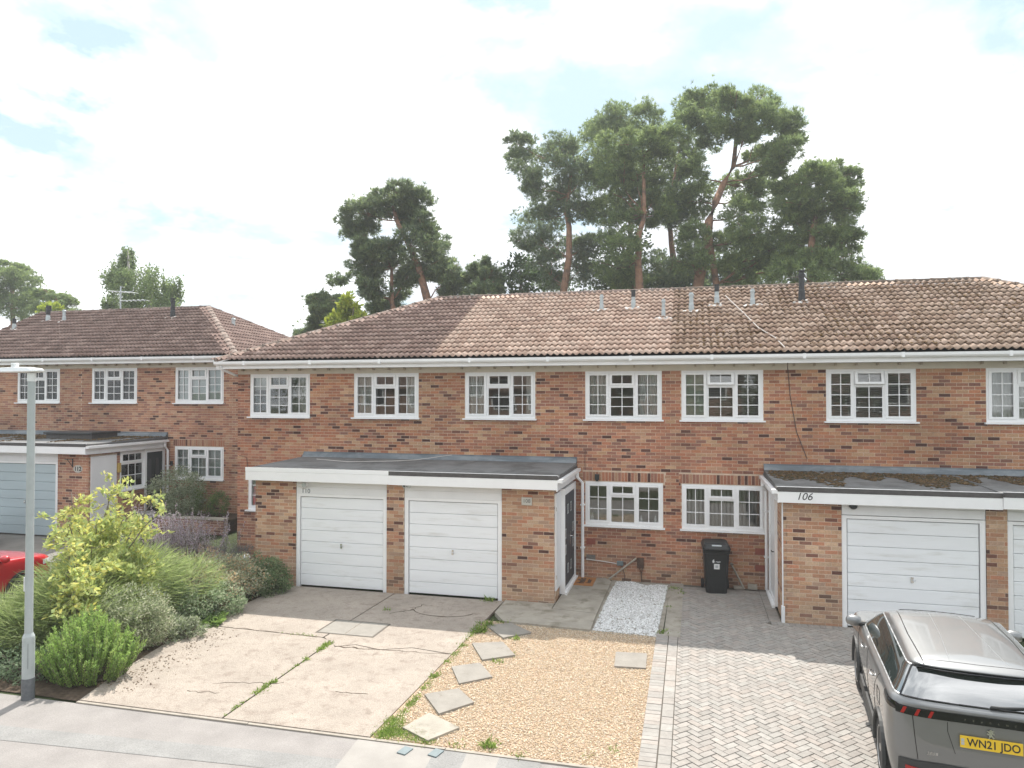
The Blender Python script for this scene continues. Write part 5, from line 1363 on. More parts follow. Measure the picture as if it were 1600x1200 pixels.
def make_car(label, cat, loc, heading, paint, plate=None, group=None, hs=1.0, detail=True):
    root = thing('parked_car', label, cat, loc, heading, group)
    me = car_body(hs)
    vs = [v.co.copy() for v in me.vertices]; polys = [(tuple(p.vertices), p.material_index) for p in me.polygons]
    tree = BVHTree.FromPolygons(vs, [p[0] for p in polys])
    parts = {}
    for name, mi, mt in (('body', 0, paint), ('side_window', 1, M['car_glass']), ('windscreen', 2, M['car_glass']), ('rear_window', 3, M['car_glass']),):
        for side in ((1, -1) if mi == 1 else (0,)):
            idx = {}; V = []; F = []
            for p, m_ in polys:
                if m_ != mi or (side and sum(vs[i].y for i in p) * side < 0): continue
                f = []
                for i in p:
                    if i not in idx: idx[i] = len(V); V.append(vs[i])
                    f.append(idx[i])
                F.append(f)
            b = MB(); b.add(V, F); parts[(name, side)] = b.build(name, mt, root, True, smooth=True)
    body = parts[('body', 0)]
    # trim along the window edges
    from collections import defaultdict
    for mi, sd in ((1, 1), (1, -1), (3, 0), (2, 0)):
        ec = defaultdict(int)
        for p, m_ in polys:
            if m_ == mi and (not sd or sum(vs[i].y for i in p) * sd > 0):
                for a in range(len(p)): ec[tuple(sorted((p[a], p[a - 1])))] += 1
        b = MB()
        for (a, c), k in ec.items():
            if k == 1: b.tube([vs[a], vs[c]], 0.0085 if mi == 1 else 0.011, 5, cap=False)
        b.build('window_trim', M['satin_silver'] if mi == 1 else M['gloss_black'], root, True)
    def cast(axis, a, c, off=0.004):
        if axis == 'rear': o_, d = Vector((-4, a, c)), Vector((1, 0, 0))
        elif axis == 'front': o_, d = Vector((4, a, c)), Vector((-1, 0, 0))
        elif axis == 'left': o_, d = Vector((a, 4, c)), Vector((0, -1, 0))
        elif axis == 'right': o_, d = Vector((a, -4, c)), Vector((0, 1, 0))
        else: o_, d = Vector((a, c, 4)), Vector((0, 0, -1))
        h, nn, _, _ = tree.ray_cast(o_, d)
        if h is None: return None
        if nn.dot(d) > 0: nn = -nn
        return h + nn * off
    def patch(name, mt, axis, grid, parent, off=0.006):
        """grid: rows of (a, c) points projected on the body"""
        V = []; rows, cols = len(grid), len(grid[0]); ok = True
        for r in grid:
            for (a, c) in r:
                p = cast(axis, a, c, off)
                if p is None: return None
                V.append(p)
        F = [(i * cols + j, i * cols + j + 1, (i + 1) * cols + j + 1, (i + 1) * cols + j) for i in range(rows - 1) for j in range(cols - 1)]
        b = MB(); b.add(V, F)
        return b.build(name, mt, parent, True, smooth=True)
    def seam(axis, pts, r=0.0045, steps=10, mt='gloss_black', name='panel_gap'):
        P = []
        for i in range(len(pts) - 1):
            for s in range(steps): P.append((lerp(pts[i][0], pts[i + 1][0], s / steps), lerp(pts[i][1], pts[i + 1][1], s / steps)))
        P.append(pts[-1]); Q = [cast(axis, a, c, 0.0) for a, c in P]; Q = [q for q in Q if q is not None]
        if len(Q) > 2:
            b = MB(); b.tube(Q, r, 5); return b.build(name, M[mt], body, True)
    # wheels
    for x in (RA, FA):
        for sgn in (1, -1):
            T = Matrix.Translation((x, sgn * 0.775, 0.325)) @ Matrix.Rotation(R(-90 * sgn), 4, 'X')
            b = MB(); b.lathe([(0.22, -0.09), (0.30, -0.095), (0.322, -0.07), (0.325, 0.0), (0.322, 0.07), (0.30, 0.095), (0.225, 0.09)], 28, T)
            w = b.build('wheel', M['tyre'], root, True, smooth=True)
            b = MB(); b.lathe([(0.205, 0.02), (0.225, 0.06), (0.232, 0.093), (0.222, 0.095), (0.205, 0.06)], 28, T)
            for k in range(10):
                m_ = T @ Matrix.Rotation(k * 2 * math.pi / 10, 4, 'Z'); b.box(0.04, 0.215, -0.013, 0.013, 0.055, 0.083, m_)
            b.lathe([(0.055, 0.05), (0.055, 0.088), (0.03, 0.093)], 12, T)
            b.build('rim', M['alloy'], w, True)
            b = MB(); b.lathe([(0.21, -0.02), (0.21, 0.02)], 20, T); b.build('brake_disc', M['black'], w, True)
            b = MB(); N = 22; vs2 = []; fs2 = []
            for k in range(N + 1):
                a = math.pi * (-0.06 + 1.12 * k / N)
                for rr, yy in ((0.385, 0.72), (0.380, 0.880), (0.388, 0.896), (0.415, 0.894), (0.422, 0.86)):
                    vs2.append(Vector((x + rr * math.cos(a), sgn * yy, 0.325 + rr * math.sin(a))))
            for k in range(N):
                for j in range(4): fs2.append((k * 5 + j, k * 5 + j + 1, (k + 1) * 5 + j + 1, (k + 1) * 5 + j))
            b.add(vs2, fs2); b.build('wheel_arch', M['cladding'], root, True, smooth=False)
    b = MB()
    for s in (1, -1): b.box(RA + 0.36, FA - 0.36, min(s * .70, s * .865), max(s * .70, s * .865), 0.22, 0.37)
    b.box(-1.9, 1.9, -0.7, 0.7, 0.2, 0.27)
    b.build('sill_cladding', M['cladding'], root, True)
    # mirrors and handles
    for s in (1, -1):
        b = MB(); b.lathe([(0.02, -0.10), (0.07, -0.085), (0.10, -0.03), (0.10, 0.04), (0.07, 0.09), (0.02, 0.10)], 12, Matrix.Translation((0.80, s * 0.945, 1.115 * hs)) @ Matrix.Rotation(R(90), 4, 'X') @ Matrix.Diagonal((0.75, 0.75, 1, 1)))
        mir = b.build('mirror', paint, root, True, smooth=True)
        b = MB(); b.box(0.77, 0.86, s * 0.80 - 0.09, s * 0.80 + 0.09, 1.05 * hs, 1.09 * hs); b.build('mirror_arm', M['gloss_black'], mir, True)
        ax = 'left' if s > 0 else 'right'
        for hx_ in (0.22, -0.78):
            p = cast(ax, hx_, 0.965 * hs, 0.02)
            b = MB(); b.tube([p + Vector((-0.09, -0.012 * s, 0)), p + Vector((-0.06, 0.008 * s, 0)), p + Vector((0.06, 0.008 * s, 0)), p + Vector((0.09, -0.012 * s, 0))], [0.01, 0.016, 0.016, 0.01], 8)
            b.build('door_handle', M['chrome'] if detail else paint, root, True, smooth=True)
        if detail:
            seam(ax, [(0.80, 1.07), (0.84, 0.8), (0.80, 0.42)]); seam(ax, [(-0.20, 1.09), (-0.24, 0.7), (-0.24, 0.40)])
            seam(ax, [(-1.25, 1.13), (-1.02, 0.95), (-0.90, 0.75)]); seam(ax, [(0.80, 0.42), (-0.30, 0.40), (-0.72, 0.42), (-0.90, 0.60), (-0.93, 0.74)])
            if s > 0:
                seam(ax, [(-1.20, 0.98), (-1.40, 0.99), (-1.42, 0.84), (-1.22, 0.83), (-1.20, 0.98)])
        # lights
        g_ = [[(s * lerp(0.50, 0.80, j / 6), lerp(0.80, 0.90, i / 3) * hs - 0.03 * (j / 6 - .5)) for j in range(7)] for i in range(4)]
        patch('headlight', M['clear_lens'], 'front', g_, root)
        g_ = [[(lerp(1.72, 1.98, j / 5), lerp(0.80, 0.90, i / 3) * hs) for j in range(6)] for i in range(4)]
        patch('headlight', M['clear_lens'], ax, g_, root)
    if not detail: return root
    # rear of the car
    g_ = [[(lerp(-0.80, 0.80, j / 28), (lerp(1.045, 1.125, i / 3) - 0.015 * (abs(j / 14 - 1) ** 2))) for j in range(29)] for i in range(4)]
    bar = patch('light_bar', M['gloss_black'], 'rear', g_, root, 0.008)
    for s in (1, -1):
        ax = 'left' if s > 0 else 'right'
        g_ = [[(lerp(-2.0, -1.72, j / 6), lerp(1.05, 1.12, i / 3) + 0.03 * (j / 6)) for j in range(7)] for i in range(4)]
        patch('tail_light', M['gloss_black'], ax, g_, root, 0.008)
        for k in range(3):
            y0 = s * (0.76 - k * 0.115)
            g_ = [[(y0 - s * (lerp(0, 0.028, j / 2) + 0.03 * (i / 3)), lerp(1.05, 1.115, i / 3) - 0.012 * (abs(y0) / 0.8) ** 2) for j in range(3)] for i in range(4)]
            patch('red_claw', M['red_lens'], 'rear', g_, bar, 0.013)
        g_ = [[(s * lerp(0.60, 0.72, j / 3), lerp(0.47, 0.54, i / 2)) for j in range(4)] for i in range(3)]
        rx_ = patch('reflector', M['red_lens'], 'rear', g_, root, 0.02)
        seam('rear', [(s * 0.66, 1.04), (s * 0.64, 0.8), (s * 0.62, 0.62)])
        seam('rear', [(s * 0.36, 1.03), (s * 0.36, 0.94), (s * 0.30, 0.74)], 0.003)
    g_ = [[(lerp(-0.78, 0.78, j / 24), lerp(0.34, 0.62, i / 4) - 0.06 * max(0, abs(j / 12 - 1) - 0.55) * (1 if i == 4 else 0)) for j in range(25)] for i in range(5)]
    bp = patch('rear_bumper', M['cladding'], 'rear', g_, root, 0.012)
    g_ = [[(lerp(-0.62, 0.62, j / 24), 0.485 + (i - .5) * 0.075 * (1 - 0.7 * abs(j / 12 - 1) ** 3)) for j in range(25)] for i in range(2)]
    patch('bumper_strip', M['satin_silver'], 'rear', g_, bp, 0.028)
    def rear_m(y, z, off=0.012):
        p = cast('rear', y, z, 0.0); p2 = cast('rear', y, z + 0.05, 0.0); up = (p2 - p).normalized(); xax = Vector((0, -1, 0)); nrm = xax.cross(up)
        m_ = Matrix((xax, up, nrm)).transposed().to_4x4(); m_.translation = p + nrm * off
        return m_
    pm_ = rear_m(0.0, 0.875, 0.016)
    b = MB(); b.box(-0.26, 0.26, -0.056, 0.056, -0.006, 0.006, pm_); pl_ = b.build('number_plate', M['plate_yellow'], root, True)
    text('plate_lettering', plate, 0.098, M['ink'], pl_, pm_ @ Matrix.Translation((0.02, -0.002, 0.0065)) @ Matrix.Diagonal((0.92, 1.05, 1, 1)), extrude=0.001, bold=0.0015, local=True)
    b = MB(); b.box(-0.252, -0.225, -0.03, -0.005, 0.006, 0.008, pm_); b.box(-0.252, -0.225, 0.0, 0.03, 0.006, 0.008, pm_); b.build('plate_emblem', M['galv'], pl_, True)
    em = rear_m(0.0, 0.975, 0.012)
    # badge: a small silver rampant lion, cut out of plate
    lion = [(-0.006, 0.045), (0.006, 0.048), (0.012, 0.036), (0.028, 0.04), (0.03, 0.03), (0.014, 0.022), (0.030, 0.012), (0.034, 0.0), (0.026, 0.0), (0.012, 0.006), (0.014, -0.012), (0.03, -0.026), (0.028, -0.038), (0.018, -0.036), (0.004, -0.02), (-0.006, -0.03), (-0.008, -0.044), (-0.022, -0.044), (-0.016, -0.026), (-0.012, -0.008), (-0.03, -0.008), (-0.036, 0.006), (-0.028, 0.01), (-0.014, 0.006), (-0.022, 0.02), (-0.034, 0.024), (-0.03, 0.034), (-0.014, 0.03)]
    b = MB(); b.prism([(x, y) for x, y in lion][::-1], 0, 0.006, em); b.build('badge', M['chrome'], root, True)
    for k, ch in enumerate('PEUGEOT'):
        m_ = rear_m(0.21 - k * 0.07, 1.078, 0.010); text('maker_letter', ch, 0.022, M['chrome'], bar, m_, extrude=0.001, local=True)
    text('model_lettering', '2008', 0.042, M['chrome'], root, rear_m(0.50, 0.70, 0.004), extrude=0.002, shear=0.3, space=1.2, local=True)
    # wiper and spoiler lip
    p0, p1 = cast('rear', -0.02, 1.20, 0.02), cast('rear', -0.42, 1.235, 0.016)
    b = MB(); b.tube([p0, p0.lerp(p1, 0.3) + Vector((-0.012, 0, 0)), p1], [0.016, 0.013, 0.008], 8); b.build('rear_wiper', M['cladding'], root, True, smooth=True)
    b = MB(); V = []
    sp = [(-1.885 + 0.07 * (abs(t) ** 2.5), 0.58 * t) for t in np.linspace(-1, 1, 17)]
    for (x, y) in sp: V += [Vector((x, y, 1.455)), Vector((x + 0.07, y * 0.99, 1.405 - 0.0)), Vector((x + 0.16, y * .99, 1.40))]
    F = []
    for k in range(16):
        for j in range(2): F.append((k * 3 + j, k * 3 + j + 1, (k + 1) * 3 + j + 1, (k + 1) * 3 + j))
    b.add(V, F); b.build('spoiler_lip', M['gloss_black'], root, True, smooth=True)
    seam('top', [(-1.72, 0.52), (-1.74, 0.0), (-1.72, -0.52)], 0.0035, name='roof_seam')
    for s in (1, -1): seam('top', [(0.10, s * 0.50), (-0.9, s * 0.525), (-1.8, s * 0.51)], 0.005, name='roof_seam')
    for s in (1, -1): seam('top', [(0.0, s * 0.16), (-0.9, s * 0.20), (-1.7, s * 0.26)], 0.003, mt='satin_silver', name='roof_rib')
    return root
make_car('grey metallic SUV parked on the block paving, seen from behind, yellow rear plate', 'car', (3.05, 9.99, 0.028), R(90 - 6.5), M['paint_grey'], 'WN21 JDO')
make_car('red hatchback half hidden behind the lamp post and the broom shrub', 'car', (-14.05, 10.35, 0.0), R(90), M['paint_red'], hs=0.97, detail=False)
make_car('dark car at the left edge in front of the grey garage door', 'car', (-19.0, 13.35, 0.20), R(90), M['paint_dark'], detail=False)

# ================================================================ street furniture and small things
lp = thing('lamp_post', 'grey steel lamp post by the pavement among the shrubs, flat white lantern on top', 'street lamp', (-9.13, 8.15, 0))
T = Matrix.Translation((-9.13, 8.15, 0))
b = MB(); b.lathe([(0.083, -0.1), (0.083, 0.30)], 20, T); b.build('base_band', M['post_dark'], lp)
b = MB(); b.lathe([(0.079, 0.30), (0.079, 0.86), (0.076, 0.885), (0.056, 0.93)], 20, T); lower = b.build('lower_column', M['post_grey'], lp)
b = MB(); b.tube([(-9.075, 8.092, 0.80), (-9.07, 8.088, 0.45)], 0.003, 4); b.build('door_seam', M['post_dark'], lower)
b = MB(); b.lathe([(0.053, 0.93), (0.049, 4.55)], 20, T); b.build('column', M['post_grey'], lp)
b = MB(); b.lathe([(0.056, 4.50), (0.056, 4.62)], 16, T); b.build('spigot', M['lantern'], lp)
b = MB(); prof = [(-0.72, -0.015, 0.02), (-0.6, -0.025, 0.045), (-0.3, -0.03, 0.055), (-0.02, -0.028, 0.05), (0.11, -0.022, 0.035), (0.155, -0.012, 0.01)]
vs = []; 
for (x, za, zb) in prof:
    wv = 0.11 if -0.65 < x < 0.12 else 0.06
    for (yy, z) in ((-wv, za * 0.5), (-wv * .8, za), (wv * .8, za), (wv, za * .5), (wv * .7, zb * .8), (0, zb), (-wv * .7, zb * .8)): vs.append(T @ Vector((x, yy, 4.655 + z)))
n = 7; fs = [(i * n + k, i * n + (k + 1) % n, (i + 1) * n + (k + 1) % n, (i + 1) * n + k) for i in range(len(prof) - 1) for k in range(n)] + [tuple(range(n - 1, -1, -1)), tuple(range((len(prof) - 1) * n, len(prof) * n))]
b.add(vs, fs); ln = b.build('lantern', M['lantern'], lp)
b = MB(); b.lathe([(0.048, 0.0), (0.05, 0.05), (0.042, 0.062)], 12, T @ Matrix.Translation((-0.30, 0, 4.705))); b.build('photocell', M['label'], ln)
b = MB(); b.box(-0.05, -0.02, -0.055, -0.044, 1.52, 1.72, T @ Matrix.Rotation(R(-25), 4, 'Z')); b.build('number_sticker', M['label'], lp)

def wheelie_bin(label, x, y, z, rot, logo):
    t = thing('wheelie_bin', label, 'bin', (x, y, z), rot, 'black wheelie bins')
    def loft(secs):
        vs = []; fs = []
        for (w, d0, d1, zz_) in secs:
            r = 0.05
            P = [(-w + r, d0), (w - r, d0), (w, d0 + r), (w, d1 - r), (w - r, d1), (-w + r, d1), (-w, d1 - r), (-w, d0 + r)]
            vs += [Vector((p[0], p[1], zz_)) for p in P]
        n = 8
        for i in range(len(secs) - 1): fs += [(i * n + k, i * n + (k + 1) % n, (i + 1) * n + (k + 1) % n, (i + 1) * n + k) for k in range(n)]
        fs += [tuple(range(n - 1, -1, -1)), tuple(range((len(secs) - 1) * n, len(secs) * n))]
        return MB().add(vs, fs)
    body = loft([(0.215, -0.26, 0.20, 0.0), (0.225, -0.27, 0.24, 0.12), (0.262, -0.315, 0.30, 0.86), (0.275, -0.335, 0.31, 0.87), (0.285, -0.345, 0.31, 0.93), (0.272, -0.33, 0.31, 0.945)]).build('body', M['black'], t, True)
    lid = loft([(0.282, -0.36, 0.33, 0.947), (0.292, -0.375, 0.34, 0.955), (0.290, -0.37, 0.35, 0.985), (0.262, -0.30, 0.34, 1.05), (0.23, -0.2, 0.30, 1.072)]).build('lid', M['black'], t, True)
    b = MB(); b.box(-0.17, 0.17, -0.33, -0.19, 1.052, 1.062, Matrix.Translation((0, 0, -0.29)) @ Matrix.Rotation(R(18), 4, 'X') @ Matrix.Translation((0, 0.33, 0.27))); b.build('lid_panel', M['cladding'], lid, True)
    if logo:
        b = MB(); b.box(-0.09, 0.09, -0.322, -0.30, 1.034, 1.040, Matrix.Identity(4)); 
        b = MB(); b.add([Vector(p) for p in ((-0.10, -0.330, 1.031), (0.10, -0.330, 1.031), (0.10, -0.296, 1.056), (-0.10, -0.296, 1.056))], [(0, 1, 2, 3)]); b.build('lid_label', M['galv'], lid, True)
    b = MB(); b.tube([(-0.25, 0.36, 0.97), (0.25, 0.36, 0.97)], 0.018, 8)
    for sx in (-0.23, 0.23): b.box(sx - 0.02, sx + 0.02, 0.30, 0.37, 0.93, 0.99)
    b.build('handle', M['black'], t, True)
    for sx in (-1, 1):
        b = MB(); b.lathe([(0.04, -0.028), (0.095, -0.03), (0.1, -0.015), (0.1, 0.015), (0.095, 0.03), (0.04, 0.028)], 18, Matrix.Translation((sx * 0.265, 0.22, 0.10)) @ Matrix.Rotation(R(90), 4, 'Y')); b.build('wheel', M['tyre'], t, True, smooth=False)
    b = MB(); b.tube([(-0.25, 0.22, 0.10), (0.25, 0.22, 0.10)], 0.012, 6); b.build('axle', M['galv'], t, True)
    if logo:
        tilt = Matrix.Translation((0, -0.2705 - 0.046 * (0.70 - 0.12) / 0.74 - 0.0055, 0.70)) @ Matrix.Rotation(R(90 + 3.5), 4, 'X')
        b = MB(); b.prism([(-0.07 + 0.022 * math.cos(a), 0.034 * math.sin(a)) for a in np.linspace(0, 6.283, 11)[:-1]], 0, 0.002, tilt)
        b.prism([(-0.073, 0.04), (-0.062, 0.03), (-0.055, 0.052)], 0, 0.0021, tilt); b.build('emblem', M['label'], body, True)
        text('sticker_text', 'recycle', 0.036, M['label'], body, tilt @ Matrix.Translation((0.03, -0.004, 0.001)), extrude=0.0005, bold=0.0015, local=True)
        b = MB(); b.box(-0.058, 0.058, -0.165, -0.052, 0, 0.002, tilt); lb = b.build('label_sticker', M['label'], body, True)
        b = MB(); b.box(-0.03, 0.03, -0.14, -0.08, 0.002, 0.003, tilt); b.build('label_print', M['galv'], lb, True)
    return t
wheelie_bin('black wheelie bin with white label standing on the block paving below the window', 0.51, 16.27, 0.026, R(3), True)
wheelie_bin('black wheelie bin behind the yellow leaved shrub by the dark front door', -13.45, 15.2, 0.27, R(38), False)
dm = thing('doormat', 'orange coir doormat with black lettering outside the dark porch door', 'doormat', (-2.38, 16.22, 0.05), 0)
b = MB(); b.box(-0.23, 0.23, -0.36, 0.36, 0.0, 0.015); b.build('mat', M['orange'], dm, True)
for k, (tx, ys) in enumerate((('hello', 0.05), ('home', -0.12))):
    text('mat_lettering', tx, 0.24 if k == 0 else 0.15, M['ink'], dm, Matrix.Translation((-0.06 + k * 0.17, 0.0, 0.0155)) @ Matrix.Rotation(R(90), 4, 'Z'), extrude=0.0006, bold=0.007, shear=0.2, local=True)
b = MB(); b.tube([(-1.86, 16.52, 0.06), (-1.24, 16.63, 0.55)], 0.022, 8); o = b.build('leaning_pole', M['wood'])
tag(o, 'grey wooden pole leaning on the wall above the white gravel', 'pole', 'leaning poles')
b = MB(); b.tube([(1.12, 16.40, 0.06), (0.86, 16.65, 0.54)], 0.022, 8); b.tube([(0.85, 16.66, 0.55), (0.89, 16.63, 0.53)], 0.03, 8); o = b.build('leaning_pole', M['wood'])
tag(o, 'grey pole leaning on the wall to the right of the wheelie bin', 'pole', 'leaning poles')
for x, y, r_, lab in ((1.0, 16.50, 4, 'loose grey block lying below the leaning pole by the bin'), (1.30, 16.56, -3, 'small loose block by the foot of the white downpipe')):
    b = MB(); b.bevbox(-0.10, 0.10, -0.05, 0.05, 0, 0.065 if x < 1.2 else 0.11, 0.004, Matrix.Translation((x, y, 0.028)) @ Matrix.Rotation(R(r_), 4, 'Z')); o = b.build('loose_block', M['path']); tag(o, lab, 'paving block')
b = MB(); b.lathe([(0.02, -0.07), (0.075, -0.05), (0.085, 0.0), (0.06, 0.06), (0.01, 0.08)], 9, Matrix.Translation((-9.72, 14.1, 0.66))); o = b.build('white_rock', M['label'], smooth=True); tag(o, 'small white globe ornament at the house corner among the shrubs', 'ornament')
b = MB(); b.tube([(-9.72, 14.1, -0.01), (-9.72, 14.1, 0.60)], 0.012, 6); b.build('stake', M['wood'], o)
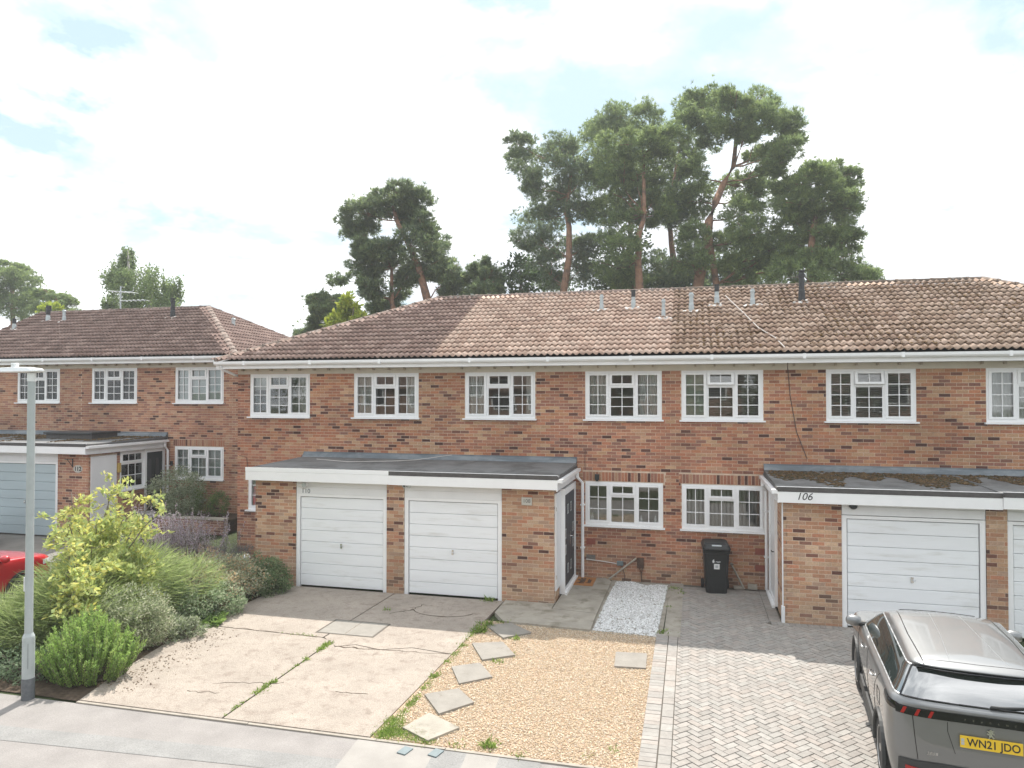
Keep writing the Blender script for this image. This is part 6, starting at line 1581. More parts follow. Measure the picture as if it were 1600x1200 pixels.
TREES={
'lone' :( [[(-12.9,36.0,6.32),(-13.78,36.0,9.44),(-14.27,36.0,11.2),(-14.83,36.0,12.45),(-15.58,36.0,13.89),(-15.89,36.0,15.08)],[(-15.64,36.0,8.45),(-15.87,36.0,9.51),(-15.87,36.0,11.27)]],[(-15.24,35.37,15.28,1.08,0.38),(-14.43,36.11,14.9,0.69,0.52),(-17.49,35.69,14.36,1.24,0.53),(-16.49,36.25,14.69,0.77,0.56),(-17.95,36.3,13.61,0.71,0.39),(-16.98,34.96,12.24,0.57,0.57),(-15.91,34.83,12.09,0.77,0.46),(-15.2,36.81,14.24,0.56,0.52),(-13.75,35.42,13.37,0.52,0.45),(-13.94,35.36,12.34,1.14,0.69),(-13.75,37.19,12.31,0.93,0.76),(-12.59,35.93,10.87,0.82,0.75),(-12.38,36.81,10.13,0.75,0.44),(-17.26,35.94,11.43,0.95,0.56),(-18.14,36.33,10.71,1.17,0.46),(-16.54,35.16,10.12,0.7,0.53),(-15.6,36.32,11.6,0.94,0.77),(-16.26,36.88,9.89,0.77,0.84),(-14.96,36.06,10.82,0.56,0.38),(-16.62,36.58,9.15,0.7,0.39),(-13.65,36.41,11.28,0.62,0.52)] ),
'clusterL' :( [[(-8.1,44.0,9.09),(-7.68,44.0,11.26),(-7.4,44.0,12.98),(-7.39,44.0,14.92),(-7.56,44.0,15.82),(-7.39,44.0,16.98),(-7.23,44.0,18.67)]],[(-10.03,42.54,19.59,0.94,0.73),(-9.72,44.87,19.51,1.26,0.73),(-8.18,44.31,20.11,1.01,0.6),(-6.88,43.33,18.99,1.36,0.8),(-9.56,42.42,17.37,0.69,0.57),(-8.27,45.23,18.09,1.25,0.89),(-6.4,43.91,18.01,1.12,0.72),(-8.77,44.74,16.78,1.01,0.81),(-9.47,45.27,15.8,1.26,0.81),(-9.95,44.72,14.4,1.02,0.73),(-8.9,45.41,14.24,1.13,0.89),(-9.25,43.65,12.64,1.01,0.81),(-8.95,45.01,11.91,0.93,0.69),(-6.64,43.81,15.95,0.72,0.72),(-6.51,45.46,14.13,0.8,0.6),(-6.74,45.27,12.57,1.04,0.88)] ),
'back' :( [[(-4.24,52.0,8.89),(-4.21,52.0,19.16),(-4.43,52.0,23.4)]],[(-5.7,50.84,23.98,1.17,0.79),(-4.16,50.95,24.52,1.44,0.84),(-3.14,51.18,24.0,1.06,0.83),(-7.09,53.34,24.08,1.17,0.7),(-5.16,51.82,23.49,1.31,0.65),(-4.0,52.36,21.13,1.39,1.39),(-6.24,51.43,21.01,1.22,1.12)] ),
'mid' :( [[(-2.83,42.0,7.99),(-2.88,42.0,10.47),(-2.97,42.0,12.16),(-2.93,42.0,13.74),(-2.59,42.0,14.81),(-2.65,42.0,18.51)]],[(-4.07,42.02,19.09,1.17,0.68),(-2.77,41.62,18.95,1.27,0.67),(-1.53,41.5,19.03,1.04,0.74),(-4.52,42.29,18.03,0.94,0.83),(-3.16,42.28,17.81,1.27,0.82),(-1.83,43.36,18.39,1.15,0.82),(-4.36,42.61,16.58,1.05,0.83),(-4.88,43.44,15.51,0.87,0.76),(-3.23,43.2,16.23,1.05,0.75),(-2.04,43.65,16.7,0.93,0.82),(-3.91,42.58,14.81,1.16,0.83),(-3.97,40.87,13.03,1.05,0.83),(-4.44,43.21,12.02,1.17,0.83),(-3.81,43.56,11.39,0.94,0.64),(-1.84,43.36,15.29,0.85,0.56)] ),
'mid2' :( [[(-0.93,47.0,8.38),(-1.03,47.0,12.95),(-1.19,47.0,14.21),(-1.34,47.0,16.3),(-0.72,47.0,20.01)]],[(-0.6,47.23,20.96,1.03,0.91),(-0.37,47.72,19.42,0.95,1.03),(-1.03,46.03,16.85,1.03,0.91),(-0.25,48.11,17.83,0.95,0.91),(-0.62,47.25,15.73,0.95,0.62),(-1.42,46.28,12.51,1.41,0.83),(-0.5,45.53,11.57,1.15,0.74)] ),
'bigR' :( [[(0.03,43.0,8.02),(0.5,43.0,11.17),(0.85,43.0,12.77),(1.08,43.0,14.57),(1.44,43.0,15.6),(1.92,43.0,16.73),(2.46,43.0,17.66),(2.68,43.0,19.89)],[(1.55,43.0,7.98),(1.46,43.0,10.83),(1.18,43.0,13.06),(1.08,43.0,14.57)]],[(0.36,44.36,22.14,0.94,0.56),(1.54,44.88,22.35,1.16,0.56),(2.39,41.42,20.97,0.74,0.44),(3.89,44.15,21.7,0.92,0.55),(0.23,42.66,20.6,0.86,0.53),(2.22,41.66,20.02,1.37,0.63),(3.81,42.21,19.97,1.25,0.62),(5.19,44.03,20.23,0.91,0.66),(5.83,44.43,19.67,0.62,0.55),(5.05,41.25,17.79,0.84,0.44),(4.12,43.44,18.42,0.92,0.44),(4.38,41.25,16.75,0.62,0.44),(1.38,43.84,19.86,0.86,0.56),(3.02,42.35,19.07,0.85,0.37),(2.97,44.46,16.89,1.15,0.67),(4.02,44.85,16.34,1.03,0.73),(0.22,43.02,17.39,0.83,1.05),(0.45,44.91,16.29,0.83,0.83),(2.99,42.27,14.68,1.14,0.74),(3.6,41.38,13.31,1.25,0.74),(2.35,43.38,13.49,1.04,0.52),(4.45,41.2,12.52,1.02,0.66),(3.16,41.84,12.1,1.25,0.55),(4.01,42.65,11.37,0.92,0.44),(2.45,43.42,11.57,1.04,0.52),(0.09,41.68,13.58,0.75,0.75),(0.08,41.24,11.85,0.83,0.75)] ),
'right' :( [[(6.16,40.0,7.62),(6.18,40.0,10.32),(6.2,40.0,12.18),(6.26,40.0,12.96),(6.49,40.0,14.09),(6.56,40.0,15.54)]],[(7.16,41.24,16.52,0.94,0.4),(6.22,39.37,15.75,0.84,0.47),(8.11,41.54,16.06,0.67,0.47),(5.41,41.33,15.81,0.85,0.47),(7.29,39.59,14.67,0.93,0.57),(5.56,39.87,14.49,0.94,0.51),(7.62,40.07,14.04,0.77,0.5),(6.19,40.48,14.03,0.94,0.5),(5.62,40.32,13.34,0.84,0.51),(7.2,40.2,12.95,1.04,0.57),(8.05,40.4,12.37,0.66,0.5),(6.33,41.48,12.2,1.14,0.61),(5.12,40.02,11.46,0.78,0.47),(6.96,39.77,11.32,1.14,0.6),(8.2,40.74,10.87,1.13,0.5),(5.87,39.12,10.63,1.62,0.57),(8.57,39.33,10.25,0.59,0.3)] ),
'small' :( [[(-17.9,33.0,6.23),(-17.79,33.0,7.54),(-17.66,33.0,9.18)]],[(-18.17,33.69,9.45,0.56,0.2),(-18.8,33.03,9.25,0.36,0.16),(-18.46,33.07,8.88,0.69,0.16),(-18.31,32.3,8.56,0.46,0.16),(-17.73,32.88,8.61,0.49,0.26),(-18.77,33.12,8.07,0.33,0.3),(-16.55,32.31,8.51,0.39,0.26),(-16.99,33.17,8.26,0.46,0.29),(-18.89,33.19,7.68,0.33,0.26),(-17.17,32.37,8.05,0.59,0.36),(-19.73,33.18,7.53,0.33,0.17)] ),
'small2' :( [[(-10.47,36.0,7.64),(-10.54,36.0,9.68),(-10.54,36.0,11.38)]],[(-10.53,35.95,11.3,0.17,0.2),(-11.05,36.26,11.1,0.41,0.27),(-10.2,35.79,10.85,0.47,0.27),(-11.27,36.3,10.64,0.48,0.27),(-10.14,36.34,10.53,0.4,0.27),(-10.44,35.31,10.04,0.61,0.3),(-10.7,35.37,9.59,0.68,0.3),(-10.01,36.25,9.76,0.54,0.34)] ),
'leftpine' :( [[(-53.46,46.0,7.36),(-53.52,46.0,11.53),(-53.69,46.0,14.15)]],[(-55.12,47.33,14.97,1.04,0.47),(-53.76,45.28,13.93,1.15,0.73),(-52.36,45.87,13.56,1.04,0.62),(-54.18,46.27,12.85,1.82,0.94),(-51.0,45.48,12.11,1.03,0.72),(-55.72,45.61,13.65,1.32,1.32),(-55.18,45.46,11.78,1.58,1.05),(-52.43,45.62,11.35,1.56,0.62)] ),
'leftpine2' :( [[(-46.85,44.0,7.17),(-46.89,44.0,10.6),(-47.03,44.0,11.83)]],[(-47.96,44.18,12.23,0.88,0.34),(-46.38,43.62,11.7,0.88,0.39),(-45.7,43.76,11.26,0.58,0.34),(-48.68,44.52,11.5,1.08,0.49),(-45.63,43.09,10.75,1.07,0.39)] ),
'broad' :( [[(-8.79,37.0,7.69),(-8.79,37.0,9.41),(-8.9,37.0,10.79)]],[(-8.92,37.1,11.43,0.48,0.34),(-9.41,37.34,11.08,0.41,0.34),(-8.27,36.73,10.79,0.48,0.41),(-8.94,36.6,10.32,0.62,0.41),(-8.19,37.44,10.28,0.55,0.41),(-9.41,36.62,9.86,0.48,0.34),(-8.51,36.55,9.68,0.69,0.34)] ),
'young' :( [[(-15.91,30.0,6.49),(-15.85,30.0,7.83),(-15.53,30.0,8.48)],[(-15.26,30.0,6.63),(-15.2,30.0,7.82),(-15.11,30.0,8.41)]],[(-15.59,29.94,8.41,0.15,0.12),(-15.23,30.19,8.37,0.18,0.12),(-15.97,29.62,7.65,0.36,0.21),(-14.73,29.83,7.84,0.15,0.15),(-15.83,29.84,7.82,0.18,0.15),(-15.53,30.32,7.95,0.15,0.18),(-15.47,29.94,8.71,0.09,0.12)] ),
'lefty' :( [[(-38.94,36.0,8.26),(-38.96,36.0,9.71)]],[(-39.24,36.26,9.87,0.36,0.2),(-38.31,35.76,9.66,0.24,0.2),(-39.23,35.88,9.74,0.24,0.16)] ),
'birch' :( [[(-36.14,40.0,6.82),(-36.37,40.0,9.41),(-36.71,40.0,12.02),(-36.84,40.0,14.1)],[(-35.49,40.0,8.1),(-34.96,40.0,11.09),(-34.77,40.0,12.37)]],[(-37.17,40.36,13.93,0.47,0.43),(-38.1,40.92,13.28,0.65,0.52),(-37.75,39.88,12.56,0.69,0.52),(-35.7,39.34,12.3,0.86,0.69),(-33.98,39.09,11.93,0.77,0.68),(-33.32,40.07,11.64,0.55,0.59),(-36.12,39.26,11.28,1.03,0.69),(-35.92,40.74,11.31,0.94,0.68),(-38.71,40.81,10.89,0.61,0.43),(-33.21,39.24,10.59,0.68,0.51),(-35.55,39.47,10.44,1.03,0.43)] ),
}
# ================================================================ plants
def unit(v): return v / np.maximum(np.linalg.norm(v, axis=-1, keepdims=True), 1e-9)
def kites(P, D, L, Wd, C, droop=0.0):
    """leaf-shaped quads: base P, direction D, length L, width Wd"""
    n = len(P); D = unit(D); S = unit(np.cross(D, unit(NR.normal(0, 1, (n, 3)))))
    N_ = np.cross(D, S)
    L = np.broadcast_to(np.asarray(L, dtype=float).reshape(-1, 1), (n, 1)); Wd = np.broadcast_to(np.asarray(Wd, dtype=float).reshape(-1, 1), (n, 1))
    mid = P + D * L * 0.45 + N_ * L * 0.06
    V = np.stack([P, mid + S * Wd * 0.5, P + D * L, mid - S * Wd * 0.5], 1).reshape(-1, 3)
    return V, np.arange(4 * n).reshape(-1, 4), C
def merge(*parts):
    V, F, C, o = [], [], [], 0
    for v, f, c in parts: V.append(v); F.append(f + o); C.append(c); o += len(v)
    return np.concatenate(V), np.concatenate(F), np.concatenate(C)
def pick(pal, n, jit=0.15):
    pal = np.array(pal, dtype=float); return pal[NR.integers(0, len(pal), n)] * NR.uniform(1 - jit, 1 + jit, (n, 1))
def sphere_pts(n, shell=0.35):
    d = unit(NR.normal(0, 1, (n, 3))); return d * (NR.uniform(shell ** 3, 1, (n, 1)) ** (1 / 3)), d
def clumps(blobs, sub, per, flat=0.6, rs=(0.3, 0.5), shell=0.45, minz=None):
    """blobs (x,y,z,rx,ry,rz) -> leaf points gathered in small clumps, with outward directions"""
    P, D, O = [], [], []
    for (x, y, z, rx, ry, rz) in blobs:
        c, d = sphere_pts(sub, shell); c = c * np.array([rx, ry, rz]) + np.array([x, y, z])
        for k in range(sub):
            r = NR.uniform(*rs) * min(rx, rz * 1.6); q, e = sphere_pts(per, 0.3)
            P.append(c[k] + q * np.array([r, r, r * flat])); D.append(e * np.array([1, 1, 0.7]) + d[k] * 0.6 + np.array([0, 0, 0.35])); 
    P = np.concatenate(P); D = np.concatenate(D)
    if minz is not None:
        k = P[:, 2] > minz; P, D = P[k], D[k]
    return P, D
def limb(b, a, c, ra, rc, sag=0.0, n=5, wob_=0.06):
    a, c = Vector(a), Vector(c); L = (c - a).length; pts = []
    for i in range(n + 1):
        t = i / n; p = a.lerp(c, t)
        if 0 < i < n: p += Vector((rnd.uniform(-1, 1), rnd.uniform(-1, 1), rnd.uniform(-1, 1))) * wob_ * L * 0.5
        p.z += sag * math.sin(t * math.pi) * L; pts.append(p)
    b.tube(pts, [lerp(ra, rc, i / n) for i in range(n + 1)], 6)
def tree_thing(name, label, cat, trunks, blobs, group, pal, kind='pine', r0=0.28, bark='pine_bark', sub=11, per=34):
    bx, by, _ = trunks[0][0]
    t = thing(name, label, cat, (bx, by, 0), 0, group)
    b = MB()
    for ti, tr in enumerate(trunks):
        pts = [Vector(p) for p in tr]
        p0 = pts[0].copy(); p0.z = -0.1
        if ti == 0 or pts[0].z > 1.0 and kind != 'none':
            pts = ([p0] + pts) if pts[0].z > 0.3 else pts
        k = len(pts); rr = [lerp(r0 * (1 if ti == 0 else 0.75), r0 * 0.28, (i / (k - 1)) ** 1.2) for i in range(k)]
        b.tube(pts, rr, 9)
    path = [Vector(p) for p in trunks[0]] + [Vector(p) for tr in trunks[1:] for p in tr]
    for (x, y, z, rx, rz) in blobs:
        c = Vector((x, y, z)); below = [p for p in path if p.z < z + 0.2] or path
        a = min(below, key=lambda p: (p - c).length + max(0, z - p.z) * 0.15); limb(b, a, c, r0 * 0.15, r0 * 0.04, -0.04 if kind == 'pine' else 0.05)
        for _ in range(3):
            e = c + Vector((rnd.uniform(-1, 1) * rx, rnd.uniform(-1, 1) * rx, rnd.uniform(-.3, .7) * rz)); limb(b, a.lerp(c, rnd.uniform(.5, .9)), e, r0 * 0.08, 0.015, 0.03)
    b.build('trunk', M[bark], t, smooth=True)
    B = [(x, y, z, rx * 1.2, rx * 1.0, rz * 1.22) for (x, y, z, rx, rz) in blobs]
    if kind == 'pine':
        P, D = clumps(B, sub, per, 0.55, (0.24, 0.56), 0.25)
        n = len(P); parts = []
        P = P + NR.normal(0, 0.2, (n, 3)) * (NR.random((n, 1)) < 0.08)
        base = pick(pal, n, 0.2)
        for k in range(8):
            d = unit(unit(D) * 0.75 + NR.normal(0, 0.55, (n, 3)) + np.array([0, 0, 0.2])); parts.append(kites(P, d, NR.uniform(0.13, 0.32, n), NR.uniform(0.03, 0.055, n), base * NR.uniform(0.85, 1.15, (n, 1))))
        V, F, C = merge(*parts)
    elif kind == 'birch':
        P, D = clumps(B, sub, per, 0.9, (0.3, 0.5), 0.2)
        n = len(P); parts = []
        base = pick(pal, n, 0.2)
        for k in range(5):   # hanging strings of leaves
            Q = P + np.array([0, 0, -0.16 * k]) + NR.normal(0, 0.05, (n, 3)); d = NR.normal(0, 0.6, (n, 3)) + np.array([0, 0, -0.9]); parts.append(kites(Q, d, NR.uniform(0.12, 0.2, n), NR.uniform(0.08, 0.13, n), base))
        V, F, C = merge(*parts)
    else:
        P, D = clumps(B, sub, per, 0.8, (0.3, 0.5), 0.3); n = len(P)
        V, F, C = merge(*[kites(P + NR.normal(0, 0.08, (n, 3)), D + NR.normal(0, 0.8, (n, 3)), NR.uniform(0.16, 0.3, n), NR.uniform(0.10, 0.18, n), pick(pal, n, 0.2)) for _ in range(2)])
    put('crown', np_mesh('crown', V, F, C), M['needle'] if kind == 'pine' else M['leaf'], t)
    return t
PINE = [(0.19, 0.255, 0.13), (0.23, 0.295, 0.14), (0.17, 0.235, 0.14), (0.265, 0.325, 0.145), (0.21, 0.255, 0.15)]
PINE2 = [(0.23, 0.31, 0.13), (0.27, 0.35, 0.135), (0.205, 0.27, 0.125), (0.31, 0.385, 0.145)]
TL = {'lone': ('tall leaning pine standing alone behind the hipped end of the terrace roof', PINE, 'pine', 0.28, 'pine_bark'),
      'clusterL': ('pine on the left side of the tall group, sinuous reddish trunk', PINE, 'pine', 0.28, 'pine_bark'),
      'back': ('pine at the back of the tall group, crown showing above the others', PINE2, 'pine', 0.28, 'pine_bark'),
      'mid': ('pine in the middle of the tall group with a straight pale trunk', PINE2, 'pine', 0.30, 'pine_bark'),
      'mid2': ('shaded pine of the tall group, trunk right of the straight pale one', PINE, 'pine', 0.28, 'pine_bark'),
      'bigR': ('tallest spreading pine on the right of the group with a forked orange trunk', PINE2, 'pine', 0.36, 'pine_bark'),
      'right': ('shorter pine at the right end of the group above the slate coloured flue', PINE2, 'pine', 0.28, 'pine_bark'),
      'small': ('small dark pine low behind the roof hip, left of the lone leaning pine', PINE, 'pine', 0.16, 'pine_bark'),
      'small2': ('small thin pine just right of the lone leaning pine, low on the roof ridge', PINE, 'pine', 0.14, 'pine_bark'),
      'leftpine': ('large dark pine behind the left house at the edge of the picture', PINE2, 'pine', 0.28, 'pine_bark'),
      'leftpine2': ('lower pine behind the left house, next to the large one at the edge', PINE2, 'pine', 0.25, 'pine_bark'),
      'broad': ('broadleaf tree with glossy leaves at the foot of the tall pine group', [(0.07, 0.11, 0.045), (0.10, 0.15, 0.06), (0.06, 0.09, 0.05)], 'broad', 0.16, 'bark'),
      'young': ('young tree with bright yellow green leaves in front of the small dark pine', [(0.36, 0.42, 0.05), (0.28, 0.36, 0.06), (0.42, 0.46, 0.08)], 'broad', 0.07, 'bark'),
      'lefty': ('yellow green treetop peeping over the ridge of the left house', [(0.36, 0.42, 0.06), (0.30, 0.38, 0.06)], 'broad', 0.07, 'bark'),
      'birch': ('weeping birch with hanging foliage behind the ridge of the left house', [(0.21, 0.28, 0.11), (0.25, 0.32, 0.12), (0.17, 0.24, 0.10)], 'birch', 0.2, 'birch_bark')}
for k, (trunks, blobs) in TREES.items():
    lab, pal, kind, r0, bark = TL[k]
    sub, per = (18, 34) if kind == 'pine' else ((16, 18) if kind == 'birch' else (6, 14))
    if k in ('small', 'small2', 'leftpine2'): sub, per = 10, 26
    tree_thing({'pine': 'pine_tree', 'birch': 'birch_tree', 'broad': 'leafy_tree'}[kind], lab, 'tree', trunks, blobs, 'trees behind the houses', pal, kind, r0, bark, sub, per)
# low dark growth between the trunks
tree_thing('leafy_tree', 'dark evergreen undergrowth filling the foot of the pine group', 'tree', [[(-1.0, 47, 0), (-1.0, 47, 8)]], [(x, 47 + rnd.uniform(-1, 3), 10.4 + rnd.uniform(-0.8, 1.3), 1.7, 1.3) for x in np.linspace(-8.0, 6.0, 14)] + [(x, 48.5 + rnd.uniform(-1, 2), 13.2 + rnd.uniform(-0.8, 1.2), 1.3, 1.1) for x in (-5.6, -4.2, -2.6, -1.2, 0.4, 1.6, 3.2, 4.6)], 'trees behind the houses', [(0.10, 0.14, 0.08), (0.13, 0.175, 0.09)], 'broad', 0.2, 'bark', 16, 30)
# trees across the street, reflected in the panes
for x, h, lab in ((-27, 9, 'green tree across the street, left of the first house'), (-5.0, 9, 'green tree across the street, between the middle houses'), (4.6, 10, 'green tree across the street, before the last house on the right'), (11.0, 10, 'green tree across the street, in front of the last house')):
    tree_thing('leafy_tree', lab, 'tree', [[(x, -12, 0), (x, -12, h * .6)]], [(x + rnd.uniform(-1.4, 1.4), -12 + rnd.uniform(-1, 1), h * rnd.uniform(.3, .95), 2.0, 1.5) for _ in range(10)], 'trees across the street', [(0.08, 0.12, 0.04), (0.11, 0.16, 0.05)], 'broad', 0.2, 'bark', 8, 14)

def shrub(name, label, x, y, build, cat='shrub', group='shrubs in the front bed', bark='bark'):
    t = thing(name, label, cat, (x, y, gz(x, y)), 0, group); stems = MB(); parts = build(stems, gz(x, y))
    V, F, C = merge(*parts); put('foliage', np_mesh('foliage', V, F, C), M['leaf'], t)
    if stems.v: stems.build('stem', M[bark], t, smooth=True)
    return t
def leafy(blobs, sub, per, L, Wd, pal, flat=0.7, rs=(0.25, 0.45), shell=0.5, stems=None, base=None, minz=0.0, spread=0.8):
    P, D = clumps(blobs, sub, per, flat, rs, shell, minz); n = len(P)
    if stems is not None:
        for (x, y, z, rx, ry, rz) in blobs:
            for _ in range(3): limb(stems, (base[0] + rnd.uniform(-.1, .1), base[1] + rnd.uniform(-.1, .1), base[2] - 0.03), (x + rnd.uniform(-.5, .5) * rx, y + rnd.uniform(-.5, .5) * ry, z + rnd.uniform(-.3, .5) * rz), 0.018, 0.005, 0.05)
    return kites(P, D + NR.normal(0, spread, (n, 3)), NR.uniform(L * .7, L * 1.25, n), NR.uniform(Wd * .7, Wd * 1.2, n), pick(pal, n, 0.2))
# bright green upright shrub by the pavement: spikes packed with narrow leaves
def rosemary(stems, g0):
    P, D, C = [], [], []
    pal = np.array([(0.32, 0.47, 0.13), (0.37, 0.53, 0.15), (0.27, 0.41, 0.12), (0.42, 0.55, 0.17)])
    for k in range(300):
        a, r = rnd.uniform(0, 6.283), math.sqrt(rnd.random())
        bx_, by_ = -8.92 + math.cos(a) * r * 0.55, 8.98 + math.sin(a) * r * 0.42
        ex, ey = -8.92 + math.cos(a) * r * 0.80, 8.98 + math.sin(a) * r * 0.60
        h = (0.98 - 0.55 * r ** 2.2) * rnd.uniform(0.72, 1.06) * (1.0 + 0.12 * math.sin(a * 3 + 1)); z0 = max(0.02, h - rnd.uniform(0.35, 0.55))
        mx, my = lerp(bx_, ex, z0 / h), lerp(by_, ey, z0 / h); lean = Vector((rnd.uniform(-.06, .06), rnd.uniform(-.06, .06), 0))
        if k % 4 == 0: limb(stems, (lerp(-8.92, bx_, .5), lerp(8.98, by_, .5), 0), (mx, my, z0), 0.012, 0.006, 0.0)
        stems.tube([(mx, my, z0), (ex + lean.x, ey + lean.y, h)], [0.005, 0.003], 4)
        n = 90; t = NR.uniform(0, 1, n); q = np.stack([lerp(mx, ex + lean.x, t), lerp(my, ey + lean.y, t), lerp(z0, h, t)], 1); aa = NR.uniform(0, 6.283, n)
        d = np.stack([np.cos(aa) * 0.75, np.sin(aa) * 0.75, np.full(n, 0.75)], 1); P.append(q); D.append(d); C.append(np.tile(pal[rnd.randrange(4)], (n, 1)) * NR.uniform(.85, 1.15, (n, 1)))
    P, D, C = map(np.concatenate, (P, D, C)); n = len(P)
    return [kites(P, D, NR.uniform(0.035, 0.065, n), NR.uniform(0.010, 0.017, n), C)]
shrub('upright_shrub', 'bright green spiky upright shrub at the corner of the drive beside the lamp post', -8.92, 8.98, rosemary)
# big broom: fine arching strands
def broom(stems, g0):
    parts = []; pal = [(0.33, 0.42, 0.16), (0.40, 0.48, 0.19), (0.26, 0.34, 0.13), (0.45, 0.52, 0.24), (0.34, 0.40, 0.2)]
    cs = [(-10.45, 10.4, 0.72, 1.05, 1.1, 0.75), (-10.0, 11.2, 0.80, 0.9, 0.9, 0.72), (-11.3, 9.7, 0.42, 1.1, 0.8, 0.46), (-10.3, 10.0, 0.55, 1.3, 0.8, 0.6), (-9.65, 12.0, 0.62, 0.7, 0.8, 0.5), (-10.7, 9.5, 0.42, 1.1, 0.6, 0.42), (-12.1, 9.6, 0.3, .8, .7, .38)]
    for (x, y, z, rx, ry, rz) in cs:
        n = int(6500 * rx * rz / 1.2); q, e = sphere_pts(n, 0.55); P = q * np.array([rx, ry, rz]) + np.array([x, y, z]); k = P[:, 2] > 0.03; P, e = P[k], e[k]
        d = unit(e * np.array([1.0, 1.0, 0.35]) + np.array([0.15, -0.1, 0.22]) + NR.normal(0, 0.22, e.shape)); n = len(P)
        parts.append(kites(P - d * 0.12, d, NR.uniform(0.22, 0.42, n), NR.uniform(0.008, 0.016, n), pick(pal, n, .2)))
        for _ in range(10): limb(stems, (x + rnd.uniform(-.2, .2), y + rnd.uniform(-.2, .2), -0.03), (x + rnd.uniform(-.8, .8) * rx, y + rnd.uniform(-.8, .8) * ry, z + rnd.uniform(0, .8) * rz), 0.014, 0.004, 0.06)
    return parts
shrub('broom_shrub', 'large mass of fine green arching broom stems behind the lamp post', -10.7, 10.4, broom)
# yellow leaved shrub with long shoots
def yellow(stems, g0):
    pal = [(0.56, 0.60, 0.18), (0.50, 0.57, 0.20), (0.62, 0.64, 0.26), (0.40, 0.49, 0.20), (0.66, 0.62, 0.18)]
    base = Vector((-11.0, 11.0, 0)); parts = []
    shoots = [(-12.5, 11.2, 2.45), (-12.2, 10.8, 2.0), (-11.9, 11.5, 2.35), (-11.6, 10.6, 2.05), (-11.2, 11.6, 2.35), (-10.9, 11.0, 1.95), (-10.5, 11.4, 2.15), (-10.1, 11.5, 2.30), (-9.8, 11.3, 2.08), (-9.95, 11.0, 1.75), (-11.4, 11.9, 2.5),
              (-12.8, 10.6, 1.6), (-11.9, 9.8, 1.45), (-10.9, 9.9, 1.4), (-10.1, 10.3, 1.35), (-9.6, 11.0, 1.25), (-12.2, 10.1, 1.7), (-11.3, 10.2, 1.75), (-10.5, 10.5, 1.6), (-12.6, 11.6, 1.9), (-10.2, 9.7, 0.95), (-11.2, 9.2, 0.8), (-9.5, 10.6, 0.85), (-10.8, 9.4, 1.1), (-10.6, 9.5, 1.2), (-10.2, 9.8, 1.25), (-11.0, 9.6, 1.35), (-10.0, 9.9, 1.0), (-10.9, 9.3, 0.95), (-11.3, 9.6, 1.2), (-10.4, 9.4, 0.8), (-9.9, 10.4, 1.3)]
    P, D = [], []
    for (x, y, z) in shoots:
        x = max(x, -1.09 * y + 0.3 + rnd.uniform(0, 0.25)) + 0.12
        e = Vector((x, y, z)); limb(stems, base + Vector((rnd.uniform(-.15, .15), rnd.uniform(-.15, .15), 0)), e, 0.022, 0.006, 0.08, 6, 0.03)
        for s in range(9):
            a = base.lerp(e, rnd.uniform(0.55, 1.0)); dr = Vector((rnd.uniform(-1, 1), rnd.uniform(-1, 1), rnd.uniform(-.2, .7))).normalized(); ln = rnd.uniform(0.2, 0.5); f = a + dr * ln
            a.z += 0.08 * e.z * 0.5; stems.tube([a, f], [0.006, 0.003], 4)
            n = 22; t = NR.uniform(0.1, 1.05, n)[:, None]; P.append(np.array(a) + (np.array(f) - np.array(a)) * t + NR.normal(0, 0.035, (n, 3))); D.append(np.tile(np.array(dr), (n, 1)) * 0.6 + NR.normal(0, 0.6, (n, 3)) + np.array([0, 0, -0.15]))
    P, D = np.concatenate(P), np.concatenate(D); n = len(P)
    parts.append(kites(P, D, NR.uniform(0.075, 0.145, n), NR.uniform(0.04, 0.068, n), pick(pal, n, .18)))
    parts.append(leafy([(-10.75, 10.9, 1.15, 0.85, 0.7, 0.5), (-9.95, 10.9, 0.95, 0.6, 0.6, 0.4), (-10.3, 10.1, 0.8, 0.8, 0.5, 0.35), (-10.4, 10.8, 1.05, 0.7, 0.7, 0.45), (-10.9, 11.2, 1.3, 0.4, 0.6, 0.5), (-10.8, 11.5, 1.45, 0.6, .6, .45)], 24, 40, 0.11, 0.055, pal[:4], .7, (0.15, .3), .6, None, None, 0.1))
    return parts
shrub('yellow_shrub', 'tall yellow green leafy shrub with long shoots in front of the white store door', -11.0, 11.0, yellow)
shrub('variegated_shrub', 'rounded cream and green variegated bush right of the spiky green shrub', -9.15, 10.15, lambda st, g: [leafy([(-9.2, 10.15, 0.55, 0.55, 0.5, 0.55), (-9.35, 10.0, 0.45, .45, .4, .42), (-9.0, 10.35, 0.42, .36, .36, .38)], 60, 60, 0.045, 0.022, [(0.52, 0.53, 0.37), (0.40, 0.45, 0.27), (0.28, 0.34, 0.19), (0.58, 0.58, 0.44), (0.24, 0.29, 0.17)], .8, (.2, .36), .7, st, (-9.15, 10.15, 0))])
shrub('low_shrub', 'low spreading grey green shrub with orange tinged tips along the drive', -9.7, 12.9, lambda st, g: [leafy([(-9.7, 12.9, 0.42, 0.95, 0.8, 0.5), (-9.2, 12.4, 0.34, 0.6, 0.5, 0.38), (-10.4, 13.2, 0.45, 0.7, 0.6, 0.5), (-9.3, 13.4, .45, .6, .5, .45)], 55, 55, 0.055, 0.032, [(0.46, 0.48, 0.34), (0.38, 0.43, 0.28), (0.56, 0.54, 0.40), (0.30, 0.36, 0.22), (0.58, 0.43, 0.26), (0.47, 0.35, 0.23)], .7, (.2, .36), .55, st, (-9.7, 12.9, 0), 0.02)])
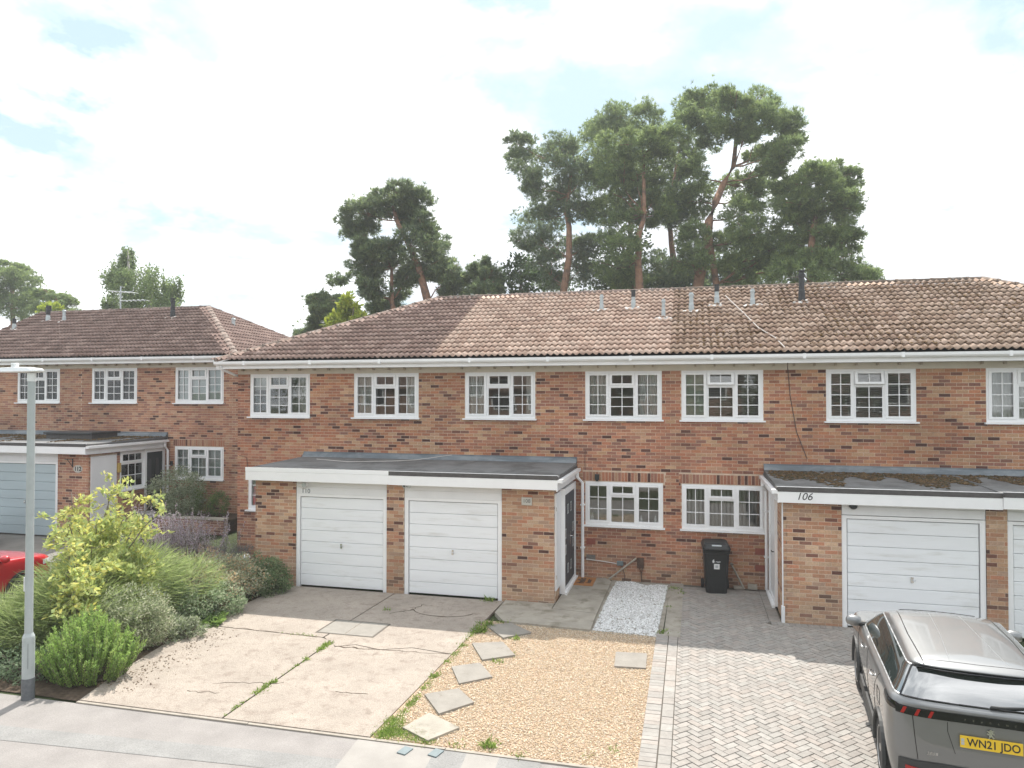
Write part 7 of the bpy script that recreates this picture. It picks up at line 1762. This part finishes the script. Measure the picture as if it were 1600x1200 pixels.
shrub('dark_shrub', 'dense dark green shrub at the corner of the left white garage door', -9.0, 13.95, lambda st, g: [leafy([(-9.0, 13.95, 0.32, 0.42, 0.35, 0.36), (-9.4, 13.9, 0.42, 0.5, 0.4, 0.42), (-8.78, 13.8, .24, .3, .3, .26), (-9.1, 13.5, .25, .45, .35, .3)], 40, 55, 0.05, 0.028, [(0.18, 0.25, 0.12), (0.23, 0.31, 0.15), (0.15, 0.21, 0.10), (0.30, 0.36, 0.2)], .8, (.2, .36), .6, st, (-9.05, 13.9, 0), 0.02)])
shrub('leafy_shrub', 'glossy mid green shrub in front of the low spreading one, at the drive edge', -9.0, 11.7, lambda st, g: [leafy([(-9.15, 11.8, 0.32, 0.55, 0.42, 0.36), (-8.95, 12.2, 0.28, 0.4, 0.35, 0.3), (-9.5, 11.5, .35, .45, .4, .4)], 40, 50, 0.06, 0.03, [(0.27, 0.36, 0.20), (0.36, 0.43, 0.27), (0.21, 0.29, 0.16), (0.44, 0.49, 0.34)], .8, (.2, .36), .6, st, (-9.1, 11.8, 0), 0.02)])
def sage(stems, g0):
    P, D, C = [], [], []
    for k in range(230):
        x, y = -11.75 + rnd.gauss(0, 0.62), 14.3 + rnd.gauss(0, 0.3); h = rnd.uniform(0.75, 1.35); e = Vector((x + rnd.gauss(0, .28), y + rnd.gauss(0, .25), h + 0.1 + gz(x, y)))
        a = Vector((x, y, gz(x, y))); e.z += 0.12; stems.tube([a, a.lerp(e, .5) + Vector((rnd.uniform(-.05, .05), 0, 0)), e], [0.006, 0.005, 0.003], 4)
        n = 34; t = NR.uniform(0.5, 1, n)[:, None]; P.append(np.array(a) + (np.array(e) - np.array(a)) * t); D.append(NR.normal(0, .7, (n, 3)) + np.array([0, 0, .5])); C.append(pick([(0.52, 0.43, 0.52), (0.60, 0.50, 0.58), (0.46, 0.42, 0.46), (0.5, .48, .47)], n, .15))
        n = 16; t = NR.uniform(0.05, .55, n)[:, None]; P.append(np.array(a) + (np.array(e) - np.array(a)) * t); D.append(NR.normal(0, .8, (n, 3)) + np.array([0, 0, .3])); C.append(pick([(0.30, 0.33, 0.26), (0.24, 0.29, 0.2)], n, .15))
    P, D, C = map(np.concatenate, (P, D, C)); n = len(P)
    return [kites(P, D, NR.uniform(.03, .06, n), NR.uniform(.014, .026, n), C)]
shrub('sage_plant', 'pale purple flowering sage with wispy upright stalks below the brick planter', -11.7, 14.3, sage, 'plant')
shrub('grey_plant', 'small grey lavender bush against the corner of the house', -10.25, 14.3, lambda st, g: [leafy([(-10.3, 14.25, .62, .35, .3, .34), (-10.1, 14.5, .55, .25, .25, .35)], 26, 50, .06, .013, [(0.27, 0.27, 0.25), (0.33, 0.32, 0.31), (0.22, 0.23, 0.2)], 1, (.2, .4), .4, st, (-10.25, 14.3, 0), 0.02)], 'plant')
shrub('rounded_bush', 'rounded pale variegated bush in the raised planter under the window', -15.1, 18.35, lambda st, g: [leafy([(-15.1, 18.35, 1.45, 0.80, 0.6, 0.68), (-14.8, 18.3, 1.1, .55, .5, .45)], 110, 60, .05, .03, [(0.44, 0.49, 0.34), (0.52, 0.55, 0.41), (0.32, 0.38, 0.25), (0.25, 0.31, .19)], .8, (.16, .28), .75, st, (-15.0, 18.35, .8))], 'bush', 'bushes in the raised planter')
shrub('green_bush', 'small dark green bush at the right end of the raised planter', -14.05, 18.4, lambda st, g: [leafy([(-14.1, 18.4, 1.15, .42, .4, .42), (-13.75, 18.5, 1.05, .3, .3, .35)], 40, 50, .06, .014, [(0.20, 0.29, 0.11), (0.26, 0.35, 0.13), (0.15, 0.23, 0.09)], 1, (.2, .36), .6, st, (-14.05, 18.4, .7))], 'bush', 'bushes in the raised planter')
def rosette(x, y, n, L, Wd, pal, up=0.35):
    a = NR.uniform(0, 6.283, n); d = np.stack([np.cos(a), np.sin(a), NR.uniform(.05, .9, n) * up * 2], 1); P = np.stack([np.full(n, x), np.full(n, y), np.full(n, 0.02)], 1) + NR.normal(0, .03, (n, 3)) * np.array([1, 1, .1])
    return kites(P, d, NR.uniform(L * .6, L, n), NR.uniform(Wd * .7, Wd, n), pick(pal, n))
shrub('primula_plant', 'bright green leafy rosette plant at the drive edge below the shrubs', -8.85, 11.35, lambda st, g: [rosette(-8.85 + dx, 11.35 + dy, 46, .30, .085, [(0.24, 0.36, 0.10), (0.30, 0.42, 0.13), (0.20, .30, .08)], .5) for dx, dy in ((0, 0), (.2, .25), (-.25, .12), (.05, .45))], 'plant')
shrub('pale_plant', 'low pale silvery plant at the drive edge right of the variegated bush', -8.72, 10.75, lambda st, g: [leafy([(-8.75, 10.7, .16, .28, .25, .2), (-8.6, 10.95, .14, .22, .2, .18), (-8.85, 10.95, .2, .25, .22, .25)], 18, 40, .06, .03, [(0.36, 0.40, 0.27), (0.27, 0.33, 0.18), (0.42, 0.45, 0.34)], .8, (.25, .4), .4, st, (-8.7, 10.8, 0), 0.01)], 'plant')
shrub('ground_cover', 'low grey green ground cover left of the lamp post base', -9.75, 8.75, lambda st, g: [leafy([(-9.75, 8.75, .16, .5, .3, .24), (-10.4, 8.8, .18, .6, .35, .28), (-11.2, 8.9, .2, .7, .4, .3), (-9.4, 9.1, .2, .4, .3, .3)], 34, 40, .05, .03, [(0.17, 0.24, 0.14), (0.23, 0.30, 0.19), (0.14, 0.2, 0.11)], .8, (.25, .4), .4, st, (-9.8, 8.75, 0), 0.01)], 'plant')
# weeds and grass in the joints: nobody could count the blades
def tufts(name, spots, pal, parent=None):
    P, D, L = [], [], []
    for (x, y, r, n, h) in spots:
        q = NR.normal(0, r, (n, 2)); P.append(np.stack([x + q[:, 0], y + q[:, 1], np.full(n, 0.004)], 1)); D.append(np.stack([NR.normal(0, .7, n), NR.normal(0, .7, n), NR.uniform(.4, 1.2, n)], 1)); L.append(NR.uniform(h * .5, h, n))
    P, D, L = map(np.concatenate, (P, D, L)); n = len(P)
    V, F, C = kites(P, D, L, L * 0.16 + 0.004, pick(pal, n, .2)); return put(name, np_mesh(name, V, F, C), M['leaf'], parent, kind='stuff')
GR = [(0.22, 0.33, 0.07), (0.28, 0.40, 0.09), (0.18, 0.27, 0.06), (0.33, 0.40, 0.12)]
sp = []
for k in range(46):
    t = rnd.random(); y = lerp(8.3, 11.2, t ** 0.8); w = 0.6 if 8.9 < y < 9.6 or y > 10.4 else 0.3
    sp.append((-6.05 - 0.02 + rnd.gauss(0, .01), y, 0.025 * w * 1.6, int(26 * w + 5), 0.10 * (w + .3)))
for k in range(16): sp.append((-6.3 - rnd.uniform(0, .9), 11.45 + rnd.gauss(0, .02), 0.03, 14, .05))
tufts('joint_weeds', sp, GR)
sp = []
for k in range(70):
    y = lerp(8.35, 12.9, rnd.random()); sp.append((-3.86 + 0.03 * rnd.random() + 0.06 * (12.9 - y) / 4.5, y, 0.035, int(rnd.uniform(6, 30)), rnd.uniform(.03, .09)))
for k in range(60): 
    a, c = rnd.random(), rnd.random()
    if a + c > 1: a, c = 1 - a, 1 - c
    sp.append((-3.88 + a * 0.75, 8.32 + c * 0.62, 0.05, 30, .06))
for (x, y, n, h) in ((-3.0, 12.2, 40, .1), (-3.05, 11.1, 40, .09), (-2.85, 11.45, 20, .06), (-2.4, 8.42, 90, .12), (-2.0, 8.3, 20, .07), (-3.72, 12.45, 90, .16), (-3.66, 12.75, 60, .14), (-3.45, 13.05, 30, .1), (-2.8, 8.33, 30, .06), (-1.2, 8.5, 30, .05), (-0.9, 8.7, 40, .05)): sp.append((x, y, 0.05, n, h))
tufts('gravel_weeds', sp, GR)
tufts('wall_weeds', [(-4.1, 14.33, .06, 50, .15), (-0.35, 16.2, .08, 60, .1), (-0.2, 15.9, .06, 40, .09), (-0.42, 14.8, .05, 36, .08), (-0.5, 13.2, .05, 70, .09), (-5.9, 13.2, .04, 26, .09), (6.0, 14.22, .1, 60, .12), (-0.12, 11.3, .03, 12, .05), (-1.9, 13.95, .08, 40, .05), (2.8, 14.2, .2, 40, .03)], GR)
# fallen leaves and twigs of the shrubs on the drive edge
pts = [(-8.3 + rnd.gauss(0, .28) - 0.1 * (y - 9), y, 0.026) for y in NR.uniform(8.6, 11.4, 520)]
pts = [p for p in pts if p[0] > -8.45]
stones('dead_leaves', pts, 0.026, 0.008, 0.02, [(0.24, 0.16, 0.10), (0.30, 0.22, 0.15), (0.18, 0.12, 0.08)], M['stone'], 0.25)
pts = [(x, y, 0.026) for x, y in zip(NR.uniform(-8.0, -3.9, 900), NR.uniform(8.4, 14.2, 900)) if math.sin(x * 2.3 + y) + math.sin(y * 3.1 - x) + rnd.gauss(0, .6) > 0.7]
stones('grit', pts, 0.026, 0.004, 0.011, [(0.28, 0.21, 0.16), (0.38, 0.31, 0.25), (0.20, 0.15, 0.11), (0.50, 0.44, 0.38)], M['stone'], 0.4)

# ================================================================ thin scattering air added to lift dark tones like lens veil, ground to treetops
hz = bpy.data.materials.new('veil_volume'); hz.use_nodes = True
hn = hz.node_tree.nodes; hn.remove(hn['Principled BSDF'])
pv = hn.new('ShaderNodeVolumePrincipled')
pv.inputs['Color'].default_value = (0.93, 0.96, 1.0, 1)
pv.inputs['Density'].default_value = 0.0011
pv.inputs['Anisotropy'].default_value = 0.2
hz.node_tree.links.new(pv.outputs[0], hn['Material Output'].inputs['Volume'])
MB().box(-601, 401, -401, 801, -1.2, 25.5).build('veil_volume', hz, kind='stuff')
cy_.volume_bounces = 1
